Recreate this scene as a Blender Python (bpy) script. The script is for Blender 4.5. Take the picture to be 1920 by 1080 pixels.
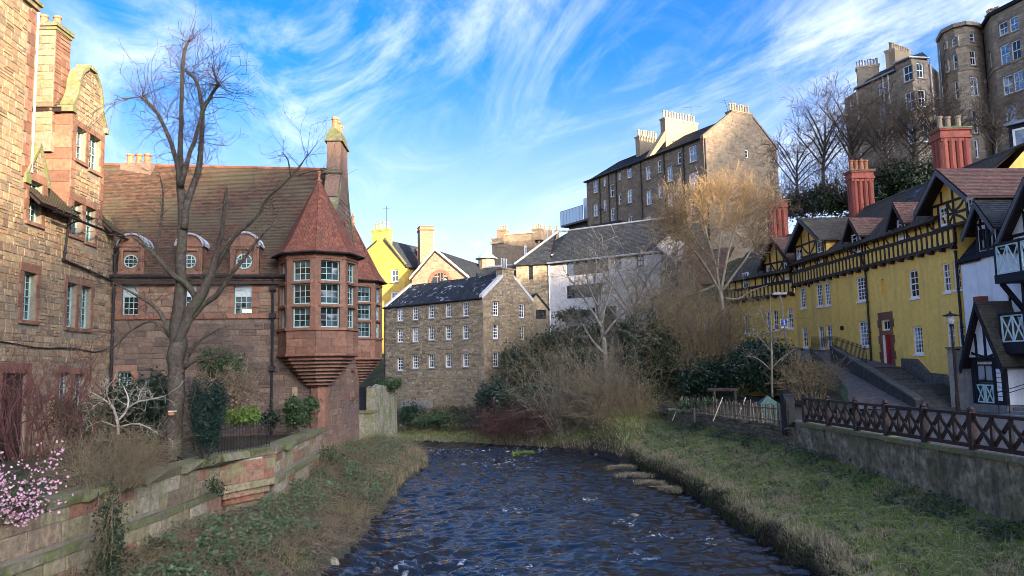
import bpy, bmesh, math, random
import numpy as np
from mathutils import Vector, Matrix, noise as mnoise
for o in list(bpy.data.objects): bpy.data.objects.remove(o)
SC = bpy.context.scene; COL = SC.collection
# ------------------------------------------------------------------ camera
FPX = 1440.0; PITCH = math.atan(150/1440.0); ROLL = math.radians(1.19); CZ = 6.0
CAMP = Vector((0, 0, CZ))
_f = Vector((0, math.cos(PITCH), math.sin(PITCH))); _r0 = Vector((1, 0, 0)); _u0 = Vector((0, -math.sin(PITCH), math.cos(PITCH)))
_r = _r0*math.cos(ROLL) - _u0*math.sin(ROLL); _u = _u0*math.cos(ROLL) + _r0*math.sin(ROLL)
cd = bpy.data.cameras.new('camera'); cam = bpy.data.objects.new('camera', cd); COL.objects.link(cam)
cd.sensor_width = 36; cd.lens = 27.0; cd.clip_start = 0.1; cd.clip_end = 4000
m = Matrix.Identity(4)
for i in range(3): m[i][0] = _r[i]; m[i][1] = _u[i]; m[i][2] = -_f[i]; m[i][3] = CAMP[i]
cam.matrix_world = m; SC.camera = cam
# ------------------------------------------------------------------ light
SUN_EL = 13.0; SUN_AZ = 35.0      # degrees; azimuth turns from straight behind the camera towards the right
SUNV = Vector((math.sin(math.radians(SUN_AZ))*math.cos(math.radians(SUN_EL)), -math.cos(math.radians(SUN_AZ))*math.cos(math.radians(SUN_EL)), math.sin(math.radians(SUN_EL))))
sl = bpy.data.lights.new('sun', 'SUN'); sl.energy = 2.2; sl.angle = math.radians(0.6); sl.color = (1.0, 0.80, 0.55)
so = bpy.data.objects.new('sun', sl); COL.objects.link(so); so.rotation_euler = SUNV.to_track_quat('Z', 'Y').to_euler()
SC.view_settings.view_transform = 'Standard'; SC.view_settings.look = 'None'
SC.view_settings.exposure = 3.2; SC.view_settings.gamma = 1.0; SC.view_settings.use_curve_mapping = False
SC.render.engine = 'CYCLES'; SC.cycles.filter_width = 0.9
W = bpy.data.worlds.new('World'); SC.world = W; W.use_nodes = True
def world():
    nt = W.node_tree; N = nt.nodes; L = nt.links; N.clear()
    out = N.new('ShaderNodeOutputWorld'); bg = N.new('ShaderNodeBackground'); bg.inputs[1].default_value = 0.15
    sky = N.new('ShaderNodeTexSky'); sky.sky_type = 'NISHITA'; sky.sun_disc = False
    sky.sun_elevation = math.radians(SUN_EL); sky.sun_rotation = math.radians(180 - SUN_AZ); sky.air_density = 0.4; sky.dust_density = 6.0; sky.ozone_density = 3.0; sky.altitude = 0.0
    def mth(op, a, b=None, c=None, clamp=False):
        n = N.new('ShaderNodeMath'); n.operation = op; n.use_clamp = clamp
        for i, x in enumerate((a, b, c)):
            if x is None: continue
            if isinstance(x, (int, float)): n.inputs[i].default_value = x
            else: L.new(x, n.inputs[i])
        return n.outputs[0]
    tc = N.new('ShaderNodeTexCoord'); sp = N.new('ShaderNodeSeparateXYZ'); L.new(tc.outputs['Generated'], sp.inputs[0])
    X, Y, Z = sp.outputs
    zz = mth('ADD', mth('MAXIMUM', Z, 0.0), 0.10)
    px = mth('DIVIDE', X, zz); py = mth('DIVIDE', Y, zz)
    def nz(ax, ay, bx, by, off, detail, rough, dist=0.0):
        c = N.new('ShaderNodeCombineXYZ')
        L.new(mth('ADD', mth('MULTIPLY', px, ax), mth('MULTIPLY', py, ay)), c.inputs[0]); L.new(mth('ADD', mth('MULTIPLY', px, bx), mth('MULTIPLY', py, by)), c.inputs[1]); c.inputs[2].default_value = off
        n = N.new('ShaderNodeTexNoise'); n.inputs['Scale'].default_value = 1.0; n.inputs['Detail'].default_value = detail; n.inputs['Roughness'].default_value = rough; n.inputs['Distortion'].default_value = dist
        L.new(c.outputs[0], n.inputs['Vector']); return n.outputs[0]
    def ramp(x, a, b):
        n = N.new('ShaderNodeMapRange'); n.interpolation_type = 'SMOOTHSTEP'; L.new(x, n.inputs[0]); n.inputs[1].default_value = a; n.inputs[2].default_value = b; return n.outputs[0]
    big = nz(.50, .12, -.05, .34, 3.7, 3, .5, .4)
    wisp = nz(1.7, .75, -.42, .75, 8.1, 10, .64, 1.7)
    wisp2 = nz(3.4, -1.6, .5, .8, 1.3, 10, .68, 1.4)
    cover = ramp(big, .38, .66)
    w = mth('ADD', mth('MULTIPLY', ramp(wisp, .40, .78), .74), mth('MULTIPLY', ramp(wisp2, .46, .84), .22))
    cl = mth('MULTIPLY', mth('MULTIPLY', w, cover), .9, clamp=True)
    hor = mth('MULTIPLY', ramp(Z, .40, .02), .60)
    hs = N.new('ShaderNodeHueSaturation'); hs.inputs['Saturation'].default_value = SKYSAT; hs.inputs['Value'].default_value = .54; L.new(sky.outputs[0], hs.inputs['Color'])
    mx = N.new('ShaderNodeMix'); mx.data_type = 'RGBA'; L.new(cl, mx.inputs[0]); L.new(hs.outputs[0], mx.inputs[6]); mx.inputs[7].default_value = CLOUD
    m2 = N.new('ShaderNodeMix'); m2.data_type = 'RGBA'; L.new(hor, m2.inputs[0]); L.new(mx.outputs[2], m2.inputs[6]); m2.inputs[7].default_value = VEIL
    L.new(m2.outputs[2], bg.inputs[0]); L.new(bg.outputs[0], out.inputs[0])
SKYSAT = 1.3; CLOUD = (1.40, 1.42, 1.45, 1); VEIL = (1.35, 1.36, 1.36, 1)
world()
# ------------------------------------------------------------------ pixel helpers (photo pixels -> world)
def ray(u, v): return _f + _r*((u-960)/FPX) + _u*((540-v)/FPX)
def at(u, v, Y):
    d = ray(u, v); return CAMP + d*(Y/d.y)
def onz(u, v, z):
    d = ray(u, v); return CAMP + d*((z-CZ)/d.z)
def proj(p):
    q = Vector(p) - CAMP; w = q.dot(_f)
    if w < .1: return None
    return 960 + FPX*q.dot(_r)/w, 540 - FPX*q.dot(_u)/w, w
def xz(u, Y, v=640):
    p = at(u, v, Y); return (p.x, Y)
rng = random.Random(7)
# ------------------------------------------------------------------ objects
def new(name, data, parent=None, mw=None):
    o = bpy.data.objects.new(name, data); COL.objects.link(o)
    if parent is not None: o.parent = parent
    if mw is not None: o.matrix_local = mw
    return o
def tag(o, label=None, cat=None, group=None, kind=None):
    if label: o['label'] = label
    if cat: o['category'] = cat
    if group: o['group'] = group
    if kind: o['kind'] = kind
    return o
def thing(name, label, cat, loc, group=None):
    o = new(name, None); o.location = loc; o.empty_display_size = .3
    return tag(o, label, cat, group)
def org(o):
    v = Vector((0, 0, 0))
    while o is not None: v += o.location; o = o.parent
    return v
class MB:
    def __init__(s): s.v = []; s.f = []; s.m = []; s.mi = 0
    def poly(s, pts):
        i = len(s.v); s.v += [tuple(p) for p in pts]; s.f.append(tuple(range(i, i+len(pts)))); s.m.append(s.mi)
    def faces(s, pts, fs):
        i = len(s.v); s.v += [tuple(p) for p in pts]
        for f in fs: s.f.append(tuple(i+k for k in f)); s.m.append(s.mi)
    def box8(s, p): s.faces(p, ((0,3,2,1),(4,5,6,7),(0,1,5,4),(1,2,6,5),(2,3,7,6),(3,0,4,7)))
    def box(s, x0, x1, y0, y1, z0, z1):
        s.box8([(x0,y0,z0),(x1,y0,z0),(x1,y1,z0),(x0,y1,z0),(x0,y0,z1),(x1,y0,z1),(x1,y1,z1),(x0,y1,z1)])
    def fbox(s, fr, s0, s1, d0, d1, h0, h1):
        P = fr.pt; s.box8([P(s0,h0,d1),P(s1,h0,d1),P(s1,h0,d0),P(s0,h0,d0),P(s0,h1,d1),P(s1,h1,d1),P(s1,h1,d0),P(s0,h1,d0)])
    def prism(s, fr, pts, d0, d1):     # pts: (s,h) outline, extruded from depth d0 (back) to d1 (front)
        n = len(pts); i = len(s.v)
        s.v += [tuple(fr.pt(a, b, d1)) for a, b in pts] + [tuple(fr.pt(a, b, d0)) for a, b in pts]
        s.f.append(tuple(range(i, i+n))); s.f.append(tuple(range(i+2*n-1, i+n-1, -1))); s.m += [s.mi]*2
        for k in range(n):
            l = (k+1) % n; s.f.append((i+k, i+n+k, i+n+l, i+l)); s.m.append(s.mi)
    def bar(s, p, q, w, t=None, up=(0,0,1)):
        p = Vector(p); q = Vector(q); t = t or w; a = (q-p).normalized(); u = Vector(up)
        x = a.cross(u)
        if x.length < 1e-4: x = a.cross(Vector((0,1,0)))
        x.normalize(); z = x.cross(a); x *= w/2; z *= t/2
        s.box8([p-x-z, p+x-z, q+x-z, q-x-z, p-x+z, p+x+z, q+x+z, q-x+z])
    def tube(s, pts, r, n=5, cap=True):
        pts = [Vector(p) for p in pts]; k = len(pts); i0 = len(s.v)
        if isinstance(r, (int, float)): r = [r]*k
        px = None
        for i in range(k):
            a = pts[min(i+1, k-1)] - pts[max(i-1, 0)]
            if a.length < 1e-6: a = Vector((0,0,1))
            a.normalize()
            x = px - a*px.dot(a) if px is not None else a.cross(Vector((.31,.27,.91)))
            if x.length < 1e-5: x = a.cross(Vector((1,.1,0)))
            x.normalize(); px = x; y = a.cross(x)
            for j in range(n):
                t = 2*math.pi*j/n; s.v.append(tuple(pts[i] + (x*math.cos(t) + y*math.sin(t))*r[i]))
        for i in range(k-1):
            for j in range(n):
                l = (j+1) % n; s.f.append((i0+i*n+j, i0+i*n+l, i0+(i+1)*n+l, i0+(i+1)*n+j)); s.m.append(s.mi)
        if cap and n > 3:
            s.f.append(tuple(i0+(k-1)*n+j for j in range(n))); s.m.append(s.mi)
            s.f.append(tuple(i0+n-1-j for j in range(n))); s.m.append(s.mi)
    def lathe(s, c, prof, n=12, ang0=0.0, cap=True):
        i0 = len(s.v); k = len(prof)
        for r, z in prof:
            for j in range(n):
                t = ang0 + 2*math.pi*j/n; s.v.append((c[0]+r*math.cos(t), c[1]+r*math.sin(t), c[2]+z))
        for i in range(k-1):
            for j in range(n):
                l = (j+1) % n; s.f.append((i0+i*n+j, i0+i*n+l, i0+(i+1)*n+l, i0+(i+1)*n+j)); s.m.append(s.mi)
        if cap:
            s.f.append(tuple(i0+(k-1)*n+j for j in range(n))); s.m.append(s.mi); s.f.append(tuple(i0+n-1-j for j in range(n))); s.m.append(s.mi)
    def build(s, name, mat, parent=None, smooth=False, kind=None):
        o0 = org(parent); me = bpy.data.meshes.new(name)
        v = np.array(s.v, dtype=np.float64).reshape(-1, 3) - np.array(o0)
        me.from_pydata(v.tolist(), [], s.f)
        for mm in (mat if isinstance(mat, (list, tuple)) else [mat]): me.materials.append(mm)
        if any(s.m): me.polygons.foreach_set('material_index', s.m)
        if smooth: me.polygons.foreach_set('use_smooth', [True]*len(me.polygons))
        me.update()
        o = new(name, me, parent)
        if kind: o['kind'] = kind
        return o
def mesh_np(name, mat, verts, quads, parent=None, kind=None, smooth=False):
    me = bpy.data.meshes.new(name); verts = np.asarray(verts, np.float32); quads = np.asarray(quads, np.int32); k = quads.shape[1]
    verts = verts - np.array(org(parent), np.float32)
    me.vertices.add(len(verts)); me.vertices.foreach_set('co', verts.ravel())
    me.loops.add(quads.size); me.loops.foreach_set('vertex_index', quads.ravel())
    me.polygons.add(len(quads)); me.polygons.foreach_set('loop_start', np.arange(0, quads.size, k, dtype=np.int32))
    try: me.polygons.foreach_set('loop_total', np.full(len(quads), k, np.int32))
    except Exception: pass
    me.materials.append(mat)
    if smooth: me.polygons.foreach_set('use_smooth', [True]*len(quads))
    me.update(calc_edges=True); me.validate()
    o = new(name, me, parent)
    if kind: o['kind'] = kind
    return o
# ------------------------------------------------------------------ facade frame
class Fr:
    def __init__(s, A, B):
        s.A = Vector((A[0], A[1], 0)); s.B = Vector((B[0], B[1], 0)); s.L = (s.B-s.A).length
        s.ex = (s.B-s.A)/s.L; s.n = Vector((s.ex.y, -s.ex.x, 0)); s.ez = Vector((0,0,1))
    def pt(s, a, h, d=0.0): return s.A + s.ex*a + s.n*d + Vector((0,0,h))
    def pix(s, u, v, d=0.0):
        r = ray(u, v); t = ((s.A + s.n*d) - CAMP).dot(s.n)/r.dot(s.n); p = CAMP + r*t
        return (p-s.A).dot(s.ex), p.z
    def rect(s, u0, v0, u1, v1, d=0.0):
        um = (u0+u1)/2; vm = (v0+v1)/2
        return s.pix(u0, vm, d)[0], s.pix(u1, vm, d)[0], s.pix(um, v1, d)[1], s.pix(um, v0, d)[1]
    def mat(s, a, h, d, w, hh, dd):    # matrix placing a unit block (x: along, y: outward, z: up)
        M = Matrix.Identity(4); p = s.pt(a, h, d)
        for i in range(3): M[i][0] = s.ex[i]*w; M[i][1] = s.n[i]*dd; M[i][2] = s.ez[i]*hh; M[i][3] = p[i]
        return M
    def off(s, d): return Fr(s.A + s.n*d, s.B + s.n*d)
    def back(s, depth, right=True):    # frame of the return wall at the right (or left) end
        return Fr(s.B, s.B - s.n*depth) if right else Fr(s.A - s.n*depth, s.A)
# ------------------------------------------------------------------ procedural materials
def M(name, pal, rough=.85, mott=.3, ms=7.0, stain=None, streak=None, moss=None, bump=.25, bs=30.0, metal=0.0, spec=.3, isl=True, wave=None, transl=0.0, var=0.0, steep=None):
    """pal: one colour or a list picked per piece; stain=(colour, amount, scale, lo, hi); streak=(colour, amount); moss=(colour, amount) on upward faces"""
    mt = bpy.data.materials.new(name); mt.use_nodes = True; nt = mt.node_tree; N = nt.nodes; L = nt.links; N.clear()
    out = N.new('ShaderNodeOutputMaterial'); bs_ = N.new('ShaderNodeBsdfPrincipled'); L.new(bs_.outputs[0], out.inputs[0])
    bs_.inputs['Roughness'].default_value = rough; bs_.inputs['Metallic'].default_value = metal; bs_.inputs['Specular IOR Level'].default_value = spec
    geo = N.new('ShaderNodeNewGeometry'); pos = geo.outputs['Position']
    def mth(op, a, b=None, clamp=False):
        n = N.new('ShaderNodeMath'); n.operation = op; n.use_clamp = clamp
        for i, x in enumerate((a, b)):
            if x is None: continue
            if isinstance(x, (int, float)): n.inputs[i].default_value = x
            else: L.new(x, n.inputs[i])
        return n.outputs[0]
    def noise(scale, detail=5, rough=.6, vec=None, sc=None, off=0.0):
        v = vec or pos
        if sc or off:
            mp = N.new('ShaderNodeMapping'); L.new(v, mp.inputs[0]); mp.inputs['Scale'].default_value = sc or (1,1,1); mp.inputs['Location'].default_value = (off, off*1.7, off*.6); v = mp.outputs[0]
        n = N.new('ShaderNodeTexNoise'); n.inputs['Scale'].default_value = scale; n.inputs['Detail'].default_value = detail; n.inputs['Roughness'].default_value = rough; L.new(v, n.inputs['Vector']); return n.outputs[0]
    def sstep(x, a, b, c=0.0, d=1.0):
        n = N.new('ShaderNodeMapRange'); n.interpolation_type = 'SMOOTHSTEP'; L.new(x, n.inputs[0]); n.inputs[1].default_value = a; n.inputs[2].default_value = b; n.inputs[3].default_value = c; n.inputs[4].default_value = d; return n.outputs[0]
    def mix(f, a, b, bt='MIX'):
        n = N.new('ShaderNodeMix'); n.data_type = 'RGBA'; n.blend_type = bt
        for i, x in ((0, f), (6, a), (7, b)):
            if isinstance(x, (int, float)): n.inputs[i].default_value = x
            elif isinstance(x, tuple): n.inputs[i].default_value = (x[0], x[1], x[2], 1)
            else: L.new(x, n.inputs[i])
        return n.outputs[2]
    if isinstance(pal, list):
        oi = N.new('ShaderNodeObjectInfo')
        rnd = mth('FRACT', mth('ADD', geo.outputs['Random Per Island'], oi.outputs['Random'])) if isl else noise(ms*.35, 3, .6, off=5.0)
        cr = N.new('ShaderNodeValToRGB'); L.new(rnd, cr.inputs[0]); e = cr.color_ramp.elements; n = len(pal)
        while len(e) < n: e.new(.5)
        for i, c in enumerate(pal): e[i].position = (i/(n-1)) if isl else .25+.5*i/(n-1); e[i].color = (c[0], c[1], c[2], 1)
        col = cr.outputs[0]
    else:
        col = mix(0.0, (pal[0], pal[1], pal[2]), (0,0,0))
    nz = noise(ms, 6, .65)
    if mott: 
        g = sstep(nz, .25, .75, 1-mott, 1+mott*.6)
        cc = N.new('ShaderNodeCombineColor'); [L.new(g, cc.inputs[i]) for i in range(3)]
        col = mix(1.0, col, cc.outputs[0], 'MULTIPLY')
    if stain:
        c, am, sc, lo, hi = stain; col = mix(mth('MULTIPLY', sstep(noise(sc, 6, .65, off=11.0), lo, hi), am), col, c)
    if streak:
        c, am = streak; col = mix(mth('MULTIPLY', sstep(noise(1.0, 5, .6, sc=(2.6, 2.6, .22), off=3.0), .48, .72), am), col, c)
    if moss:
        c, am = moss; sx = N.new('ShaderNodeSeparateXYZ'); L.new(geo.outputs['Normal'], sx.inputs[0])
        up = sstep(sx.outputs[2], .25, .8); col = mix(mth('MULTIPLY', mth('MULTIPLY', up, sstep(noise(2.2, 5, .65, off=21.0), .38, .6)), am), col, c)
    if steep:
        sx = N.new('ShaderNodeSeparateXYZ'); L.new(geo.outputs['True Normal'], sx.inputs[0]); col = mix(sstep(sx.outputs[2], .9, .62), col, steep)
    L.new(col, bs_.inputs['Base Color'])
    if bump:
        b = N.new('ShaderNodeBump'); b.inputs['Strength'].default_value = bump; b.inputs['Distance'].default_value = .03
        L.new(noise(bs, 5, .65), b.inputs['Height']); L.new(b.outputs[0], bs_.inputs['Normal'])
    if transl:
        tr = N.new('ShaderNodeBsdfTranslucent'); L.new(col, tr.inputs[0]); mx = N.new('ShaderNodeMixShader'); mx.inputs[0].default_value = transl
        L.new(bs_.outputs[0], mx.inputs[1]); L.new(tr.outputs[0], mx.inputs[2]); L.new(mx.outputs[0], out.inputs[0])
    return mt
def glass(name, base=(.012,.016,.018), rough=.04, ior=1.5, spec=.5, wob=.06, pal=None):
    mt = bpy.data.materials.new(name); mt.use_nodes = True; nt = mt.node_tree; N = nt.nodes; L = nt.links
    b = N['Principled BSDF']; b.inputs['Base Color'].default_value = (*base, 1); b.inputs['Roughness'].default_value = rough; b.inputs['IOR'].default_value = ior; b.inputs['Specular IOR Level'].default_value = spec
    g = N.new('ShaderNodeNewGeometry'); oi = N.new('ShaderNodeObjectInfo')
    ad = N.new('ShaderNodeVectorMath'); ad.operation = 'MULTIPLY_ADD'; L.new(oi.outputs['Random'], ad.inputs[0]); ad.inputs[1].default_value = (40, 17, 29); L.new(g.outputs['Position'], ad.inputs[2])
    n = N.new('ShaderNodeTexNoise'); n.inputs['Scale'].default_value = 1.6; n.inputs['Detail'].default_value = 2; L.new(ad.outputs[0], n.inputs['Vector'])
    bu = N.new('ShaderNodeBump'); bu.inputs['Strength'].default_value = wob*4; bu.inputs['Distance'].default_value = .12; L.new(n.outputs[0], bu.inputs['Height']); L.new(bu.outputs[0], b.inputs['Normal'])
    if pal:
        cr = N.new('ShaderNodeValToRGB'); e = cr.color_ramp.elements
        n2 = N.new('ShaderNodeTexNoise'); n2.inputs['Scale'].default_value = 1.1; L.new(ad.outputs[0], n2.inputs['Vector']); L.new(n2.outputs[0], cr.inputs[0])
        e[0].position = .42; e[1].position = .58; e[0].color = (*pal[0], 1); e[1].color = (*pal[1], 1); L.new(cr.outputs[0], b.inputs['Base Color'])
    return mt
RED = [(.225,.112,.07),(.185,.085,.055),(.26,.14,.088),(.205,.105,.065),(.15,.075,.05),(.25,.145,.095)]
MT = {}
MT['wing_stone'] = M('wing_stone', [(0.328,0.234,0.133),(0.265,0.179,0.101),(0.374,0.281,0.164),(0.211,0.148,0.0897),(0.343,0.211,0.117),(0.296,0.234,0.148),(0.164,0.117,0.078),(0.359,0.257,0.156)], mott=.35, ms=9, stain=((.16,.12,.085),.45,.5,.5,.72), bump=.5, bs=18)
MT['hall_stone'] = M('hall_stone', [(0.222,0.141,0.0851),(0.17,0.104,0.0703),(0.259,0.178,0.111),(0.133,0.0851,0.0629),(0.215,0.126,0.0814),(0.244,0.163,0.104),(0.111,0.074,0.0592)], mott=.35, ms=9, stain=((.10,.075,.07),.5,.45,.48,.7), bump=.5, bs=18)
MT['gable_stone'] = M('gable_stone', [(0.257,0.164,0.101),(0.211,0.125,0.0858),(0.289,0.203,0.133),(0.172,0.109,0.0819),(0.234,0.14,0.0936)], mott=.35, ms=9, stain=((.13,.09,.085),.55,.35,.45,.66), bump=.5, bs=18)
MT['mortar'] = M('mortar', (0.225,0.188,0.135), mott=.3, ms=5)
MT['mortar_dark'] = M('mortar_dark', (0.15,0.116,0.0863), mott=.4, ms=3, stain=((.55,.50,.45),.9,.9,.60,.68))
MT['hall_low'] = M('hall_stone_soot_shade', [(0.14,0.091,0.0665),(0.108,0.07,0.056),(0.168,0.115,0.0805),(0.084,0.0595,0.049),(0.189,0.133,0.091),(0.07,0.049,0.042)], mott=.35, ms=9, stain=((.07,.055,.055),.6,.4,.46,.68), bump=.5, bs=18)  # sooty lower wall stones; also the painted shade in the corbel grooves
MT['red'] = M('red_sandstone', RED, mott=.32, ms=5, stain=((.11,.07,.055),.55,.7,.5,.68), streak=((.16,.075,.05),.45), bump=.25, bs=25)
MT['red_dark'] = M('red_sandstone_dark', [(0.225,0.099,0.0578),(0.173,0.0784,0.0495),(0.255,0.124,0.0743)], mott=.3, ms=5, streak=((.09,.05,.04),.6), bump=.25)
MT['cope'] = M('mossy_coping', [(.20,.17,.11),(.15,.135,.085),(.25,.22,.14)], mott=.5, ms=6, stain=((.13,.15,.045),.8,1.4,.42,.6), bump=.5, bs=14)
MT['tile'] = M('plain_tile', [(0.1,0.056,0.036),(0.076,0.044,0.032),(0.12,0.064,0.036),(0.06,0.0384,0.0288),(0.096,0.064,0.04),(0.136,0.064,0.036)], mott=.4, ms=4, stain=((.085,.075,.045),.75,.3,.44,.6), bump=.3)
MT['tile_red'] = M('plain_tile_red', [(0.212,0.0723,0.0425),(0.162,0.0595,0.0382),(0.246,0.0892,0.051),(0.128,0.051,0.0357),(0.196,0.0765,0.0467)], mott=.3, ms=4, stain=((.11,.06,.04),.45,.9,.5,.68), bump=.3)
MT['tile_old'] = M('stone_tile_mossy', [(.085,.075,.06),(.06,.055,.05),(.11,.085,.065),(.075,.07,.05),(.10,.06,.045)], mott=.4, ms=4, stain=((.10,.10,.05),.6,.6,.48,.66), bump=.4)
MT['tile_plum'] = M('clay_tile_plum', [(.16,.075,.055),(.12,.06,.05),(.19,.10,.075),(.10,.06,.05),(.15,.085,.07)], mott=.35, ms=4, stain=((.11,.10,.05),.5,.8,.5,.7), bump=.4)
MT['slate'] = M('slate', [(.03,.034,.042),(.022,.026,.032),(.04,.045,.052),(.027,.031,.038)], rough=.8, mott=.4, ms=2, bump=.3, spec=.12)
MT['slate_mill'] = M('slate_lichen', [(.03,.034,.042),(.022,.026,.032),(.04,.045,.052),(.027,.031,.038)], rough=.8, mott=.35, ms=2, bump=.3, spec=.12, stain=((.42,.45,.48),.85,1.6,.58,.66))
MT['lead'] = M('lead', (.28,.30,.33), rough=.45, mott=.3, ms=3, metal=.4)
MT['black'] = M('black_iron', (.018,.017,.018), rough=.7, mott=.2, bump=.1)
MT['timber'] = M('dark_timber', [(.032,.018,.014),(.024,.014,.012),(.04,.022,.016)], rough=.6, mott=.3, ms=8, bump=.25)
MT['timber_black'] = M('black_timber', (.012,.014,.02), rough=.75, mott=.3, ms=6, bump=.2)
MT['barge'] = M('grey_bargeboard', (.075,.075,.088), rough=.5, mott=.25, ms=6, bump=.1)
MT['ochre'] = M('ochre_harling', (.93,.58,.135), rough=.9, mott=.12, ms=3, stain=((.66,.44,.13),.5,.35,.5,.75), streak=((.52,.36,.13),.5), bump=.35, bs=45)
MT['ochre_far'] = M('ochre_far_render', (0.533,0.342,0.072), rough=.9, mott=.15, ms=2, stain=((.55,.38,.12),.5,.4,.45,.7), bump=.25)
MT['white_render'] = M('white_render', (.84,.83,.82), rough=.9, mott=.1, ms=2, stain=((.52,.52,.54),.6,.5,.48,.75), streak=((.42,.42,.42),.35), bump=.35, bs=40)
MT['grey_render'] = M('grey_white_render', (0.532,0.503,0.475), rough=.9, mott=.12, ms=2, stain=((.45,.41,.37),.6,.3,.42,.68), streak=((.32,.29,.26),.35), bump=.2)
MT['white'] = M('white_paint', (.84,.83,.80), rough=.5, mott=.06, bump=0)
MT['sage'] = M('sage_paint', (.30,.44,.40), rough=.5, mott=.12, ms=8, bump=0)
MT['palesage'] = M('pale_green_paint', (.50,.68,.66), rough=.5, mott=.12, ms=8, bump=.1)
MT['redpaint'] = M('red_paint', (.36,.016,.022), rough=.4, mott=.12, ms=5, bump=0)
MT['greenpaint'] = M('dark_green_paint', (.03,.055,.045), rough=.5, mott=.2, bump=.1)
MT['pot'] = M('clay_pot', [(0.357,0.145,0.068),(0.425,0.187,0.0935),(0.306,0.119,0.0595)], rough=.8, mott=.25, ms=6)
MT['potbuff'] = M('buff_pot', [(0.34,0.264,0.162),(0.281,0.212,0.128),(0.391,0.315,0.204)], rough=.8, mott=.25, ms=6)
MT['redbrick'] = M('red_terracotta', [(.33,.085,.055),(.27,.07,.045),(.38,.11,.07)], rough=.8, mott=.25, ms=5, streak=((.12,.045,.035),.5), bump=.3)
MT['mill'] = M('mill_stone', [(0.336,0.256,0.152),(0.264,0.196,0.116),(0.4,0.32,0.208),(0.216,0.16,0.1),(0.304,0.216,0.128),(0.368,0.28,0.168),(0.16,0.12,0.084)], mott=.35, ms=4, stain=((.18,.145,.10),.45,.22,.5,.7), bump=.5, bs=10)
MT['mortar_mill'] = M('mortar_mill', (0.27,0.217,0.143), mott=.4, ms=3)
MT['tenement'] = M('tenement_stone', [(0.242,0.183,0.121),(0.203,0.152,0.101),(0.273,0.215,0.144),(0.168,0.129,0.0897),(0.226,0.164,0.109),(0.257,0.195,0.129)], mott=.3, ms=2, stain=((.13,.10,.075),.65,.13,.46,.68), bump=.4, bs=8)
MT['mortar_ten'] = M('mortar_tenement', (.24,.19,.135), mott=.3, ms=2)
MT['tenement_grey'] = M('tenement_grey_stone', [(.36,.285,.20),(.30,.24,.17),(.41,.33,.235),(.24,.195,.14),(.33,.26,.18)], mott=.3, ms=2, stain=((.12,.10,.085),.6,.14,.45,.66), bump=.4, bs=8)
MT['roughcast'] = M('roughcast', [(.38,.34,.25),(.28,.25,.18),(.45,.41,.31)], isl=False, mott=.55, ms=6, stain=((.15,.16,.06),.9,.7,.46,.6), streak=((.17,.16,.09),.6), bump=1.0, bs=9)
MT['retain'] = M('retaining_wall', [(.24,.205,.13),(.17,.15,.10),(.34,.29,.19),(.08,.075,.06)], isl=False, mott=.6, ms=4.5, stain=((.10,.10,.04),.7,.6,.46,.62), streak=((.045,.042,.035),.7), bump=1.0, bs=7)
MT['cement'] = M('cement_wall', [(.27,.255,.225),(.22,.21,.185)], isl=False, mott=.3, ms=3, streak=((.10,.10,.09),.6), bump=.3)
MT['garden_block'] = M('garden_wall_block', [(0.306,0.255,0.162),(0.281,0.128,0.0765),(0.391,0.34,0.246),(0.289,0.238,0.128),(0.187,0.145,0.0935),(0.289,0.111,0.0638),(0.34,0.297,0.196),(0.255,0.145,0.0935)], mott=.45, ms=6, stain=((.20,.21,.09),.6,.9,.52,.64), streak=((.12,.11,.08),.55), bump=.6, bs=16)
MT['lowwall'] = M('low_rubble', [(.17,.14,.10),(.12,.10,.075),(.21,.18,.12),(.15,.15,.085)], mott=.4, ms=6, moss=((.10,.12,.03),.8), bump=.5)
MT['asphalt'] = M('asphalt', (.07,.068,.07), rough=.85, mott=.3, ms=4, bump=.4, bs=60)
MT['setts'] = M('setts', [(.13,.115,.11),(.10,.09,.088),(.16,.14,.13),(.12,.10,.095)], rough=.75, mott=.3, ms=5, bump=.4)
MT['step'] = M('stone_step', [(.115,.105,.09),(.085,.08,.072),(.14,.13,.11)], rough=.8, mott=.4, ms=4, bump=.4)
MT['darkwall'] = M('dark_ramp_wall', [(.06,.058,.05),(.085,.08,.068),(.05,.05,.042)], isl=False, mott=.4, ms=4, bump=.6, bs=14)
MT['bark'] = M('bark', [(.105,.082,.06),(.072,.058,.044),(.14,.11,.08)], isl=False, rough=.9, mott=.55, ms=11, streak=((.035,.028,.022),.85), stain=((.085,.09,.045),.5,1.2,.5,.65), bump=1.0, bs=16)
MT['twig'] = M('twig_bark', [(.09,.065,.045),(.07,.052,.038),(.115,.085,.055)], rough=.8, mott=.2, bump=0)
MT['twig_red'] = M('red_twig', [(.12,.045,.035),(.09,.035,.03),(.15,.06,.045)], rough=.7, mott=.2, bump=0)
MT['twig_gold'] = M('golden_twig', [(.30,.20,.10),(.24,.16,.085),(.36,.25,.13),(.20,.14,.08)], rough=.8, mott=.2, bump=0)
MT['twig_brown'] = M('brown_twig', [(.21,.155,.085),(.16,.12,.065),(.27,.20,.115)], rough=.8, mott=.2, bump=0)
MT['twig_pale'] = M('pale_twig', [(.46,.40,.32),(.36,.31,.25),(.55,.48,.38)], rough=.8, mott=.3, bump=0)
MT['twig_grey'] = M('grey_twig', [(.20,.175,.125),(.155,.135,.095),(.26,.225,.165)], rough=.8, mott=.2, bump=0)
MT['twig_plum'] = M('plum_twig', [(.13,.06,.055),(.10,.05,.045),(.17,.085,.07)], rough=.8, mott=.2, bump=0)
MT['birch'] = M('silver_bark', [(.30,.27,.22),(.22,.19,.155),(.38,.34,.28)], isl=False, rough=.85, mott=.45, ms=6, bump=.4)
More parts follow.
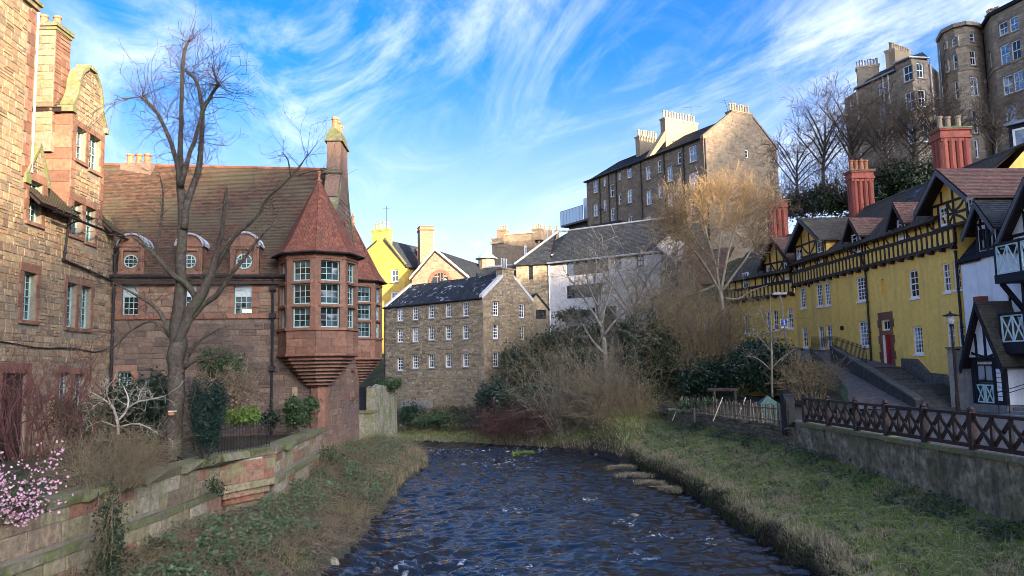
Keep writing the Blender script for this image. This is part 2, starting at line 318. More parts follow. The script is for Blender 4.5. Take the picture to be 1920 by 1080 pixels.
MT['leaf_dark'] = M('dark_leaf', [(.020,.042,.022),(.014,.030,.017),(.032,.060,.026),(.024,.050,.030)], rough=.45, mott=.1, bump=0, spec=.4, transl=.15)
MT['leaf_yew'] = M('yew_leaf', [(.014,.036,.024),(.010,.026,.018),(.022,.050,.030)], rough=.6, mott=.1, bump=0, transl=.1)
MT['leaf_mid'] = M('mid_leaf', [(.045,.085,.028),(.030,.060,.022),(.065,.11,.036),(.05,.075,.03)], rough=.5, mott=.1, bump=0, spec=.4, transl=.2)
MT['leaf_bright'] = M('bright_leaf', [(.13,.20,.03),(.09,.155,.025),(.18,.25,.045)], rough=.45, mott=.1, bump=0, transl=.25)
MT['leaf_ivy'] = M('ivy_leaf', [(.030,.052,.022),(.022,.038,.017),(.045,.072,.028),(.05,.05,.025)], rough=.5, mott=.1, bump=0, spec=.4, transl=.15)
MT['leaf_bramble'] = M('bramble_leaf', [(.075,.14,.058),(.055,.105,.048),(.12,.19,.085),(.08,.11,.045),(.15,.10,.06)], rough=.5, mott=.1, bump=0, transl=.2)
MT['dead_pale'] = M('pale_dead_stalks', [(.40,.33,.22),(.30,.24,.15),(.50,.43,.31)], rough=.9, mott=.2, bump=0)
MT['dead'] = M('dead_stems', [(.22,.155,.095),(.16,.105,.065),(.30,.23,.15),(.12,.075,.05)], rough=.9, mott=.2, bump=0)
MT['grass'] = M('grass_blade', [(0.157,0.253,0.0293),(0.121,0.209,0.0244),(0.205,0.297,0.044),(0.254,0.266,0.0684),(0.133,0.24,0.0293),(0.326,0.316,0.108)], rough=.6, mott=.15, bump=0, transl=.25)
MT['drygrass'] = M('dry_grass_blade', [(.36,.29,.17),(.28,.22,.12),(.44,.37,.23),(.20,.17,.08)], rough=.8, mott=.15, bump=0, transl=.2)
MT['pink'] = M('pink_petal', [(.72,.36,.44),(.62,.24,.34),(.80,.50,.56),(.82,.66,.68)], rough=.6, mott=.08, bump=0, transl=.3)
MT['soil'] = M('soil', [(.07,.055,.035),(.05,.045,.028),(.085,.08,.04)], isl=False, mott=.4, ms=4, bump=.8, bs=9)
MT['turf'] = M('turf', [(.09,.13,.03),(.13,.115,.055),(.075,.115,.026),(.15,.125,.07),(.08,.125,.028)], isl=False, steep=(.045,.033,.022), mott=.4, ms=6, stain=((.16,.135,.09),.75,.55,.5,.66), bump=.9, bs=14)
MT['hillside'] = M('hillside', [(.055,.05,.03),(.04,.045,.022),(.075,.065,.04)], isl=False, mott=.4, ms=2, bump=.8, bs=5)
MT['glass'] = glass('window_glass'); MT['glass_sky'] = glass('window_glass_bright', base=(.03,.05,.085), ior=1.9, spec=.9, wob=.10)
MT['glass_mix'] = glass('leaded_glass', pal=((.012,.018,.02),(.07,.10,.11)), wob=.1)
MT['blind'] = glass('glass_over_blind', base=(.42,.45,.46), rough=.15, wob=.05); MT['curtain'] = glass('glass_over_curtain', pal=((.03,.035,.04),(.36,.38,.40)), rough=.1, wob=.05)
MT['blue'] = M('sign_blue', (.02,.085,.36), rough=.4, mott=.05, bump=0)
MT['frosted'] = M('frosted_lamp', (.62,.60,.55), rough=.3, mott=.05, bump=0)
MT['tarp'] = M('green_tarp', (.02,.07,.055), rough=.5, mott=.25, bump=.3)
MT['copper'] = M('verdigris', (.26,.42,.42), rough=.6, mott=.25, ms=3)
# ------------------------------------------------------------------ building kit
def span(profile, h):
    for (h0, a0, b0), (h1, a1, b1) in zip(profile, profile[1:]):
        if h0 <= h <= h1 and h1 > h0:
            t = (h-h0)/(h1-h0); return a0+(a1-a0)*t, b0+(b1-b0)*t
    return None
def rect_profile(L, h0, h1): return [(h0, 0.0, L), (h1, 0.0, L)]
def gable_profile(L, h0, he, ha, c=None): c = L/2 if c is None else c; return [(h0, 0.0, L), (he, 0.0, L), (ha, c-.02, c+.02)]
def wall(mb, fr, profile, holes=(), d=0.0, reveal=.28):
    """wall face with real openings (s0,s1,h0,h1) and their reveals"""
    hs = sorted(set([round(p[0], 4) for p in profile] + [round(x, 4) for o in holes for x in (o[2], o[3])]))
    lo, hi = profile[0][0], profile[-1][0]; hs = [h for h in hs if lo-1e-3 <= h <= hi+1e-3]
    for a, b in zip(hs, hs[1:]):
        if b-a < 1e-4: continue
        sa = span(profile, a+1e-4); sb = span(profile, b-1e-4)
        if not sa or not sb: continue
        act = sorted([o for o in holes if o[2] < (a+b)/2 < o[3]])
        L0, L1 = sa[0], sb[0]
        for o in act:
            mb.poly([fr.pt(L0, a, d), fr.pt(o[0], a, d), fr.pt(o[0], b, d), fr.pt(L1, b, d)]); L0 = L1 = o[1]
        mb.poly([fr.pt(L0, a, d), fr.pt(sa[1], a, d), fr.pt(sb[1], b, d), fr.pt(L1, b, d)])
    for s0, s1, h0, h1 in holes:
        P = fr.pt; e = d-reveal
        for (a, h), (b, k) in (((s0,h0),(s1,h0)), ((s1,h0),(s1,h1)), ((s1,h1),(s0,h1)), ((s0,h1),(s0,h0))):
            mb.poly([P(a,h,d), P(b,k,d), P(b,k,e), P(a,h,e)])
UNIT = {}
def unit(name, mat, k=0, ch=.07):
    key = (name, mat.name, k)
    if key in UNIT: return UNIT[key]
    r = random.Random(k*91+5); me = bpy.data.meshes.new(name); bm = bmesh.new()
    j = lambda a: a*(r.random()-.5)
    c = [bm.verts.new((x, 0, z)) for x, z in ((0,0),(1,0),(1,1),(0,1))]
    e = [bm.verts.new((x+j(.012), .72, z+j(.02))) for x, z in ((0,0),(1,0),(1,1),(0,1))]
    f = [bm.verts.new((x+j(.03), 1+j(.35)*(k > 0), z+j(.06))) for x, z in ((ch*.6,ch*1.2),(1-ch*.6,ch*1.2),(1-ch*.6,1-ch*1.2),(ch*.6,1-ch*1.2))]
    for i in range(4):
        l = (i+1) % 4; bm.faces.new((c[i], c[l], e[l], e[i])); bm.faces.new((e[i], e[l], f[l], f[i]))
    bm.faces.new(f); bm.to_mesh(me); bm.free(); me.materials.append(mat); UNIT[key] = me; return me
def unit_box(name, mat):
    key = (name, mat.name, 'box')
    if key in UNIT: return UNIT[key]
    me = bpy.data.meshes.new(name); v = [(x,y,z) for z in (0,1) for y in (0,1) for x in (0,1)]
    me.from_pydata(v, [], [(0,1,3,2)[::-1],(4,5,7,6),(0,1,5,4),(1,3,7,5),(3,2,6,7),(2,0,4,6)]); me.materials.append(mat); UNIT[key] = me; return me
def piece(name, root, fr, s0, s1, h0, h1, d0, d1, mat, k=None, ch=.07):
    """one block as an object of its own that shares its mesh with alike blocks"""
    me = unit_box(name, mat) if k is None else unit(name, mat, k, ch)
    Mx = fr.mat(s0, h0, d0, s1-s0, h1-h0, d1-d0); o = org(root)
    for i in range(3): Mx[i][3] -= o[i]
    return new(name, me, root, Mx)
def courses(fr, profile, holes, ch=(.22,.34), w=(.3,.7), joint=.018, seed=1, split=.25):
    """stone layout: list of (s0,s1,h0,h1)"""
    r = random.Random(seed); out = []; h = profile[0][0]; top = profile[-1][0]
    while h < top-.08:
        hh = min(r.uniform(*ch), top-h); a = span(profile, h+.002); b = span(profile, h+hh-.002)
        if not a or not b: h += hh; continue
        L, R = max(a[0], b[0]), min(a[1], b[1])
        iv = [(L, R)]
        for o in holes:
            if o[3] <= h+.02 or o[2] >= h+hh-.02: continue
            nv = []
            for x, y in iv:
                if o[1] <= x or o[0] >= y: nv.append((x, y)); continue
                if o[0]-x > .06: nv.append((x, o[0]))
                if y-o[1] > .06: nv.append((o[1], y))
            iv = nv
        for x, y in iv:
            s = x - (r.uniform(0, w[0]*.6) if len(iv) == 1 else 0)
            while s < y-.02:
                ww = r.uniform(*w); e = min(s+ww, y)
                if y-e < w[0]*.5: e = y
                s_ = max(s, x)
                if e-s_ > .07:
                    if r.random() < split and hh > .17:
                        k = h+hh*r.uniform(.38, .62); out += [(s_+joint/2, e-joint/2, h+joint/2, k-joint/2), (s_+joint/2, e-joint/2, k+joint/2, h+hh-joint/2)]
                    else: out.append((s_+joint/2, e-joint/2, h+joint/2, h+hh-joint/2))
                s = e
        h += hh
    return out
def pxarea(fr, st, d=0.0):
    P = [proj(fr.pt(a, b, d)) for a, b in ((st[0],st[2]),(st[1],st[2]),(st[1],st[3]),(st[0],st[3]))]
    if any(p is None for p in P): return 0
    cx = sum(p[0] for p in P)/4; cy = sum(p[1] for p in P)/4
    if not (-15 < cx < 1935 and -15 < cy < 1095): return 0
    return abs(sum(P[i][0]*P[(i+1)%4][1]-P[(i+1)%4][0]*P[i][1] for i in range(4)))/2
def clad(root, jobs, mat, npart, name='stone', stuffname='stonework', proud=(.012,.04), seed=3, minpx=70):
    """jobs: list of (frame, stones); biggest in view become parts, the rest one joined part"""
    r = random.Random(seed); allst = [(pxarea(fr, s), fr, s) for fr, sts in jobs for s in sts]
    allst.sort(key=lambda t: -t[0]); mb = MB(); n = 0
    for a, fr, s in allst:
        d = r.uniform(*proud)
        if n < npart and a >= minpx:
            piece(name, root, fr, s[0], s[1], s[2], s[3], -.01, d, mat, k=r.randrange(6), ch=.05); n += 1
        else:
            P = fr.pt; c = min(.02, (s[3]-s[2])*.12); q = (s[1]-s[0]), (s[3]-s[2])
            o = [(s[0],s[2]),(s[1],s[2]),(s[1],s[3]),(s[0],s[3])]; i_ = [(s[0]+c,s[2]+c),(s[1]-c,s[2]+c),(s[1]-c,s[3]-c),(s[0]+c,s[3]-c)]
            mb.faces([P(x, y, -.005) for x, y in o]+[P(x+r.uniform(-c,c)*.4, y, d) for x, y in i_], ((0,1,5,4),(1,2,6,5),(2,3,7,6),(3,0,4,7),(4,5,6,7)))
    if mb.f: mb.build(stuffname, mat, root, kind='stuff')
def tiles(root, O, U, V, poly, mat, exp=.13, w=.2, th=.02, name='roof_tiles', seed=1, jit=.15, kind='stuff', mb=None, lift=.03):
    """courses of overlapping tiles on a roof plane; poly: convex outline in (along, up-slope) metres"""
    own = mb is None; mb = mb or MB(); r = random.Random(seed); O = Vector(O); U = Vector(U).normalized(); V = Vector(V).normalized(); Nn = U.cross(V)
    if Nn.z < 0: Nn = -Nn
    v0 = min(p[1] for p in poly); v1 = max(p[1] for p in poly); k = int(math.ceil((v1-v0)/exp)); n = len(poly)
    def cut(v):
        xs = []
        for i in range(n):
            a, b = poly[i], poly[(i+1) % n]
            if (a[1]-v)*(b[1]-v) <= 0 and abs(a[1]-b[1]) > 1e-9: xs.append(a[0]+(b[0]-a[0])*(v-a[1])/(b[1]-a[1]))
        return (min(xs), max(xs)) if len(xs) > 1 else None
    for i in range(k):
        a = v0+i*exp; b = min(a+exp, v1); c = cut((a+b)/2)
        if not c or c[1]-c[0] < .02: continue
        s = c[0]; first = True
        while s < c[1]-.01:
            e = min(s + (w*(.5 if first and i % 2 else 1))*(1+jit*(r.random()-.5)), c[1]); first = False
            z0 = lift+th*(1+.5*r.random()); z1 = lift; g = .004; dv = (r.random()-.5)*exp*.12
            p = [O+U*(s+g)+V*(a+dv)+Nn*z0, O+U*(e-g)+V*(a+dv)+Nn*z0, O+U*(e-g)+V*(b+.02)+Nn*z1, O+U*(s+g)+V*(b+.02)+Nn*z1, O+U*(s+g)+V*(a+dv)+Nn*(z0-th), O+U*(e-g)+V*(a+dv)+Nn*(z0-th)]
            mb.faces(p, ((0,1,2,3),(4,5,1,0))); s = e
    if own: return mb.build(name, mat, root, kind=kind)
def roof_plane(root, fr, s0, s1, he, hr, run, mat, base, d=0.0, over=.25, hip=(0,0), **kw):
    """pitched plane above a facade: from the eaves (height he, overhanging) back to the ridge"""
    U = fr.ex; V = (-fr.n*run + Vector((0,0,hr-he))); ln = V.length; V.normalize(); O = fr.pt(0, he, d) - V*over; e = ln+over
    poly = [(s0, 0), (s1, 0), (s1-hip[1], e), (s0+hip[0], e)]
    mb = MB(); q = [O+U*a+V*b for a, b in poly]; Nn = U.cross(V); Nn = Nn if Nn.z > 0 else -Nn
    t = [p-Nn*.10 for p in q]; mb.faces(q+t, ((0,1,2,3),(7,6,5,4),(0,4,5,1),(1,5,6,2),(2,6,7,3),(3,7,4,0)))
    mb.build('roof', base, root)
    return tiles(root, O, U, V, poly, mat, **kw)
def sash(root, fr, rect, frame_mat, glass_mat, cols=3, rows=4, recess=.2, panes=False, fw=.07, bar=.028, meet=True, d=0.0, top_glass=None, name='window', lit=None, bottom_rail=1.4):
    """window part: frame, sash bars; pane(s) as sub-parts"""
    s0, s1, h0, h1 = rect; mb = MB(); D = d-recess; F = mb.fbox
    F(fr, s0, s0+fw, D-.05, D+.045, h0, h1); F(fr, s1-fw, s1, D-.05, D+.045, h0, h1)
    F(fr, s0+fw, s1-fw, D-.05, D+.044, h0, h0+fw*bottom_rail); F(fr, s0+fw, s1-fw, D-.05, D+.044, h1-fw, h1)
    a0, a1, b0, b1 = s0+fw, s1-fw, h0+fw*bottom_rail, h1-fw; hm = (b0+b1)/2
    if meet: F(fr, a0, a1, D-.04, D+.04, hm-fw*.4, hm+fw*.4)
    for i in range(1, cols): x = a0+(a1-a0)*i/cols; F(fr, x-bar/2, x+bar/2, D-.03, D+.018, b0, b1)
    for i in range(1, rows):
        y = b0+(b1-b0)*i/rows
        if meet and abs(y-hm) < .02: continue
        F(fr, a0, a1, D-.031, D+.016, y-bar/2, y+bar/2)
    w = mb.build(name, frame_mat, root)
    if panes:
        for i in range(cols):
            for j in range(rows):
                x0 = a0+(a1-a0)*i/cols; x1 = a0+(a1-a0)*(i+1)/cols; y0 = b0+(b1-b0)*j/rows; y1 = b0+(b1-b0)*(j+1)/rows
                g = glass_mat[(i*3+j*5) % len(glass_mat)] if isinstance(glass_mat, list) else glass_mat
                if top_glass and j >= rows/2: g = top_glass
                piece('pane', w, fr, x0+.004, x1-.004, y0+.004, y1-.004, D-.03, D-.012, g)
    else:
        g = glass_mat[int((s0*7+h0*3)) % len(glass_mat)] if isinstance(glass_mat, list) else glass_mat
        if top_glass: piece('pane', w, fr, a0-.01, a1+.01, hm, b1+.01, D-.03, D-.012, top_glass); piece('pane', w, fr, a0-.01, a1+.01, b0-.01, hm, D-.03, D-.012, g)
        else: piece('pane', w, fr, a0-.01, a1+.01, b0-.01, b1+.01, D-.03, D-.012, g)
    return w
def surround(root, fr, rect, mat, w=.26, proud=.05, lintel=.3, sill=.16, n=4, d=0.0, seed=0, k0=0, sides=(1,1)):
    s0, s1, h0, h1 = rect; r = random.Random(seed+int(s0*10)); hh = (h1-h0)/n
    for i in range(n):
        e = w*(1.25 if i % 2 else .8); a, b = h0+i*hh+.004, h0+(i+1)*hh-.004
        if sides[0]: piece('surround_stone', root, fr, s0-e, s0-.001, a, b, d-.02, d+proud, mat, k=0, ch=.02)
        if sides[1]: piece('surround_stone', root, fr, s1+.001, s1+e, a, b, d-.02, d+proud, mat, k=0, ch=.02)
    piece('lintel', root, fr, s0-w, s1+w, h1+.002, h1+lintel, d-.02, d+proud+.006, mat, k=0, ch=.02)
    piece('sill', root, fr, s0-w*.7, s1+w*.7, h0-sill, h0-.002, d-.02, d+proud+.05, mat, k=0, ch=.02)
def grow(rect, a, b=None): b = a if b is None else b; return (rect[0]-a, rect[1]+a, rect[2]-b, rect[3]+b)
def pot(root, x, y, z, h, r, mat, n=10, name='chimney_pot'):
    mb = MB(); mb.lathe((x, y, z), [(r*1.12, 0), (r*1.12, h*.08), (r*.92, h*.12), (r*.86, h*.82), (r*1.08, h*.86), (r*1.08, h), (r*.72, h), (r*.70, h*.75)], n)
    return mb.build(name, mat, root)
def chimney(root, fr, s0, s1, d0, d1, h0, h1, mats, pots, pot_h=.8, pot_r=.16, potmat=None, cope=.25, cmat=None, over=.12, name='chimney', line='s'):
    """stack as a part with a coping and pots as sub-parts"""
    mb = MB(); mb.fbox(fr, s0, s1, d0, d1, h0, h1); c = mb.build(name, mats, root)
    m2 = MB(); m2.fbox(fr, s0-over*.5, s1+over*.5, d0-over*.5, d1+over*.5, h1, h1+cope*.45); m2.fbox(fr, s0-over, s1+over, d0-over, d1+over, h1+cope*.45, h1+cope); m2.build('coping', cmat or mats, c)
    for i in range(pots):
        t = (i+.5)/pots
        p = fr.pt(s0+(s1-s0)*t, h1+cope, (d0+d1)/2) if line == 's' else fr.pt((s0+s1)/2, h1+cope, d0+(d1-d0)*t)
        pot(c, p.x, p.y, p.z, pot_h*(1 if i % 3 else .88), pot_r, potmat or MT['pot'])
    return c
def pipe(root, pts, r=.05, mat=None, name='downpipe', collars=True):
    mb = MB(); mb.tube(pts, r, 7)
    if collars:
        for p, q in zip(pts, pts[1:]):
            p, q = Vector(p), Vector(q); n = max(1, int((q-p).length/1.8))
            for i in range(n+1): c = p.lerp(q, i/max(n, 1)); a = (q-p).normalized(); mb.tube([c-a*.05, c+a*.05], r*1.45, 7)
    return mb.build(name, mat or MT['black'], root)
# ------------------------------------------------------------------ land and water
RS = [(1560,1110),(1530,1080),(1430,1015),(1330,950),(1255,905),(1180,872),(1110,850),(1040,840),(940,833),(860,829),(755,825)]
LS = [(560,1110),(610,1080),(690,1000),(735,935),(770,895),(806,872),(800,858),(768,843),(745,834)]
RSW = [onz(u, v, 0.05) for u, v in RS]; LSW = [onz(u, v, 0.05) for u, v in LS]
RSW = [Vector((8.6, -12, 0)), Vector((8.6, 4, 0))] + RSW; LSW = [Vector((-5.6, -12, 0)), Vector((-5.5, 4, 0))] + LSW
def resample(pts, n):
    pts = [Vector((p[0], p[1], p[2] if len(p) > 2 else 0)) for p in pts]; d = [0]
    for a, b in zip(pts, pts[1:]): d.append(d[-1]+(b-a).length)
    out = []
    for i in range(n):
        t = d[-1]*i/(n-1); k = 0
        while k < len(d)-2 and d[k+1] < t: k += 1
        f = (t-d[k])/max(d[k+1]-d[k], 1e-6); out.append(pts[k].lerp(pts[k+1], f))
    return out
def nz(x, y, s=1.0, z=0.0): return mnoise.fractal(Vector((x*s, y*s, z)), 1.0, 2.0, 4)
GW = [onz(-260, 1040, 3.2), onz(0, 958, 3.2), onz(300, 882, 3.2), onz(412, 851, 3.2), onz(515, 837, 3.2), onz(604, 801, 3.2)]
GW = [Vector((p.x, p.y, 0)) for p in GW]
BANKS = {}
def bank(name, shore, wallpts, prof, mat, n=90, m=26, seed=0, amp=.10):
    """lofted bank from the waterline to the foot of a wall; prof maps 0..1 to a share of the rise"""
    A = resample(shore, n); B = resample(wallpts, n); V = np.zeros((n, m, 3)); r = 0
    for i in range(n):
        wob = nz(A[i].x, A[i].y, .55, seed)*.45
        for j in range(m):
            t = j/(m-1); p = A[i].lerp(B[i], t); z = np.interp(t, [q[0] for q in prof], [q[1] for q in prof])
            h = -.35 + (B[i].z+.35)*z + (nz(p.x, p.y, .9, seed+3)*amp + nz(p.x, p.y, 2.6, seed+5)*amp*.45 + nz(p.x, p.y, .25, seed+7)*amp*1.3)*min(1, t*8)*min(1, (1-t)*6+.3)
            d = (B[i]-A[i]).normalized(); V[i, j] = (p.x + d.x*wob*max(0, 1-t*3), p.y + d.y*wob*max(0, 1-t*3), h)
    q = [(i*m+j, (i+1)*m+j, (i+1)*m+j+1, i*m+j+1) for i in range(n-1) for j in range(m-1)]
    o = mesh_np(name, mat, V.reshape(-1, 3), q, smooth=True); o['kind'] = 'structure'; BANKS[name] = V; return o
SC_R = [Vector((14.6, -12, 1.3)), Vector((14.2, 8, 1.3)), Vector((13.75, 20.6, 1.45)), Vector((13.25, 28, 1.8)), Vector((12.7, 35.3, 2.1)), Vector((12.6, 39.5, 2.2)), Vector((11.6, 46, 2.35)), Vector((10.6, 53, 2.3)), Vector((9.6, 58, 3.0))]
bank('right_bank', RSW[:8], SC_R, [(0,0),(.02,.15),(.05,.29),(.10,.38),(.3,.5),(.6,.72),(.85,.9),(1,1.0)], MT['turf'], n=190, m=56, seed=1, amp=.2)
LW = [Vector((-11.2, -12, .95)), Vector((-11.0, 8, .95)), Vector((GW[1].x, GW[1].y, .85)), Vector((GW[2].x, GW[2].y, 1.15)), Vector((-9.7, 27.3, .95)), Vector((-9.0, 29.6, .95)), Vector((-9.6, 39.3, 1.45)), Vector((-10.1, 46, 1.5)), Vector((-10.4, 55, 1.2)), Vector((-9.4, 62, .5))]
bank('left_bank', LSW, LW, [(0,0),(.05,.35),(.12,.5),(.4,.72),(.8,.95),(1,1)], MT['soil'], n=130, m=34, seed=2, amp=.26)
# far bank: slopes from the bend up to the buildings
def far_h(x, y):
    pass
FB = [Vector((p.x, p.y, 0)) for p in RSW[7:]][::-1]          # from left to right along the far shore
FBK = [Vector((-14, 78, 1.6)), Vector((-8, 77, 2.0)), Vector((-3, 73, 2.2)), Vector((3, 76, 4.5)), Vector((8, 76, 8.5)), Vector((14, 74, 9.0)), Vector((17.5, 72, 9.0))]
FBs = [Vector((-15, 67, 0))] + FB + [Vector((10.4, 52.6, 2.2))]
bank('far_bank', FBs, FBK, [(0,0),(.04,.12),(.12,.22),(.45,.45),(.8,.85),(1,1)], MT['turf'], n=100, m=40, seed=5, amp=.2)
def sheet(name, pts, mat, kind='structure'):
    mb = MB(); mb.poly(pts); return mb.build(name, mat, kind=kind)
sheet('garden_ground', [(-30, -5, 2.9), (-10.9, -5, 2.9), (GW[1].x-.3, GW[1].y, 2.9), (GW[2].x-.3, GW[2].y, 2.9), (GW[4].x-.4, GW[4].y, 2.9), (GW[5].x-.3, GW[5].y, 2.9), (-9.9, 40, 2.9), (-30, 40, 2.9)], MT['soil'])
sheet('road', [(13.0, 37, 3.25), (12.9, 35, 3.25), (13.85, 20.6, 3.25), (14.7, -12, 3.25), (60, -12, 3.25), (60, 37, 3.25), (27, 47, 3.25), (20, 43.5, 3.25)], MT['asphalt'])
sheet('garden_terrace', [(13.0, 37, 2.75), (12.6, 35.6, 2.75), (12.5, 39.5, 2.75), (11.5, 46, 2.6), (10.4, 53, 2.6), (10, 60, 3.2), (16, 62, 3.4), (21, 56, 3.6), (20.5, 44, 3.1)], MT['soil'])
# base ground to the horizon and wooded valley sides
mb = MB(); mb.poly([(-1500, -1500, -.9), (1500, -1500, -.9), (1500, 1500, -.9), (-1500, 1500, -.9)]); mb.build('ground', MT['hillside'], kind='structure')
def heightfield(name, x0, x1, y0, y1, dx, fn, mat):
    nx = int((x1-x0)/dx)+1; ny = int((y1-y0)/dx)+1; V = [(x0+i*dx, y0+j*dx, fn(x0+i*dx, y0+j*dx)) for j in range(ny) for i in range(nx)]
    q = [(j*nx+i, j*nx+i+1, (j+1)*nx+i+1, (j+1)*nx+i) for j in range(ny-1) for i in range(nx-1)]
    o = mesh_np(name, mat, V, q, smooth=True); o['kind'] = 'structure'; return o
def sm(t): t = max(0, min(1, t)); return t*t*(3-2*t)
def hill_right(x, y):
    a = x-(31+max(0, (52-y))*.02) if y < 66 else x-(31-(y-66)*1.0)
    z = 3 + 17*sm(a/30) + 6*sm((a-24)/45) if a > 0 else -2+5*sm((a+6)/6)
    if y > 66: z = min(z, 3+ 14*sm((y-66)/22)+4*sm((y-80)/30)) if a > 0 else z
    return z + nz(x, y, .12, 3)*1.0
heightfield('hillside', 20, 150, 34, 180, 3.0, hill_right, MT['hillside'])
def hill_back(x, y):
    z = -1.2+ 10.5*sm((y-84)/14) + 6*sm((y-110)/40) - 6*sm((-x-8)/30)*sm((y-84)/20)
    return z + nz(x, y, .1, 8)*.6
heightfield('back_slope', -90, 60, 84, 260, 4.0, hill_back, MT['hillside'])
# unseen ridge added behind the camera, its outline shaped to shade the village
SHADE_RIDGE = [(-300, 20), (0, 30), (120, 60), (190, 93), (212, 103.5), (221, 113), (228, 117), (232, 114.5), (238, 115.5), (250, 120), (258, 123), (262, 124), (264, 120), (268, 117), (271, 119), (274, 124), (283, 126), (290, 133), (300, 143), (308, 149), (316, 157), (340, 166), (420, 165), (700, 150)]
def shade_hill(x, y):
    d = (y+300)/60.0; h = float(np.interp(x, [p[0] for p in SHADE_RIDGE], [p[1] for p in SHADE_RIDGE]))
    return (h+nz(x, y, .05, 4)*1.2+nz(x, y, .16, 6)*1.0)*math.exp(-d*d)
heightfield('shade_ridge', -300, 700, -480, -110, 6.0, shade_hill, MT['hillside'])
# river
def river():
    xs0, xs1, y0, y1 = -16.0, 13.0, -14.0, 74.0; ny = 760; nx = 250
    ys = np.concatenate([np.linspace(-14, 18, 60), np.linspace(18.1, 74, ny-60)]); xs = np.linspace(xs0, xs1, nx); X, Y = np.meshgrid(xs, ys)
    rs = np.random.RandomState(4); Z = np.zeros_like(X)
    for k in range(90):
        lam = .33*1.020**k*(.8+.4*rs.rand()); th = rs.normal(math.pi/2, 1.0); kx, ky = math.cos(th)*2*math.pi/lam, math.sin(th)*2*math.pi/lam
        Z += .0115*lam**.7*np.sin(kx*X+ky*Y+rs.rand()*6.28 + 1.9*np.sin(X*.9*rs.rand()+Y*.7*rs.rand()+k)+1.3*np.sin(X*1.7*rs.rand()-Y*1.3*rs.rand()+2*k))*(.6+.4*np.sin(X*rs.rand()*.6+Y*rs.rand()*.5+rs.rand()*6))
    rif = np.exp(-((Y-56.5-.10*(X))/3.0)**2)*.8+np.exp(-((Y-25)/3.5)**2-((X+3.2)/1.6)**2)*.7
    Z = Z*(.75+rif*1.3) - .02
    V = np.stack([X, Y, Z], -1).reshape(-1, 3); n = len(ys); idx = np.arange(n*nx).reshape(n, nx); q = np.stack([idx[:-1,:-1], idx[:-1,1:], idx[1:,1:], idx[1:,:-1]], -1).reshape(-1, 4)
    mt = bpy.data.materials.new('river_water'); mt.use_nodes = True; nt = mt.node_tree; N = nt.nodes; L = nt.links; b = N['Principled BSDF']
    b.inputs['Roughness'].default_value = .05; b.inputs['IOR'].default_value = 1.333; b.inputs['Specular IOR Level'].default_value = .5
    g = N.new('ShaderNodeNewGeometry')
    def noise(scale, sc, det=6, rough=.6, off=0):
        mp = N.new('ShaderNodeMapping'); L.new(g.outputs['Position'], mp.inputs[0]); mp.inputs['Scale'].default_value = sc; mp.inputs['Location'].default_value = (off, off, off); n_ = N.new('ShaderNodeTexNoise'); n_.inputs['Scale'].default_value = scale; n_.inputs['Detail'].default_value = det; n_.inputs['Roughness'].default_value = rough; n_.inputs['Distortion'].default_value = .6; L.new(mp.outputs[0], n_.inputs['Vector']); return n_.outputs[0]
    cr = N.new('ShaderNodeValToRGB'); L.new(noise(.35, (1, .55, 1), 4), cr.inputs[0]); e = cr.color_ramp.elements; e[0].position = .40; e[0].color = (.007,.011,.018,1); e[1].position = .68; e[1].color = (.022,.018,.013,1)
    # foam: where the bed breaks the surface
    at_ = N.new('ShaderNodeAttribute'); at_.attribute_name = 'foam'
    mu = N.new('ShaderNodeMath'); mu.operation = 'MULTIPLY'; L.new(at_.outputs['Fac'], mu.inputs[0])
    ra = N.new('ShaderNodeMapRange'); ra.interpolation_type = 'SMOOTHSTEP'; L.new(noise(3.2, (.8, .7, 1), 8, .75, 4), ra.inputs[0]); ra.inputs[1].default_value = .56; ra.inputs[2].default_value = .62; L.new(ra.outputs[0], mu.inputs[1])
    mx = N.new('ShaderNodeMix'); mx.data_type = 'RGBA'; L.new(mu.outputs[0], mx.inputs[0]); L.new(cr.outputs[0], mx.inputs[6]); mx.inputs[7].default_value = (.75,.78,.82,1); L.new(mx.outputs[2], b.inputs['Base Color'])
    rm = N.new('ShaderNodeMath'); rm.operation = 'MULTIPLY_ADD'; L.new(mu.outputs[0], rm.inputs[0]); rm.inputs[1].default_value = .5; rm.inputs[2].default_value = .07; L.new(rm.outputs[0], b.inputs['Roughness'])
    bu = N.new('ShaderNodeBump'); bu.inputs['Strength'].default_value = .6; bu.inputs['Distance'].default_value = .08; L.new(noise(2.6, (1.2, .8, 1), 3, .55), bu.inputs['Height']); L.new(bu.outputs[0], b.inputs['Normal'])
    o = mesh_np('river_water', mt, V, q, smooth=True); o['kind'] = 'structure'
    far = np.exp(-((Y-57.0)/1.7)**2)*((X > -6.5)&(X < 2.5))*(1.0) + np.exp(-((Y-57.5)/1.2)**2)*((X > 3)&(X < 6))*.8 + .55*np.exp(-((Y-50)/2.5)**2-((X+1)/2.5)**2)
    pts = [(1180,975),(1095,935),(930,960),(960,958),(1215,1010),(1190,1045),(870,1055),(935,1075),(1010,1062),(1330,1010),(1240,1000)]
    for u, v in pts:
        p = onz(u, v, 0); far = far + .75*np.exp(-((X-p.x)/.5)**2-((Y-p.y)/.7)**2)
    far = far + .35*np.exp(-((X+3.6)/1.2)**2-((Y-23.2)/2.5)**2)
    a = o.data.attributes.new('foam', 'FLOAT', 'POINT'); a.data.foreach_set('value', np.clip(far, 0, 1).astype(np.float32).ravel())
river()
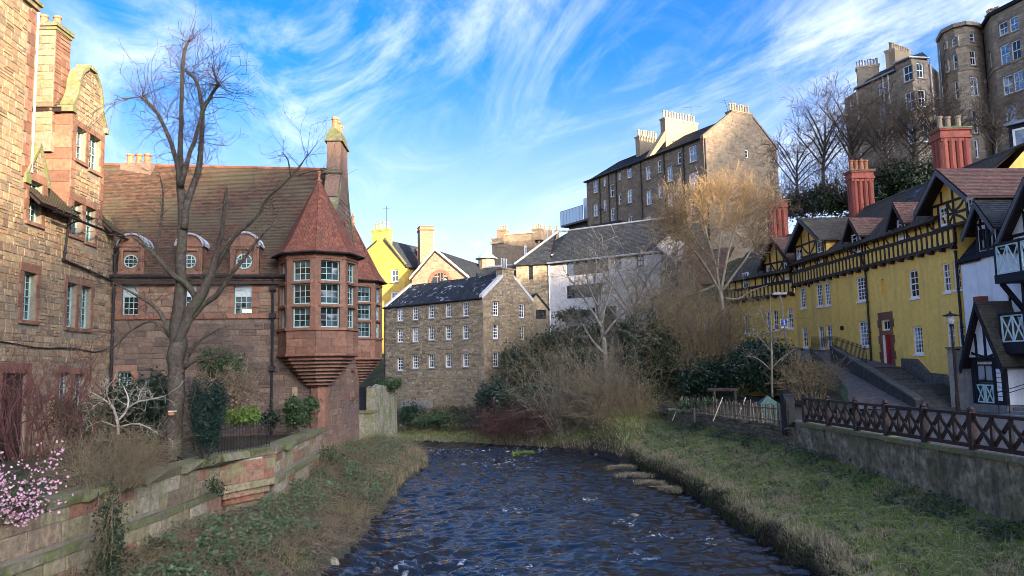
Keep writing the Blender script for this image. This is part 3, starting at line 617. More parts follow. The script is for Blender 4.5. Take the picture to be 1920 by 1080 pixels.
# ------------------------------------------------------------------ left: red sandstone wing
def P2(p): return (p[0], p[1])
WB = at(208, 600, 38.0); WINGDIR = Vector((-.07, 1, 0)).normalized()
WA = Vector((WB.x, WB.y, 0)) - WINGDIR*16.0
fw = Fr((WA.x, WA.y), (WB.x, WB.y))
def build_wing():
    root = thing('sandstone_wing', 'tall warm sandstone building with curved Dutch gable at the far left', 'building', (WB.x, WB.y, 3.0))
    fr = fw; s_t = fr.pix(54, 300)[0]                                  # right edge of the tall tower part
    s_g0 = fr.pix(132, 300)[0]; s_g1 = fr.pix(193, 330)[0]; L = fr.L
    hE = fr.pix(160, 402)[1]; hT = fr.pix(60, 14)[1]
    op = {'a': fr.rect(141, 241, 160.5, 302), 'b': fr.rect(168, 257, 187.5, 321), 'c': fr.rect(131, 378, 153, 442), 'd': fr.rect(160, 390, 178, 455),
          'e': fr.rect(53, 341, 78, 418), 'f': fr.rect(42, 511, 66.5, 601), 'g': fr.rect(124, 531, 142, 614), 'h': fr.rect(152, 537, 169.5, 617),
          'i': fr.rect(109, 699, 130, 760), 'j': fr.rect(140, 702, 158, 760)}
    door = (fr.pix(4, 700)[0], fr.pix(50, 700)[0], 2.9, fr.pix(30, 700)[1])
    holes = list(op.values()) + [door]
    # Dutch gable outline (height, left, right)
    w = s_g1-s_g0; hf = fr.pix(133, 200)[1]; ht = fr.pix(166, 129)[1]; c = (s_g0+s_g1)/2; H = ht-hf
    dutch = [(hE-.01, s_g0, s_g1), (hf, s_g0, s_g1)] + [(hf+H*t, c-w/2*k, c+w/2*k) for t, k in ((.02,1.0),(.10,.93),(.20,.82),(.32,.74),(.44,.70),(.56,.67),(.68,.61),(.78,.53),(.86,.42),(.92,.30),(.96,.20),(1.0,.19))]
    low = rect_profile(L, 2.2, hE); tower = [(hE-.01, 0, s_t), (hT, 0, s_t)]
    sd0, sd1 = fr.pix(49, 380)[0], fr.pix(86, 380)[0]; he2 = fr.pix(60, 335)[1]; ha2 = fr.pix(66, 274)[1]
    dorm = [(hE-.01, sd0, sd1), (he2, sd0, sd1), (he2+.05, sd0-.1, sd1+.0), (ha2, (sd0+sd1)/2-.12, (sd0+sd1)/2+.12)]
    mb = MB(); up = [o for o in holes if o[3] > hE]; lo = [o for o in holes if o[2] < hE]
    cl = lambda o, a, b: (o[0], o[1], max(o[2], a), min(o[3], b))
    wall(mb, fr, low, [cl(o, 2.2, hE) for o in lo]); wall(mb, fr, dutch, [cl(o, hE-.01, 99) for o in up if o[0] > s_g0-.1]); wall(mb, fr, tower, [])
    wall(mb, fr, dorm, [cl(op['e'], hE-.01, 99)])
    # returns: tower side, cheeks of the gabled block, rear
    P = fr.pt
    mb.poly([P(s_t, hE, 0), P(s_t, hE, -7), P(s_t, hT, -7), P(s_t, hT, 0)]); mb.poly([P(0, hT, 0), P(s_t, hT, 0), P(s_t, hT, -7), P(0, hT, -7)])
    mb.poly([P(L, 2.2, 0), P(L, 2.2, -9), P(L, hE+.1, -9), P(L, hE+4.4, -4.5), P(L, hE+.1, 0)]); mb.poly([P(0, 2.2, -9), P(L, 2.2, -9), P(L, hE+.1, -9), P(0, hE+.1, -9)]); mb.poly([P(0, 2.2, 0), P(0, 2.2, -9), P(0, hT, -9), P(0, hT, 0)])
    mb.build('wall', MT['mortar'], root)
    # red ashlar cheek facing the river bend
    ck = MB(); ck.poly([P(s_g0, hE-1, 0), P(s_g0, hE-1, -5.5), P(s_g0, hf+.1, -5.5), P(s_g0, hf+.1, 0)]); ck.poly([P(s_g1, hE-1, 0), P(s_g1, hE-1, -5.5), P(s_g1, hf+.1, -5.5), P(s_g1, hf+.1, 0)])
    ck.build('cheek_wall', MT['mortar'], root)
    fc = Fr((P(s_g0, 0, -5.5).x, P(s_g0, 0, -5.5).y), (P(s_g0, 0, 0).x, P(s_g0, 0, 0).y))
    r = random.Random(5); h = hE-.4
    while h < hf-.05:
        hh = min(.52, hf-h); s = fc.L; k = 0
        while s > 2.2:
            ww = r.uniform(.75, 1.15); piece('ashlar', root, fc, max(s-ww, 0)+.006, s-.004, h+.004, h+hh-.004, -.01, .03, MT['red'], k=0, ch=.02); s -= ww
        h += hh
    hs = [grow(o, .3, .26) for o in holes]
    hs += [(s_t-.001, s_t, 0, 0)]
    q = [(fr, courses(fr, low, hs, seed=11)), (fr, courses(fr, dutch, hs, seed=12, ch=(.2,.3))), (fr, courses(fr, tower, [(s_t-.55, s_t, hE, hT)], seed=13, ch=(.24,.36))), (fr, courses(fr, dorm, [grow(op['e'], .25, .2)], seed=14))]
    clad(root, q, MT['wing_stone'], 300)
    for h in np.arange(hE, hT, .46): e = .34 if int(h/.46) % 2 else .54; piece('quoin', root, fr, s_t-e, s_t+.01, h+.006, h+.454, -.02, .045, MT['red'], k=0, ch=.02)
    for s, sg in ((s_g0, 1), (s_g1, -1)):
        for h in np.arange(hE+.1, hf-.3, .42): e = .28 if int(h/.42) % 2 else .42; piece('quoin', root, fr, min(s, s+sg*e), max(s, s+sg*e), h+.006, h+.414, -.02, .047, MT['red'], k=0, ch=.02)
    for k, o in op.items():
        if k in 'bdhj': surround(root, fr, o, MT['red'], w=.22, sides=(0, 1), lintel=.28)
        elif k in 'acgi': surround(root, fr, o, MT['red'], w=.24, sides=(1, 1), lintel=.3)
        else: surround(root, fr, o, MT['red'], w=.30, lintel=.36)
        sash(root, fr, o, MT['sage'], [MT['glass_mix'], MT['glass']], cols=3, rows=6 if k in 'efgh' else 4, recess=.24, panes=True, fw=.06)
    surround(root, fr, door, MT['red'], w=.3, lintel=.4, sill=.05)
    d = MB(); d.fbox(fr, door[0], door[1], -.22, -.14, door[2], door[3]); dd = d.build('door', MT['timber'], root)
    for i in range(5): x = door[0]+(door[1]-door[0])*(i+.5)/5; piece('board', dd, fr, x-.12, x+.12, door[2]+.1, door[3]-.1, -.15, -.11, MT['timber'], k=0, ch=.02)
    # curved coping on the gable
    cp = MB()
    for sg in (0, 1):
        pts = [(a[1+sg], a[0]) for a in dutch[1:]]
        for (a, h), (b, k) in zip(pts, pts[1:]):
            o = -.1 if sg == 0 else .1
            cp.faces([P(a, h, .1), P(a+o, h+.12, .1), P(b+o, k+.12, .1), P(b, k, .1), P(a, h, -.5), P(a+o, h+.12, -.5), P(b+o, k+.12, -.5), P(b, k, -.5)], ((0,1,2,3),(1,5,6,2),(4,7,6,5),(0,3,7,4),(0,4,5,1),(3,2,6,7)))
    cp.fbox(fr, c-w*.12, c+w*.12, -.5, .14, ht, ht+.16); cp.fbox(fr, s_g0-.22, s_g0+.1, -.55, .14, hf-.22, hf+.05); cp.fbox(fr, s_g1-.1, s_g1+.2, -.55, .14, hf-.22, hf+.05)
    cp.build('gable_coping', MT['cope'], root)
    # roof of the gabled block: ridge runs back from the gable, one slope faces the camera
    hr = hf+H*.80; 
    for sg, sx in ((0, s_g0-.25), (1, s_g1+.25)):
        U = -fr.n; O = P(sx, hf-.10, -.35); V = P(c, hr, -.35)-O; ln = V.length
        m2 = MB(); q4 = [O, O+U*6, O+U*6+V, O+V]; m2.poly(q4); m2.poly([p-Vector((0,0,.1)) for p in q4]); m2.poly([O, O+U*6, O+U*6-Vector((0,0,.16)), O-Vector((0,0,.16))]); m2.build('block_roof', MT['timber'], root)
        tiles(root, O, U, V, [(0,0),(6,0),(6,ln),(0,ln)], MT['tile'], exp=.14, w=.22, seed=31+sg, name='block_roof_tiles')
    # main roof slope over the river front with deep eaves, gutter and brackets
    for a, b in ((s_t, s_g0-.02), (s_g1+.02, L)):
        if b-a > .3: roof_plane(root, fr, a, b, hE+.02, hE+4.4, 4.5, MT['tile'], MT['timber'], over=.75, exp=.13, w=.2, seed=int(a*3)+1)
    g = MB(); hg = hE-.62
    pts = [P(s_t+.9, hg, .62), P(L+.6, hg-.02, .62)]
    n = 24; prev = None
    for i in range(n+1):
        p = pts[0].lerp(pts[1], i/n); ring = [p + fr.n*(.085*math.cos(t)) + Vector((0,0,.085*math.sin(t))) for t in np.linspace(math.pi, 2*math.pi, 6)]
        if prev:
            for j in range(5): g.poly([prev[j], ring[j], ring[j+1], prev[j+1]])
        prev = ring
    g.build('gutter', MT['black'], root)
    for s in np.arange(s_t+1.2, L, .62): 
        if not (s_g0-.1 < s < s_g1+.1): b_ = MB(); b_.bar(P(s, hE-.42, .02), P(s, hE-.50, .55), .09, .14); b_.build('rafter_foot', MT['timber'], root)
    # pent roof sweep of the small wall-head dormer
    sc = (sd0+sd1)/2
    for sx in (sd0-.12, sd1+.35):
        U = -fr.n; O = P(sx, he2-.25 if sx > sc else he2, -.02); V = P(sc, ha2+.03, -.02)-O; m2 = MB(); q4 = [O, O+U*2.6, O+U*2.6+V, O+V]; m2.poly(q4); m2.build('dormer_roof', MT['timber'], root)
        tiles(root, O, U, V, [(0,0),(2.6,0),(2.6,V.length),(0,V.length)], MT['tile'], exp=.13, seed=41, name='dormer_tiles')
    dc = MB()
    for a, b in (((sd0-.16, he2), (sc, ha2+.05)), ((sc, ha2+.05), (sd1+.1, he2-.1))):
        dc.faces([P(a[0], a[1], .12), P(b[0], b[1], .12), P(b[0], b[1]+.2, .12), P(a[0], a[1]+.2, .12), P(a[0], a[1], -.3), P(b[0], b[1], -.3), P(b[0], b[1]+.2, -.3), P(a[0], a[1]+.2, -.3)], ((0,1,2,3),(3,2,6,7),(4,7,6,5),(0,4,5,1),(0,3,7,4),(1,5,6,2)))
    dc.fbox(fr, sd0-.3, sd0+.06, -.3, .14, he2-.3, he2+.12); dc.build('dormer_coping', MT['cope'], root)
    # crow steps on the far end
    for i in range(9):
        x0 = -.2-i*.5; h0 = hE+.05+i*.49
        m2 = MB(); m2.fbox(fr, L-.32, L+.06, x0-.55, x0, h0-.3, h0+.42); m2.build('crow_step', MT['cope'], root)
    # stack
    fch = Fr((at(56, 100, 33.2).x-1.3, 33.2), (at(103, 100, 33.2).x, 33.2)); ht_c = fch.pix(90, 56)[1]
    chimney(root, fch, 0, fch.L, -1.15, 0, hE+2.5, ht_c, MT['mortar'], 4, .62, .17, MT['pot'], cope=.34, cmat=MT['cope'], over=.13)
    fs = fch.off(0); fs2 = Fr((fch.B.x, fch.B.y), (fch.B.x, fch.B.y+1.15))
    for f_, sd in ((fs, 1), (fs2, 2)):
        stn = courses(f_, rect_profile(f_.L, hE+3.4, ht_c), [], ch=(.26,.4), w=(.3,.75), seed=50+sd)
        clad(root, [(f_, stn)], MT['wing_stone'] if sd == 1 else MT['red'], 40, minpx=60, stuffname='stack_stonework', seed=sd)
    # cornice of the tower
    m2 = MB(); m2.fbox(fr, 0, s_t+.12, -.4, .14, hT, hT+.2); m2.fbox(fr, 0, s_t+.2, -.4, .22, hT+.2, hT+.34); m2.build('cornice', MT['cope'], root)
    pipe(root, [P(s_t+.07, hE+.8, .09), P(s_t+.07, hT-.1, .09)], .04, MT['grey_render'], name='waste_pipe')
    # gutter downpipe: drop, dog-leg, then the corner pipe
    a = fr.pix(128, 415, .1); b = fr.pix(121, 473, .1); b2 = fr.pix(119, 487, .1); c2 = fr.pix(206, 526, .1)
    pipe(root, [P(a[0], hg, .6), P(a[0], a[1]-.1, .12), P(b[0], b[1], .12), P(b2[0], b2[1], .12), P(L-.22, c2[1], .12)], .055)
    e1 = fr.pix(214, 440, .1)
    pipe(root, [P(L+.5, hg-.05, .6), P(L-.1, hg-.9, .14), P(L-.1, 2.6, .14)], .07)
    mq = MB(); mq.tube([P(*fr.pix(u, v, .06), .06) for u, v in ((-10, 639), (30, 645), (62, 651), (92, 653), (110, 652), (150, 655), (180, 661), (200, 655))], .03, 5); mq.build('cable', MT['black'], root)
build_wing()
# ------------------------------------------------------------------ left: the hall with its corner oriels
HL = at(207, 600, 38.0); HC = at(606, 640, 39.7); HG = at(673, 640, 51.0)
HE = 11.05; HR = 18.05; HSTR = 8.9
def oriel(root, c, R, a0, z, apex, rows, faces, n_apex=.0, seed=0, tname='oriel'):
    """octagonal corner oriel: corbel, panel zone, mullioned lights, tiled spire"""
    zc, zp, zs, ze = z; N = 8
    ang = [a0 + i*2*math.pi/N for i in range(N)]
    pt = lambda r, i, h: Vector((c[0]+r*math.sin(ang[i % N]), c[1]-r*math.cos(ang[i % N]), h))
    steps = 9; gv = MB()
    rk = lambda i: .55+(R-.55)*(i/steps)**.9
    for i in range(steps):
        h0 = zc+(zp-zc)*i/steps; h1 = zc+(zp-zc)*(i+1)/steps; hm = h0+(h1-h0)*.40; r1 = rk(i+1); r0 = rk(i)-.05; mb = MB()
        for j in range(N):
            gv.poly([pt(r0, j, h0-.01), pt(r0, j+1, h0-.01), pt(r0+.03, j+1, hm), pt(r0+.03, j, hm)])
            q = [(r0-.05, hm), (r1-.06, hm+.004), (r1, hm+(h1-hm)*.3), (r1, h1-(h1-hm)*.25), (r1-.05, h1), (r0-.05, h1)]
            for (a, x), (b, y) in zip(q, q[1:]): mb.poly([pt(a, j, x), pt(a, j+1, x), pt(b, j+1, y), pt(b, j, y)])
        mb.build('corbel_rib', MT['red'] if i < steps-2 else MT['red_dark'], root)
    gv.build('corbel_groove_shade', MT['hall_low'], root)  # grooves in darker stone: shade between the ribs put into the colour
    mb = MB()
    for j in range(N): mb.poly([pt(R-.06, j, zp), pt(R-.06, j+1, zp), pt(R-.06, j+1, zs), pt(R-.06, j, zs)])
    mb.build('panel_core', MT['red_dark'], root)
    r = random.Random(seed)
    for j in faces:
        f = Fr(tuple(pt(R-.04, j, 0))[:2], tuple(pt(R-.04, j+1, 0))[:2])
        h = zp+.03; k = 0
        while h < zs-.12:
            hh = (zs-zp-.1)/3; s = 0; cuts = [0, r.uniform(.35, .6)*f.L, f.L] if k % 2 else [0, r.uniform(.2, .35)*f.L, r.uniform(.6, .8)*f.L, f.L]
            for a, b in zip(cuts, cuts[1:]): piece('panel_stone', root, f, a+.003, b-.003, h+.004, h+hh-.004, -.03, .04, MT['red'], k=0, ch=.012)
            h += hh; k += 1
    # string mouldings
    for h, e, t in ((zp-.05, .07, .12), (zs-.06, .09, .13), (ze-.30, .05, .08)):
        mb = MB()
        for j in range(N): 
            a, b, a2, b2 = pt(R+e, j, h), pt(R+e, j+1, h), pt(R+e, j, h+t), pt(R+e, j+1, h+t)
            mb.poly([a, b, b2, a2]); mb.poly([pt(R-.2, j, h), pt(R-.2, j+1, h), b, a]); mb.poly([a2, b2, pt(R-.2, j+1, h+t), pt(R-.2, j, h+t)])
        mb.build('moulding', MT['red_dark'], root)
    # lights
    hh = (ze-.3-zs-.06); nr = rows
    for j in faces:
        f = Fr(tuple(pt(R, j, 0))[:2], tuple(pt(R, j+1, 0))[:2]); ml = .29; tr = .15; row = (hh-tr*(nr-1)-.12)/nr; holes = []
        for i in range(nr):
            h0 = zs+.08+i*(row+tr); holes.append((ml, f.L-ml, h0, h0+row))
        mb = MB(); wall(mb, f, rect_profile(f.L, zs+.05, ze), holes, reveal=.3); mb.build('mullion_wall', MT['red'], root)
        for i, o in enumerate(holes):
            piece('transom', root, f, .16, f.L-.16, o[2]-.10, o[2]-.005, -.05, .05, MT['red'], k=0, ch=.03)
            if i < nr-1: piece('label_mould', root, f, .2, f.L-.2, o[3]+.005, o[3]+.05, -.05, .04, MT['red_dark'], k=0, ch=.03)
            sash(root, f, o, MT['sage'], [MT['glass_mix'], MT['glass'], MT['curtain']] if (j+seed) % 2 else [MT['glass_mix'], MT['glass_mix'], MT['glass']], cols=3, rows=3, recess=.20, panes=True, fw=.05, meet=False, bar=.024, bottom_rail=1.4)
    # spire: slightly bell-cast octagon in tile courses
    Rr = R+.30; mb = MB(); core = MB(); H = apex-ze
    prof = [(0, Rr), (.10, Rr*.855), (.2, Rr*.745), (1.0, Rr*.03)]
    rad = lambda t: np.interp(t, [p[0] for p in prof], [p[1] for p in prof])
    n = int(H/.125)
    rr = random.Random(seed+3)
    for i in range(n):
        t0, t1 = i/n, (i+1)/n; h0, h1 = ze+H*t0, ze+H*t1; r0, r1 = rad(t0), rad(t1)
        for j in range(N):
            a, b = pt(r0+.028, j, h0), pt(r0+.028, j+1, h0); a2, b2 = pt(r1+.006, j, h1+.02), pt(r1+.006, j+1, h1+.02); ln = (b-a).length; m_ = max(1, int(round(ln/.2))); off = (.5/m_ if i % 2 else 0)
            cuts = [0]+[k/m_+off for k in range(0 if off else 1, m_) if 0 < k/m_+off < 1]+[1]
            for x, y in zip(cuts, cuts[1:]):
                g = .012/max(ln, .1); x_, y_ = x+g, y-g; up = Vector((0,0,.012*rr.random()))
                p = [a.lerp(b, x_)+up, a.lerp(b, y_)+up, a2.lerp(b2, y_), a2.lerp(b2, x_)]
                lo = Vector((0,0,-.022)); mb.faces([*p, p[0]+lo, p[1]+lo], ((0,1,2,3),(4,5,1,0)))
            core.poly([pt(r0, j, h0), pt(r0, j+1, h0), pt(r1, j+1, h1), pt(r1, j, h1)])
    for j in range(N):
        core.poly([pt(Rr, j, ze), pt(Rr, j+1, ze), pt(R-.1, j+1, ze-.04), pt(R-.1, j, ze-.04)])
    core.build('spire', MT['timber'], root); mb.build('spire_tiles', MT['tile_red'], root, kind='stuff')
    g = MB()
    for j in range(N): g.tube([pt(Rr+.04, j, ze-.02), pt(Rr+.04, j+1, ze-.02)], .05, 6)
    g.build('gutter', MT['black'], root)
    f = MB(); f.lathe((c[0], c[1], apex-.55), [(.20,0),(.17,.2),(.11,.55),(.15,.58),(.15,.64),(.07,.70),(.06,.95),(.11,1.02),(.12,1.08),(.06,1.16),(.0,1.32)], 10); f.build('finial', MT['pot'], root, smooth=True)
def build_hall():
    root = thing('sandstone_hall', 'red sandstone hall with steep tiled roof and conical corner turret', 'building', (HC.x, HC.y, 2.5))
    fr = Fr((HL.x, HL.y), (HC.x, HC.y)); gf = Fr((HC.x, HC.y), (HG.x, HG.y)); L = fr.L; P = fr.pt
    ops = [fr.rect(229, 521, 260, 592), fr.rect(337, 521, 368, 591), fr.rect(439, 521, 473, 591)]
    low = fr.rect(221, 697, 246, 730)
    mb = MB(); wall(mb, fr, rect_profile(L, 1.5, HE), ops+[low]); 
    # gable wall facing the river
    gp = gable_profile(gf.L, -.2, HE, HR+.35); slots = [(gf.pix(638, 700)[0], gf.pix(644, 700)[0], gf.pix(640, 745)[1], gf.pix(640, 700)[1]), (gf.pix(657, 700)[0], gf.pix(663, 700)[0], gf.pix(659, 745)[1], gf.pix(659, 696)[1])]
    wall(mb, gf, gp, slots, reveal=.25); G = gf.pt; gl = gf.L
    back = fr.n*-13
    mb.poly([P(0, 1.5, 0), P(0, 1.5, -11.4), P(0, HE, -11.4), P(0, HR, -5.7), P(0, HE, 0)]); 
    mb.build('wall', MT['mortar_dark'], root)
    dk = MB(); [dk.fbox(gf, s[0], s[1], -.25, -.2, s[2], s[3]) for s in slots]; dk.build('slit_backing', MT['black'], root)
    hs = [grow(o, .32, .14) for o in ops]+[grow(low, .25, .2), (0, L, HSTR-.14, HSTR+.14)]
    q = [(fr, courses(fr, rect_profile(L, 1.5, HE-.02), hs, ch=(.24,.36), w=(.35,.85), seed=21)), (gf, courses(gf, gp, [grow(s, .15) for s in slots], ch=(.25,.4), w=(.35,.9), seed=22))]
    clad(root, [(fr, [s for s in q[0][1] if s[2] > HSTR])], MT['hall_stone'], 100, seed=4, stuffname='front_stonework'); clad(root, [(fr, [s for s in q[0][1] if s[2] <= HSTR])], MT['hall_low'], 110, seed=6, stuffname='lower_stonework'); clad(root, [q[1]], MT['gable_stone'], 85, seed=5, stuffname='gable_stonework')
    for o in ops:
        surround(root, fr, o, MT['red'], w=.30, lintel=.16, sill=.10, n=5); sash(root, fr, o, MT['sage'], MT['glass'], cols=3, rows=6, recess=.2, panes=True, fw=.06, top_glass=MT['blind'])
    lit = ops[2]
    surround(root, fr, low, MT['red'], w=.25, lintel=.3, n=2); sash(root, fr, low, MT['sage'], MT['glass'], cols=3, rows=3, recess=.2, panes=True)
    for s in np.arange(0, L-.3, 1.1): piece('string_course', root, fr, s+.004, min(s+1.1, L)-.004, HSTR-.12, HSTR+.12, -.02, .12, MT['red_dark'], k=0, ch=.03)
    for s in slots: surround(root, gf, s, MT['red'], w=.2, n=4, lintel=.2)
    # red pier and nib under the oriel
    m2 = MB()
    for j in range(8):
        a0 = math.radians(10)+j*math.pi/4; a1 = a0+math.pi/4; R_ = .50
        f = lambda a, h: Vector((HC.x-.25+R_*math.sin(a), HC.y-R_*math.cos(a)+.1, h)); m2.poly([f(a0, 3.2), f(a1, 3.2), f(a1, 5.5), f(a0, 5.5)])
    m2.build('pier', MT['red'], root)
    c1 = at(597, 560, 39.7)
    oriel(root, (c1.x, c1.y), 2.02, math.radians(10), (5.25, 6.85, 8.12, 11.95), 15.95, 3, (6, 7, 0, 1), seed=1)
    c2 = at(661, 600, 51.3)
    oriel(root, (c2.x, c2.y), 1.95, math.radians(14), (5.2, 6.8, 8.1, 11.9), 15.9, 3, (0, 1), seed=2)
    # roof
    run = 5.75; U = fr.ex; V = (gf.pt(gf.L/2, HR, 0) - gf.pt(0, HE, 0)); V = Vector((V.x, V.y, V.z)); ln = V.length; Vn = V.normalized()
    O = P(-4, HE-.02, 0) - Vn*.45; e = ln+.45; poly = [(0,0),(L+4-.5,0),(L+4-.5,e),(0,e)]
    mb = MB(); qd = [O+U*a+Vn*b for a, b in poly]; mb.poly(qd); mb.poly([p-Vector((0,0,.15)) for p in qd]); mb.poly([qd[0], qd[1], qd[1]-Vector((0,0,.15)), qd[0]-Vector((0,0,.15))])
    V2 = gf.pt(gf.L/2, HR, 0)-gf.pt(gf.L, HE, 0); O2 = gf.pt(gf.L, HE, 0)-U*(L+4); mb.poly([O2, O2+U*(L+3.5), O2+U*(L+3.5)+V2, O2+V2]); mb.build('roof', MT['timber'], root)
    tiles(root, O, U, Vn, poly, MT['tile'], exp=.125, w=.24, th=.022, seed=61)
    rg = MB(); rp = gf.pt(gf.L/2, HR+.06, 0)
    for i in range(44): a = rp-U*(.55+i*.40); rg.tube([a, a-U*.39], .10, 8)
    rg.build('ridge_tiles', MT['tile_red'], root, kind='stuff')
    # gable skews with corner coping stones
    cp = MB()
    for s0, h0, s1, h1 in ((-.1, HE-.1, gl/2-.9, HR-1.2), (gl+.1, HE-.1, gl/2+.9, HR-1.2)):
        for i in range(10):
            a = i/10; b = (i+.97)/10; A_ = (s0+(s1-s0)*a, h0+(h1-h0)*a); B_ = (s0+(s1-s0)*b, h0+(h1-h0)*b)
            cp = MB(); cp.faces([G(*A_, .08), G(*B_, .08), G(B_[0], B_[1]+.42, .08), G(A_[0], A_[1]+.42, .08), G(*A_, -.62), G(*B_, -.62), G(B_[0], B_[1]+.42, -.62), G(A_[0], A_[1]+.42, -.62)], ((0,1,2,3),(3,2,6,7),(4,7,6,5),(0,4,5,1),(0,3,7,4),(1,5,6,2))); cp.build('skew_stone', MT['cope'], root)
    # gable stack
    cf = gf; sc = gl/2; m3 = MB(); z0, z1 = HR-2.0, 19.55
    m3.prism(cf, [(sc-2.0, z0), (sc+2.0, z0), (sc+1.35, z0+1.6), (sc+1.15, z0+2.4), (sc+1.12, z1), (sc-1.12, z1), (sc-1.15, z0+2.4), (sc-1.35, z0+1.6)], -.78, .03); ch = m3.build('chimney', MT['gable_stone'], root)
    m3 = MB(); m3.fbox(cf, sc-1.24, sc+1.24, -.92, .14, z1, z1+.14); m3.build('coping', MT['cope'], ch)
    m3 = MB(); m3.fbox(cf, sc-1.12, sc+1.12, -.8, .03, z1+.14, z1+.6); m3.prism(Fr((cf.pt(sc-1.13,0,-.8).x, cf.pt(sc-1.13,0,-.8).y), (cf.pt(sc-1.13,0,.03).x, cf.pt(sc-1.13,0,.03).y)), [(.04, z1+.14), (.79, z1+.14), (.79, z1+.5), (.6, z1+.74), (.415, z1+.82), (.23, z1+.74), (.04, z1+.5)], -.05, .06); m3.build('pediment', MT['cope'], ch)
    m3 = MB(); m3.fbox(cf, sc-1.5, sc-1.1, -.95, .1, z0+1.5, z0+1.72); m3.build('corbel_stone', MT['cope'], ch)
    for i in range(3): p = cf.pt(sc-.75+i*.75, z1+.6, -.38); pot(ch, p.x, p.y, p.z, .95, .2, MT['pot'])
    # carved niche on the gable
    m3 = MB(); pc = cf.pt(gl*.5-.2, HR-3.6, .05); 
    for t in np.linspace(0, 2*math.pi, 15)[:-1]: m3.fbox(cf, gl*.5-.2+.42*math.cos(t)-.06, gl*.5-.2+.42*math.cos(t)+.06, -.02, .10, HR-3.6+.42*math.sin(t)-.06, HR-3.6+.42*math.sin(t)+.06)
    m3.fbox(cf, gl*.5-.4, gl*.5+.0, -.02, .04, HR-5.6, HR-4.2); m3.build('carved_niche', MT['red_dark'], root)
    # barrel-roofed dormers over the windows
    for (u0, u1), cu in (((222, 270), 248), ((331, 379), 357), ((431, 485), 458)):
        s0, s1 = fr.pix(u0, 480)[0], fr.pix(u1, 480)[0]; hs_ = fr.pix(cu, 461)[1]; s_c = (s0+s1)/2; r_ = (s1-s0)/2; hc = fr.pix(cu, 490)[1]
        arch = [(s_c+r_*math.cos(t), hs_+r_*.92*math.sin(t)) for t in np.linspace(0, math.pi, 13)]
        m4 = MB(); m4.prism(fr, [(s0, HE+.02), (s1, HE+.02)]+arch, -.35, -.02)
        P0 = fr.pt
        m4.poly([P0(s1, HE, -.1), P0(s1, HE, -2.0), P0(s1, hs_, -2.0), P0(s1, hs_, -.1)]); m4.poly([P0(s0, HE, -.1), P0(s0, HE, -2.0), P0(s0, hs_, -2.0), P0(s0, hs_, -.1)])
        dm = m4.build('dormer', MT['red'], root)
        m4 = MB(); arc2 = [(s_c+(r_+.10)*math.cos(t), hs_+(r_*.92+.10)*math.sin(t)) for t in np.linspace(0, math.pi, 17)]
        for i, ((a, h), (b, k)) in enumerate(zip(arc2, arc2[1:])):
            m4.poly([P0(a, h, .10), P0(b, k, .10), P0(b, k, -2.6), P0(a, h, -2.6)])
            m4.poly([P0(a, h, .10), P0(b, k, .10), P0(b, k-.0, -.0), P0(a, h, -.0)])
            ia, ib = (s_c+(a-s_c)*.86, hs_+(h-hs_)*.86), (s_c+(b-s_c)*.86, hs_+(k-hs_)*.86); m4.poly([P0(a, h, .10), P0(b, k, .10), P0(*ib, .10), P0(*ia, .10)])
        for j in range(5):
            x = -.35-j*.45; m4.tube([P0(a, h, x) for a, h in arc2], .025, 5)
        m4.build('lead_roof', MT['lead'], dm)
        m4 = MB()     # moulded square frame round the oculus
        w_ = r_*.60; h0, h1 = hc-r_*.62, hc+r_*.72
        for e, d0, d1 in ((.18, -.05, .05), (.09, -.05, .10)):
            m4.fbox(fr, s_c-w_-e, s_c-w_-e+.09, d0, d1, h0-.05, h1+e); m4.fbox(fr, s_c+w_+e-.09, s_c+w_+e, d0, d1, h0-.05, h1+e); m4.fbox(fr, s_c-w_-e, s_c+w_+e, d0, d1+.004, h1+e, h1+e+.08)
        m4.fbox(fr, s0-.06, s1+.06, -.1, .10, hs_-.05, hs_+.05); m4.fbox(fr, s0-.03, s1+.03, -.1, .08, HE+.0, HE+.09); m4.build('moulding', MT['red'], dm)
        m4 = MB(); N = 20; ro = r_*.56
        for i in range(N):
            a, b = 2*math.pi*i/N, 2*math.pi*(i+1)/N
            m4.poly([P0(s_c+ro*math.cos(a), hc+ro*math.sin(a), .03), P0(s_c+ro*math.cos(b), hc+ro*math.sin(b), .03), P0(s_c+ro*.84*math.cos(b), hc+ro*.84*math.sin(b), .03), P0(s_c+ro*.84*math.cos(a), hc+ro*.84*math.sin(a), .03)]); m4.poly([P0(s_c+ro*.84*math.cos(b), hc+ro*.84*math.sin(b), .03), P0(s_c+ro*.84*math.cos(a), hc+ro*.84*math.sin(a), .03), P0(s_c+ro*.84*math.cos(a), hc+ro*.84*math.sin(a), -.01), P0(s_c+ro*.84*math.cos(b), hc+ro*.84*math.sin(b), -.01)])
        for t in (-.3, .3): m4.fbox(fr, s_c+t*ro-.014, s_c+t*ro+.014, -.01, .02, hc-ro*.8, hc+ro*.8); m4.fbox(fr, s_c-ro*.8, s_c+ro*.8, -.01, .019, hc+t*ro-.014, hc+t*ro+.014)
        m4.build('oculus_frame', MT['sage'], dm)
        m4 = MB(); m4.poly([P0(s_c+ro*.86*math.cos(2*math.pi*i/N), hc+ro*.86*math.sin(2*math.pi*i/N), .0) for i in range(N)]); m4.build('pane', MT['glass'], dm)
    g = MB(); g.tube([P(-.3, HE-.12, .38), P(L-1.9, HE-.12, .38)], .09, 8); g.build('gutter', MT['black'], root)
    s = fr.pix(511, 640)[0]
    pipe(root, [P(s, HE-.15, .36), P(s, HE-.7, .10), P(s, 2.4, .10)], .07)
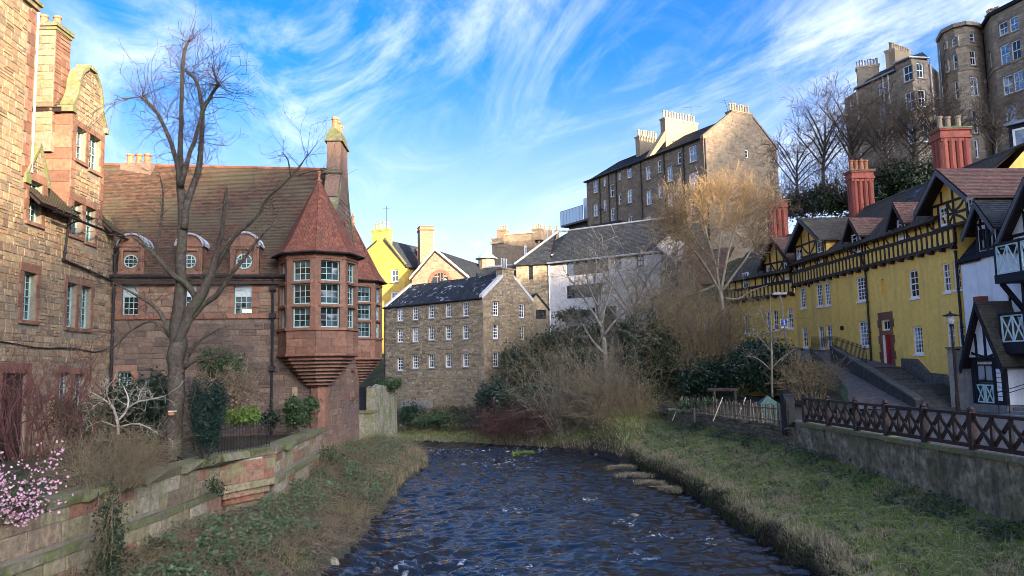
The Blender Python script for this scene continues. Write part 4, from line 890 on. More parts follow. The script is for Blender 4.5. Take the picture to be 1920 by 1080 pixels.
    for h in (HE-.75, 8.9, 6.2): m5 = MB(); m5.fbox(fr, s-.16, s+.16, .02, .26, h-.1, h+.14); m5.build('pipe_hopper' if h > 10 else 'pipe_bracket', MT['black'], root)
    m5 = MB(); bx = fr.rect(548, 726, 558, 742); m5.fbox(fr, bx[0], bx[1], 0, .14, bx[2], bx[3]); m5.build('meter_box', MT['potbuff'], root)
    o = ops[2]; x = lambda t: o[0]+(o[1]-o[0])*t
    m6 = MB(); m6.fbox(fr, x(.42), x(.92), -.212, -.208, o[2]+.14, o[2]+.30); em = bpy.data.materials.new('lamp_glow'); em.use_nodes = True; b = em.node_tree.nodes['Principled BSDF']; b.inputs['Base Color'].default_value = (.8,.6,.3,1); b.inputs['Emission Color'].default_value = (1,.72,.3,1); b.inputs['Emission Strength'].default_value = .55
    m6.build('lit_lamp', em, root)
    # pots at the far left end of the ridge
    p = gf.pt(gl/2, HR, 0)-U*11.6
    m7 = MB(); m7.box(p.x-.9, p.x+.9, p.y-.4, p.y+.4, HR-1.2, HR+.1); st = m7.build('chimney', MT['gable_stone'], root)
    for i in range(3): pot(st, p.x-.5+.5*i, p.y, HR+.1, .6, .2, MT['pot'])
build_hall()
# ------------------------------------------------------------------ left: garden retaining wall with coping, ledge and corbelled bay
def build_garden_wall():
    root = thing('garden_wall', 'mottled stone block wall with mossy coping along the left river bank', 'wall', (GW[3].x, GW[3].y, 1.0))
    back = MB(); blocks = []
    segs = [(GW[0], GW[1]), (GW[1], GW[2]), (GW[2], GW[3]), (GW[3], GW[4]), (GW[4], GW[5])]
    for k, (a, b) in enumerate(segs):
        fr = Fr((a.x, a.y), (b.x, b.y)); P = fr.pt; bay = k == 3; h0 = -.3 if not bay else 2.05
        back.fbox(fr, 0, fr.L, -.45, 0, h0, 2.92)
        st = courses(fr, rect_profile(fr.L, h0+.3 if not bay else h0, 2.92), [(0, fr.L, 1.78, 2.02)] if not bay else [], ch=(.36,.48), w=(.7,1.5), joint=.016, split=.1, seed=70+k); blocks.append((fr, st))
        s = -.02
        while s < fr.L-.05:
            e = min(s+1.35, fr.L+.06); r_ = unit('coping_stone', MT['cope'], 1+(k+int(s*3)) % 4, .03)
            Mx = fr.mat(s+.006, 2.92, -.62, e-s-.012, .27, .76); o = org(root)
            for i in range(3): Mx[i][3] -= o[i]
            new('coping_stone', r_, root, Mx)
            if not bay: piece('ledge_stone', root, fr, s+.006, e-.006, 1.80, 2.0, -.02, .17, MT['cope'], k=1, ch=.03)
            s = e
        if not bay:      # thicker foot below the ledge
            back.fbox(fr, 0, fr.L, -.3, .08, h0, 1.80)
            blocks.append((fr.off(.08), courses(fr, rect_profile(fr.L, h0, 1.79), [], ch=(.36,.5), w=(.7,1.5), joint=.016, split=.1, seed=80+k)))
        else:
            for i in range(4):
                c = MB(); c.fbox(fr, .05+.18*i, fr.L-.05-.16*i, -1.2, .10-.13*i, 2.05-.24*(i+1), 2.05-.24*i); c.build('corbel_course', MT['garden_block'], root)
            c = MB(); c.fbox(fr, 0, fr.L, -1.4, -.45, 1.0, 2.9); c.build('bay_core', MT['lowwall'], root)
    back.build('wall_core', MT['mortar'], root)
    clad(root, blocks, MT['garden_block'], 300, name='block', stuffname='blockwork', proud=(.01,.035), seed=9, minpx=60)
build_garden_wall()
def build_far_wall():
    root = thing('roughcast_wall', 'pale mossy roughcast river wall beyond the hall, with sloping top', 'wall', (-9, 56, 0))
    a = at(702, 780, 53.5); b = at(743, 780, 61.0)
    f0 = Fr((a.x-.0, a.y), (b.x, b.y)); f = f0; H = f.L
    mb = MB(); n = 14
    for i in range(n):
        s0, s1 = H*i/n, H*(i+1)/n; t = lambda s: 4.75 + .35*s/H + .08*math.sin(s*3.1)
        q = [f.pt(s0, -.2, .12), f.pt(s1, -.2, .12), f.pt(s1, t(s1), 0), f.pt(s0, t(s0), 0)]; r_ = [f.pt(s0, -.2, -.6), f.pt(s1, -.2, -.6), f.pt(s1, t(s1)+.1, -.55), f.pt(s0, t(s0)+.1, -.55)]
        mb.faces(q+r_, ((0,1,2,3),(3,2,6,7),(4,7,6,5),(1,5,6,2),(0,3,7,4)))
    e0 = f.pt(0, 0, 0); mb.box(e0.x-2.2, e0.x, e0.y, e0.y+.6, -.2, 3.1)
    mb.build('wall', MT['roughcast'], root)
    g = MB(); g.fbox(f, -.02, H, -.7, .18, 5.12, 5.2) if False else None
    c = MB(); c.box(e0.x-2.2, e0.x+.1, e0.y-.12, e0.y+.7, 3.1, 3.3); c.build('coping', MT['cope'], root)
    gt = thing('timber_gate', 'dark upright timber gate between the hall and the roughcast wall', 'gate', (e0.x-.9, e0.y+.3, 3.3))
    for i in range(6): m = MB(); m.box(e0.x-1.45+i*.2, e0.x-1.27+i*.2, e0.y+.25, e0.y+.31, 3.3, 4.9); m.build('board', MT['timber_black'], gt)
build_far_wall()
# iron railings on the bay and by the tree
def railing(name, label, pts, h, gap, mat, rise=None, parent=None, cat='railing', r=.014, group=None, rail=(.12, .88)):
    root = thing(name, label, cat, pts[0], group); bars = MB(); n = 0
    for a, b in zip(pts, pts[1:]):
        a, b = Vector(a), Vector(b); L = (b-a).length; k = max(1, int(L/gap))
        for i in range(k+1):
            p = a.lerp(b, i/k); m = MB(); m.tube([p, p+Vector((0,0,h))], r, 5); m.tube([p+Vector((0,0,h)), p+Vector((0,0,h+.10))], [r*1.9, .001], 5); m.build('bar', mat, root)
        m = MB(); [m.bar(a+Vector((0,0,h*t)), b+Vector((0,0,h*t)), .03, .03) for t in rail]; m.build('rail', mat, root)
    return root
q = lambda u, v: onz(u, v, 3.25)
railing('iron_railing', 'black spiked iron railing on top of the corbelled bay of the garden wall', [(GW[3].x-.15, GW[3].y+.3, 3.19), (GW[4].x-.25, GW[4].y+.15, 3.19)], .95, .13, MT['black'])
railing('iron_railing', 'short weathered iron railing beside the big bare tree trunk', [(GW[2].x-.1, GW[2].y+.7, 3.19), (GW[3].x-1.0, GW[3].y-2.6, 3.19)], 1.0, .14, MT['timber'])
# ------------------------------------------------------------------ middle distance
def gable_body(root, fA, he, hr, depth, wallmat, front=True, name='wall'): pass
def build_mill():
    """four-storey rubble mill: long front to the left, gable to the right"""
    C = at(907, 640, 72.0); Lp = at(721, 640, 81.3); G = at(1000, 640, 77.6)
    root = thing('stone_mill', 'brown rubble stone mill with white sash windows and slate roof beside the river bend', 'building', (C.x, C.y, 1.0))
    f1 = Fr((Lp.x, Lp.y), (C.x, C.y)); f2 = Fr((C.x, C.y), (G.x, G.y))
    he = f1.pix(815, 567)[1]; gl = f2.L; hr = f2.pix(952, 509)[1]-.15; z0 = .6
    w1 = []
    for u, rows in ((750, ((578,602),(616,642),(669,695))), (779, ((575,600),(614,641),(665,691))), (809, ((572,597),(611,638),(664,690))), (841, ((568,595),(610,637),(662,689))), (873, ((566,593),(609,636),(662,688)))):
        for v0, v1 in rows: w1.append(f1.rect(u-6, v0, u+5.5, v1))
    w2 = [f2.rect(924, 565, 935.5, 592), f2.rect(924, 608, 935, 635), f2.rect(924, 660, 935.5, 688), f2.rect(973.5, 570, 984, 596), f2.rect(974, 612, 984, 637)]
    g2 = gable_profile(gl, z0, he, hr+.1)
    mb = MB(); wall(mb, f1, rect_profile(f1.L, z0, he), w1, reveal=.22); wall(mb, f2, g2, w2, reveal=.22)
    bk = f1.n*-gl; fa = lambda p, h: Vector((p.x, p.y, h))
    lb = fa(f1.A, 0)+bk; cb = fa(f1.B, 0)+bk
    mb.poly([fa(f1.A, z0), fa(f1.A, he), fa(f1.A, hr)+bk*.5, fa(lb, he), fa(lb, z0)]); mb.poly([fa(lb, z0), fa(lb, he), fa(cb, he), fa(cb, z0)]); mb.build('wall', MT['mortar_mill'], root)
    q = [(f1, courses(f1, rect_profile(f1.L, z0, he-.02), [grow(w, .05, .08) for w in w1], ch=(.15,.34), w=(.2,.7), seed=101, split=.5)), (f2, courses(f2, g2, [grow(w, .05, .08) for w in w2], ch=(.15,.34), w=(.2,.7), seed=102, split=.5))]
    clad(root, q, MT['mill'], 120, seed=8, minpx=60, proud=(.01,.05))
    for f, ws in ((f1, w1), (f2, w2)):
        for o in ws:
            sash(root, f, o, MT['white'], [MT['glass'], MT['curtain'], MT['glass'], MT['glass_sky'], MT['glass']][int(o[0]*5+o[2]*3) % 5], cols=3, rows=4, recess=.18, fw=.085, bar=.034)
            piece('sill', root, f, o[0]-.1, o[1]+.1, o[2]-.12, o[2]-.005, -.1, .1, MT['cement'], k=0, ch=.02); piece('lintel', root, f, o[0]-.18, o[1]+.18, o[3]+.01, o[3]+.24, -.02, .06, MT['mill'], k=0, ch=.03)
    hq = z0
    i = 0
    while hq < he-.3:
        e = .35 if i % 2 else .6; piece('quoin', root, f1, f1.L-e, f1.L+.02, hq, hq+.36, -.02, .05, MT['mill'], k=1, ch=.03); piece('quoin', root, f2, -.02, .95-e, hq, hq+.36, -.02, .05, MT['mill'], k=2, ch=.03); hq += .38; i += 1
    roof_plane(root, f1, -.05, f1.L-.25, he, hr, gl/2, MT['slate_mill'], MT['timber'], over=.18, exp=.2, w=.3, th=.014, seed=103, jit=.3)
    fb = Fr((cb.x, cb.y), (lb.x, lb.y)); roof_plane(root, fb, .25, fb.L, he, hr, gl/2, MT['slate'], MT['timber'], over=.18, exp=.3, w=.5, th=.014, seed=104)
    m = MB()
    for s0, h0, s1, h1 in ((-.12, he, gl/2-.8, hr-.45), (gl+.12, he, gl/2+.8, hr-.45)):
        P = f2.pt; m = MB(); m.faces([P(s0,h0-.1,.06),P(s1,h1-.0,.06),P(s1,h1+.32,.06),P(s0,h0+.26,.06),P(s0,h0-.1,-.4),P(s1,h1,-.4),P(s1,h1+.32,-.4),P(s0,h0+.26,-.4)], ((0,1,2,3),(3,2,6,7),(4,7,6,5),(0,4,5,1),(0,3,7,4),(1,5,6,2))); m.build('skew_coping', MT['grey_render'], root)
    m = MB(); P = lambda s, h, d: f1.pt(0, h, 0)+bk*s+f1.ex*d
    m.faces([P(0,he,-.1),P(.5,hr,-.1),P(.5,hr+.2,-.1),P(0,he+.2,-.1),P(0,he,.3),P(.5,hr,.3),P(.5,hr+.2,.3),P(0,he+.2,.3)], ((0,1,2,3),(3,2,6,7),(4,7,6,5),(0,4,5,1),(0,3,7,4),(1,5,6,2)))
    m.build('skew_coping', MT['grey_render'], root)
    zt = f2.pix(952, 506)[1]
    c = chimney(root, f2, gl/2-.95, gl/2+.85, -.75, .03, hr-1.6, zt, MT['mortar_mill'], 0, cope=.16, cmat=MT['mill'])
    for i in range(3): p = f2.pt(gl/2-.5+.35*i, zt+.16, -.4); pot(c, p.x, p.y, p.z, 1.0, .09, MT['lead'])
    clad(root, [(f2.off(.03), courses(f2, [(hr-1.2, gl/2-.95, gl/2+.85), (zt, gl/2-.95, gl/2+.85)], [], seed=9))], MT['mill'], 20, minpx=40, stuffname='stack_stonework')
    g = MB(); g.tube([f1.pt(-.1, he-.06, .2), f1.pt(f1.L, he-.06, .2)], .07, 6); g.build('gutter', MT['black'], root)
    pipe(root, [f1.pt(.15, he-.1, .1), f1.pt(.15, 2.5, .1)], .06)
    # projecting footing wall at the water
    m = MB(); a, b, h0, h1 = f1.pix(758, 770)[0], f1.pix(812, 770)[0], .2, f1.pix(785, 752)[1]; m.fbox(f1, a, b, 0, .5, h0, h1); m.build('footing', MT['cement'], root)
    # snow-like lichen patches on the roof
    # shed
    sh = thing('lean_to_shed', 'small dark gabled stone shed to the right of the river mill', 'shed', (G.x+.5, 79.5, 5))
    A = at(985, 600, 79.5); B = at(1028.5, 600, 80.0); fs = Fr((A.x, A.y), (B.x, B.y)); hs_, ha = fs.pix(1027, 578)[1], fs.pix(1007, 551)[1]; m = MB(); op = fs.rect(1005, 581, 1024, 598)
    wall(m, fs, [(4, 0, fs.L), (hs_, 0, fs.L), (ha, fs.L*.5-.02, fs.L*.5+.02)], [op]); m.fbox(fs, op[0], op[1], -.6, -.5, op[2], op[3]); m.build('wall', MT['mortar_mill'], sh)
    for x, y in ((-.15, fs.L*.5), (fs.L+.15, fs.L*.5)):
        m = MB(); P = fs.pt; m.faces([P(x, hs_-.1, .25), P(y, ha+.1, .25), P(y, ha+.1, -4), P(x, hs_-.1, -4), P(x, hs_-.22, .25), P(y, ha-.02, .25), P(y, ha-.02, -4), P(x, hs_-.22, -4)], ((0,1,2,3),(4,7,6,5),(0,4,5,1),(3,2,6,7),(0,3,7,4),(1,5,6,2))); m.build('roof', MT['slate'], sh)
    m = MB(); m.fbox(fs, op[0], op[1], -.3, -.24, op[2], op[3]); m.build('door', MT['timber_black'], sh)
build_mill()
def simple_win(root, f, rect, fm, gm, rec=.14, cols=2, rows=2, fw=.1, bar=.045, sill=True, sm=None):
    sash(root, f, rect, fm, gm, cols=cols, rows=rows, recess=rec, fw=fw, bar=bar)
    if sill: piece('sill', root, f, rect[0]-.12, rect[1]+.12, rect[2]-.14, rect[2]-.005, -.1, .12, sm or MT['cement'], k=0, ch=.02)
def build_yellow_gable():
    A = at(640, 520, 106); B = at(759, 520, 101); f = Fr((A.x, A.y), (B.x, B.y)); L = f.L
    root = thing('yellow_gable_house', 'bright yellow gable house with buff chimney pots behind the turret', 'house', (B.x, B.y, 8))
    he = f.pix(757, 497)[1]; ap = f.pix(712, 440)[0]; ha = f.pix(712, 455)[1]+.4; pr = [(5, 0, L), (he, 0, L), (ha, ap-.6, ap+.9)]
    ws = [f.rect(733.5, 505.5, 746.5, 529), f.rect(733, 547, 746, 571)]
    m = MB(); wall(m, f, pr, ws, reveal=.15); m.poly([f.pt(L, 5), f.pt(L, 5, -14), f.pt(L, he, -14), f.pt(L, he)]); m.build('wall', MT['ochre_far'], root)
    s0, s1 = f.pix(698, 445)[0], f.pix(727, 445)[0]; z1 = f.pix(712, 434)[1]
    chimney(root, f, s0, s1, -1.0, .02, ha-3, z1, MT['ochre_far'], 4, 1.1, .2, MT['potbuff'], cope=.3, cmat=MT['ochre_far'], over=.12)
    for w in ws: simple_win(root, f, w, MT['white'], MT['glass_sky'], fw=.13)
    for x0, x1 in ((L+.3, ap+.7), (0, ap-.5)):
        m = MB(); P = f.pt; m.faces([P(x0,he-.1,.1),P(x1,ha,.1),P(x1,ha,-14),P(x0,he-.1,-14),P(x0,he-.35,.1),P(x1,ha-.25,.1),P(x1,ha-.25,-14),P(x0,he-.35,-14)], ((0,1,2,3),(4,7,6,5),(0,4,5,1),(3,2,6,7),(0,3,7,4),(1,5,6,2))); m.build('roof', MT['slate'], root)
    m = MB(); m.faces([P(L+.1,he,.14),P(ap+.95,ha,.14),P(ap+.95,ha+.22,.14),P(L+.1,he+.22,.14),P(L+.1,he,-.3),P(ap+.95,ha,-.3),P(ap+.95,ha+.22,-.3),P(L+.1,he+.22,-.3)], ((0,1,2,3),(3,2,6,7),(4,7,6,5),(0,4,5,1),(0,3,7,4),(1,5,6,2))); m.build('skew_coping', MT['cope'], root)
    m = MB(); p = f.pt(ap+.8, z1+.3, -.5); m.tube([p, p+Vector((0,0,3.2))], .035, 5); m.tube([p+Vector((-.5,0,2.9)), p+Vector((.5,0,2.9))], .02, 4); m.build('aerial', MT['black'], root)
    q = f.pt(L-1.4, he+.4, -5); s = chimney(root, Fr((q.x, q.y), (q.x+1.9, q.y)), 0, 1.9, -1.2, 0, he-.5, he+2.6, MT['redbrick'], 3, .8, .2, cope=.3)
build_yellow_gable()
def build_brick_stack():
    A = at(787.5, 470, 100); B = at(813, 470, 100.5); f = Fr((A.x, A.y), (B.x, B.y)); root = thing('brick_stack', 'tall plain square red brick chimney stack standing above the slate roofs', 'chimney', (A.x, A.y, 10))
    z1 = f.pix(800, 425)[1]; m = MB(); m.fbox(f, 0, f.L, -1.9, 0, 9, z1); m.build('shaft', MT['mortar'], root)
    st = courses(f, rect_profile(f.L, 9.5, z1), [], ch=(.15,.15), w=(.44,.46), joint=.03, split=0, seed=7); fl = Fr((A.x, A.y+1.9), (A.x, A.y)); s2 = courses(fl, rect_profile(fl.L, 9.5, z1), [], ch=(.15,.15), w=(.44,.46), joint=.03, split=0, seed=8)
    clad(root, [(f, st), (fl, s2)], M('orange_brick', [(.42,.16,.085),(.36,.13,.075),(.48,.20,.11)], mott=.2), 0, stuffname='brickwork', proud=(.01,.02))
    m = MB(); m.fbox(f, -.08, f.L+.08, -2.0, .08, z1-.5, z1-.3); m.fbox(f, -.04, f.L+.04, -1.95, .05, z1, z1+.12); m.build('cap', MT['redbrick'], root)
build_brick_stack()
def build_church():
    A = at(772, 520, 96); B = at(876, 520, 96); f = Fr((A.x, A.y), (B.x, B.y)); L = f.L; P = f.pt
    root = thing('stone_hall_gable', 'stone gabled hall with large arched window and long slate roof behind the mill', 'building', (A.x, A.y, 8))
    he = f.pix(774, 523)[1]; ha = f.pix(816, 471)[1]; ap = f.pix(816, 480)[0]
    pr = [(7, 0, L), (he, 0, L), (ha, ap-.02, ap+.02)]
    m = MB(); wall(m, f, pr, []); m.poly([P(0,7), P(0,7,-26), P(0,he,-26), P(0,he)]); m.poly([P(L,7), P(L,7,-26), P(L,he,-26), P(L,he)]); m.build('wall', MT['mortar_mill'], root)
    clad(root, [(f, courses(f, pr, [], ch=(.22,.36), w=(.3,.8), seed=31))], MT['tenement'], 0, minpx=999)
    D = f.n*-26 + f.ex*9.0
    for x0 in (L+.2, -.2):
        m = MB(); a, b = P(x0, he-.1, .2), P(ap, ha+.12, .2); m.faces([a, b, b+D, a+D, a-Vector((0,0,.2)), b-Vector((0,0,.2)), b+D-Vector((0,0,.2)), a+D-Vector((0,0,.2))], ((0,1,2,3),(4,7,6,5),(0,4,5,1),(3,2,6,7),(0,3,7,4),(1,5,6,2))); m.build('roof', MT['timber'], root)
        U = D.normalized(); V = b-a; tiles(root, a, U, V, [(0,0),(D.length,0),(D.length,V.length),(0,V.length)] if True else 0, MT['slate'], exp=.28, w=.45, th=.016, seed=int(x0*3)+9)
    m = MB()
    for x0, x1 in ((-.25, ap), (L+.25, ap)):
        m = MB(); m.faces([P(x0,he-.1,.24),P(x1,ha+.1,.24),P(x1,ha+.42,.24),P(x0,he+.2,.24),P(x0,he-.1,-.3),P(x1,ha+.1,-.3),P(x1,ha+.42,-.3),P(x0,he+.2,-.3)], ((0,1,2,3),(3,2,6,7),(4,7,6,5),(0,4,5,1),(0,3,7,4),(1,5,6,2))); m.build('skew_coping', MT['grey_render'], root)
    cx, ch = f.pix(826, 527); R = 1.18
    w = MB(); N = 20
    for r0, r1, d0, d1 in ((R, R+.28, .02, .12), (R-.14, R, .02, .07)):
        for i in range(N):
            a, b = math.pi*i/N, math.pi*(i+1)/N; w.prism(f, [(cx+r0*math.cos(a), ch+r0*math.sin(a)), (cx+r1*math.cos(a), ch+r1*math.sin(a)), (cx+r1*math.cos(b), ch+r1*math.sin(b)), (cx+r0*math.cos(b), ch+r0*math.sin(b))], d0, d1)
    for x in (-R-.28, R): w.fbox(f, cx+x, cx+x+.28, .02, .12, ch-2, ch)
    for x in (-.4, 0, .4): w.fbox(f, cx+x-.05, cx+x+.05, .02, .06, ch-1.5, ch+R*.9)
    wo = w.build('arched_window', MT['red_dark'], root)
    g = MB(); g.poly([P(cx+R*math.cos(t), ch+R*math.sin(t), .03) for t in np.linspace(0, math.pi, 16)]+[P(cx-R, ch-1.5, .03), P(cx+R, ch-1.5, .03)]); g.build('pane', MT['glass'], wo)
    # slate ranges joining to the right
    r2 = thing('slate_roofed_range', 'low stone range with dark slate roof and pale ridge flashing between mill and white house', 'building', (-1, 98, 10))
    A = at(876, 500, 97); B = at(985, 500, 93); f = Fr((A.x, A.y), (B.x, B.y)); he, hr = f.pix(930, 514)[1]-2.0, f.pix(930, 514)[1]+1.6
    m = MB(); wall(m, f, rect_profile(f.L, 7, he)); m.build('wall', MT['mortar_mill'], r2); roof_plane(r2, f, -.3, f.L, he, hr, 4.5, MT['slate'], MT['timber'], exp=.26, w=.4, th=.016, seed=77)
    m = MB(); m.tube([f.pt(0, hr+.05, -4.5), f.pt(f.L, hr+.05, -4.5)], .12, 6); m.build('ridge', MT['lead'], r2)
    # cupola
    p = at(912, 486, 108); c = thing('copper_cupola', 'small verdigris copper cupola with finial on the slate roofs', 'cupola', tuple(p))
    m = MB(); m.lathe((p.x, p.y, p.z-2.0), [(1.15, 0), (1.15, 2.0)], 12); m.build('drum', MT['tenement_grey'], c)
    m = MB(); m.lathe((p.x, p.y, p.z), [(1.55, 0), (1.6, .08), (1.0, .55), (.5, .95), (.12, 1.25)], 12); m.build('dome', MT['copper'], c)
    m = MB(); m.lathe((p.x, p.y, p.z+1.2), [(.1, 0), (.06, .5), (.14, .6), (.14, .7), (.04, .8), (.02, 1.2)], 8); m.build('finial', MT['copper'], c)
build_church()
def build_cream():
    A = at(742, 510, 128); B = at(790, 510, 128); f = Fr((A.x, A.y), (B.x, B.y)); root = thing('cream_house', 'cream sunlit house wall and roof between the yellow gable and the brick stack', 'house', (A.x, A.y, 10))
    h = f.pix(770, 492)[1]; m = MB(); wall(m, f, rect_profile(f.L, 8, h)); m.poly([f.pt(f.L, 8), f.pt(f.L, 8, -8), f.pt(f.L, h, -8), f.pt(f.L, h)]); m.build('wall', MT['potbuff'], root)
    m = MB(); m.prism(f, [(0, h), (f.L, h), (f.L, h+.3), (f.L*.75, h+1.5), (f.L*.3, h+1.3), (0, h+.4)], -8, .1); m.build('roof', MT['cement'], root)
    m = MB(); m.lathe(tuple(f.pt(f.L*.55, h+1.2, -2)), [(1.4, 0), (1.0, .6), (.3, 1.2), (.05, 1.6)], 10); m.build('turret_cap', MT['slate'], root)
    chimney(root, f, f.L*.82, f.L, -2, -1, h, h+3.0, MT['potbuff'], 2, .6, .2, MT['potbuff'])
build_cream()
def build_far_tenement():
    A = at(923, 480, 150); B = at(1003, 480, 147); C = at(1014.5, 480, 153); f = Fr((A.x, A.y), (B.x, B.y)); f2 = Fr((B.x, B.y), (C.x, C.y))
    root = thing('far_tenement', 'distant flat-topped brown tenement with two chimney stacks on the skyline', 'building', (A.x, A.y, 12)); s = f.pix(947, 480)[0]
    h0, h1 = f.pix(935, 455)[1], f.pix(975, 438)[1]
    m = MB(); wall(m, f, [(10, 0, f.L), (h0, 0, f.L)], []); wall(m, f, [(h0, s, f.L), (h1, s, f.L)], []); wall(m, f2, rect_profile(f2.L, 10, h1)); m.fbox(f, s+.1, f.L-.05, -9, -.1, 10, h1-.05); m.fbox(f, .1, s, -9, -.1, 10, h0-.05); m.poly([f.pt(0,h0), f.pt(s,h0), f.pt(s,h0,-10), f.pt(0,h0,-10)]); m.poly([f.pt(s,h1), f.pt(f.L,h1), f.pt(f.L,h1,-10), f.pt(s,h1,-10)]); m.build('wall', MT['tenement'], root)
    chimney(root, f, f.pix(932, 440)[0], f.pix(948.5, 440)[0], -1.6, .1, h0-1, f.pix(940, 434)[1], MT['tenement'], 5, 1.0, .18, MT['potbuff'], cope=.35)
    chimney(root, f, f.L-.4, f.L+1.4, -1.6, .1, h1-1.5, f.pix(1006, 432)[1], MT['tenement'], 4, 1.0, .18, MT['potbuff'], cope=.35)
    chimney(root, f, 0, 1.4, -1.6, .05, h0-.5, f.pix(926, 450)[1], MT['tenement'], 0, cope=.3)
    m = MB(); m.fbox(f, -.3, s, -1, .3, h0-.2, h0+.15); m.fbox(f, s-.1, f.L+.1, -.3, .14, h1-.1, h1+.12); m.build('cornice', MT['tenement_grey'], root)
    for u in (975,): simple_win(root, f, f.rect(u+8, 461, u+12, 477), MT['white'], MT['glass'], rec=-.06)
    # further slate roof with small stacks, right of it
    r2 = thing('slate_house', 'long blue slate roof rising below the glass balcony, behind the white house', 'house', (8, 112, 12))
    A = at(978, 490, 112); B = at(1108, 490, 104); f = Fr((A.x, A.y), (B.x, B.y)); he = f.pix(985, 487)[1]; 
    m = MB(); wall(m, f, rect_profile(f.L, 9, he)); m.build('wall', MT['grey_render'], r2)
    roof_plane(r2, f, -.2, f.L+.5, he, f.pix(1060, 437)[1]+2.2, 7.5, MT['slate'], MT['timber'], exp=.3, w=.45, th=.016, seed=78, hip=(5, 0))
    m = MB(); p = [f.pt(0, he+.1, .3), f.pt(f.L, he+.1, .3)]; m.tube(p, .12, 6); m.build('gutter', MT['white'], r2)
    for i, u in enumerate((1022, 1031, 1044)):
        p = at(u, 432, 150); s_ = thing('chimney_stack', ['low brown chimney stack on the skyline next to the far tenement', 'pale chimney stack, middle one of the little skyline stacks', 'small skyline stack nearest the glass balcony'][i], 'chimney', (p.x, p.y, p.z-6), 'little stacks on the skyline')
        m = MB(); m.box(p.x-.42, p.x+.42, p.y-.6, p.y+.6, p.z-9, p.z); m.build('shaft', MT['tenement'], s_)
        for k in range(3): pot(s_, p.x-.28+.28*k, p.y, p.z, .9, .12, MT['potbuff'])
build_far_tenement()
def build_glass_balcony():
    A = at(1060, 420, 126); B = at(1102, 420, 121); f = Fr((A.x, A.y), (B.x, B.y)); root = thing('glass_balcony_flat', 'modern roof flat with glass balustrade beside the tall tenement', 'building', (A.x, A.y, 20))
    h0, h1 = f.pix(1075, 420)[1], f.pix(1075, 394)[1]; m = MB(); m.fbox(f, 1.0, f.L+2, -6, 0, h0-4.5, h0-.3); m.build('wall', MT['timber'], root)
    m = MB(); m.fbox(f, 0, f.L+2, -6, 1.0, h0-.3, h0); m.build('slab', MT['barge'], root)
    n = 7
    for i in range(n): a = f.L*i/n; piece('glass_panel', root, f, a+.03, a+f.L/n-.03, h0+.05, h1, .93, .97, M('balcony_glass%d' % i, (.45,.60,.70), rough=.1, mott=.1, bump=0, spec=.8) if i == 0 else bpy.data.materials['balcony_glass0'])
    m = MB(); m.fbox(f, 0, f.L+.2, .92, .99, h1, h1+.07); [m.fbox(f, f.L*i/n-.03, f.L*i/n+.03, .91, .99, h0, h1) for i in range(n+1)]; m.build('handrail', MT['lead'], root)
    m = MB(); m.fbox(f, f.L*.82, f.L+1, -4, -.1, h0, h1+1.4); m.build('stair_head', MT['white_render'], root)
    o = (f.L*.7, f.L*.7+1.9, h0-3.4, h0-1.7); simple_win(root, f, o, MT['white'], MT['glass_sky'], rec=-.06, cols=2, rows=1)
build_glass_balcony()
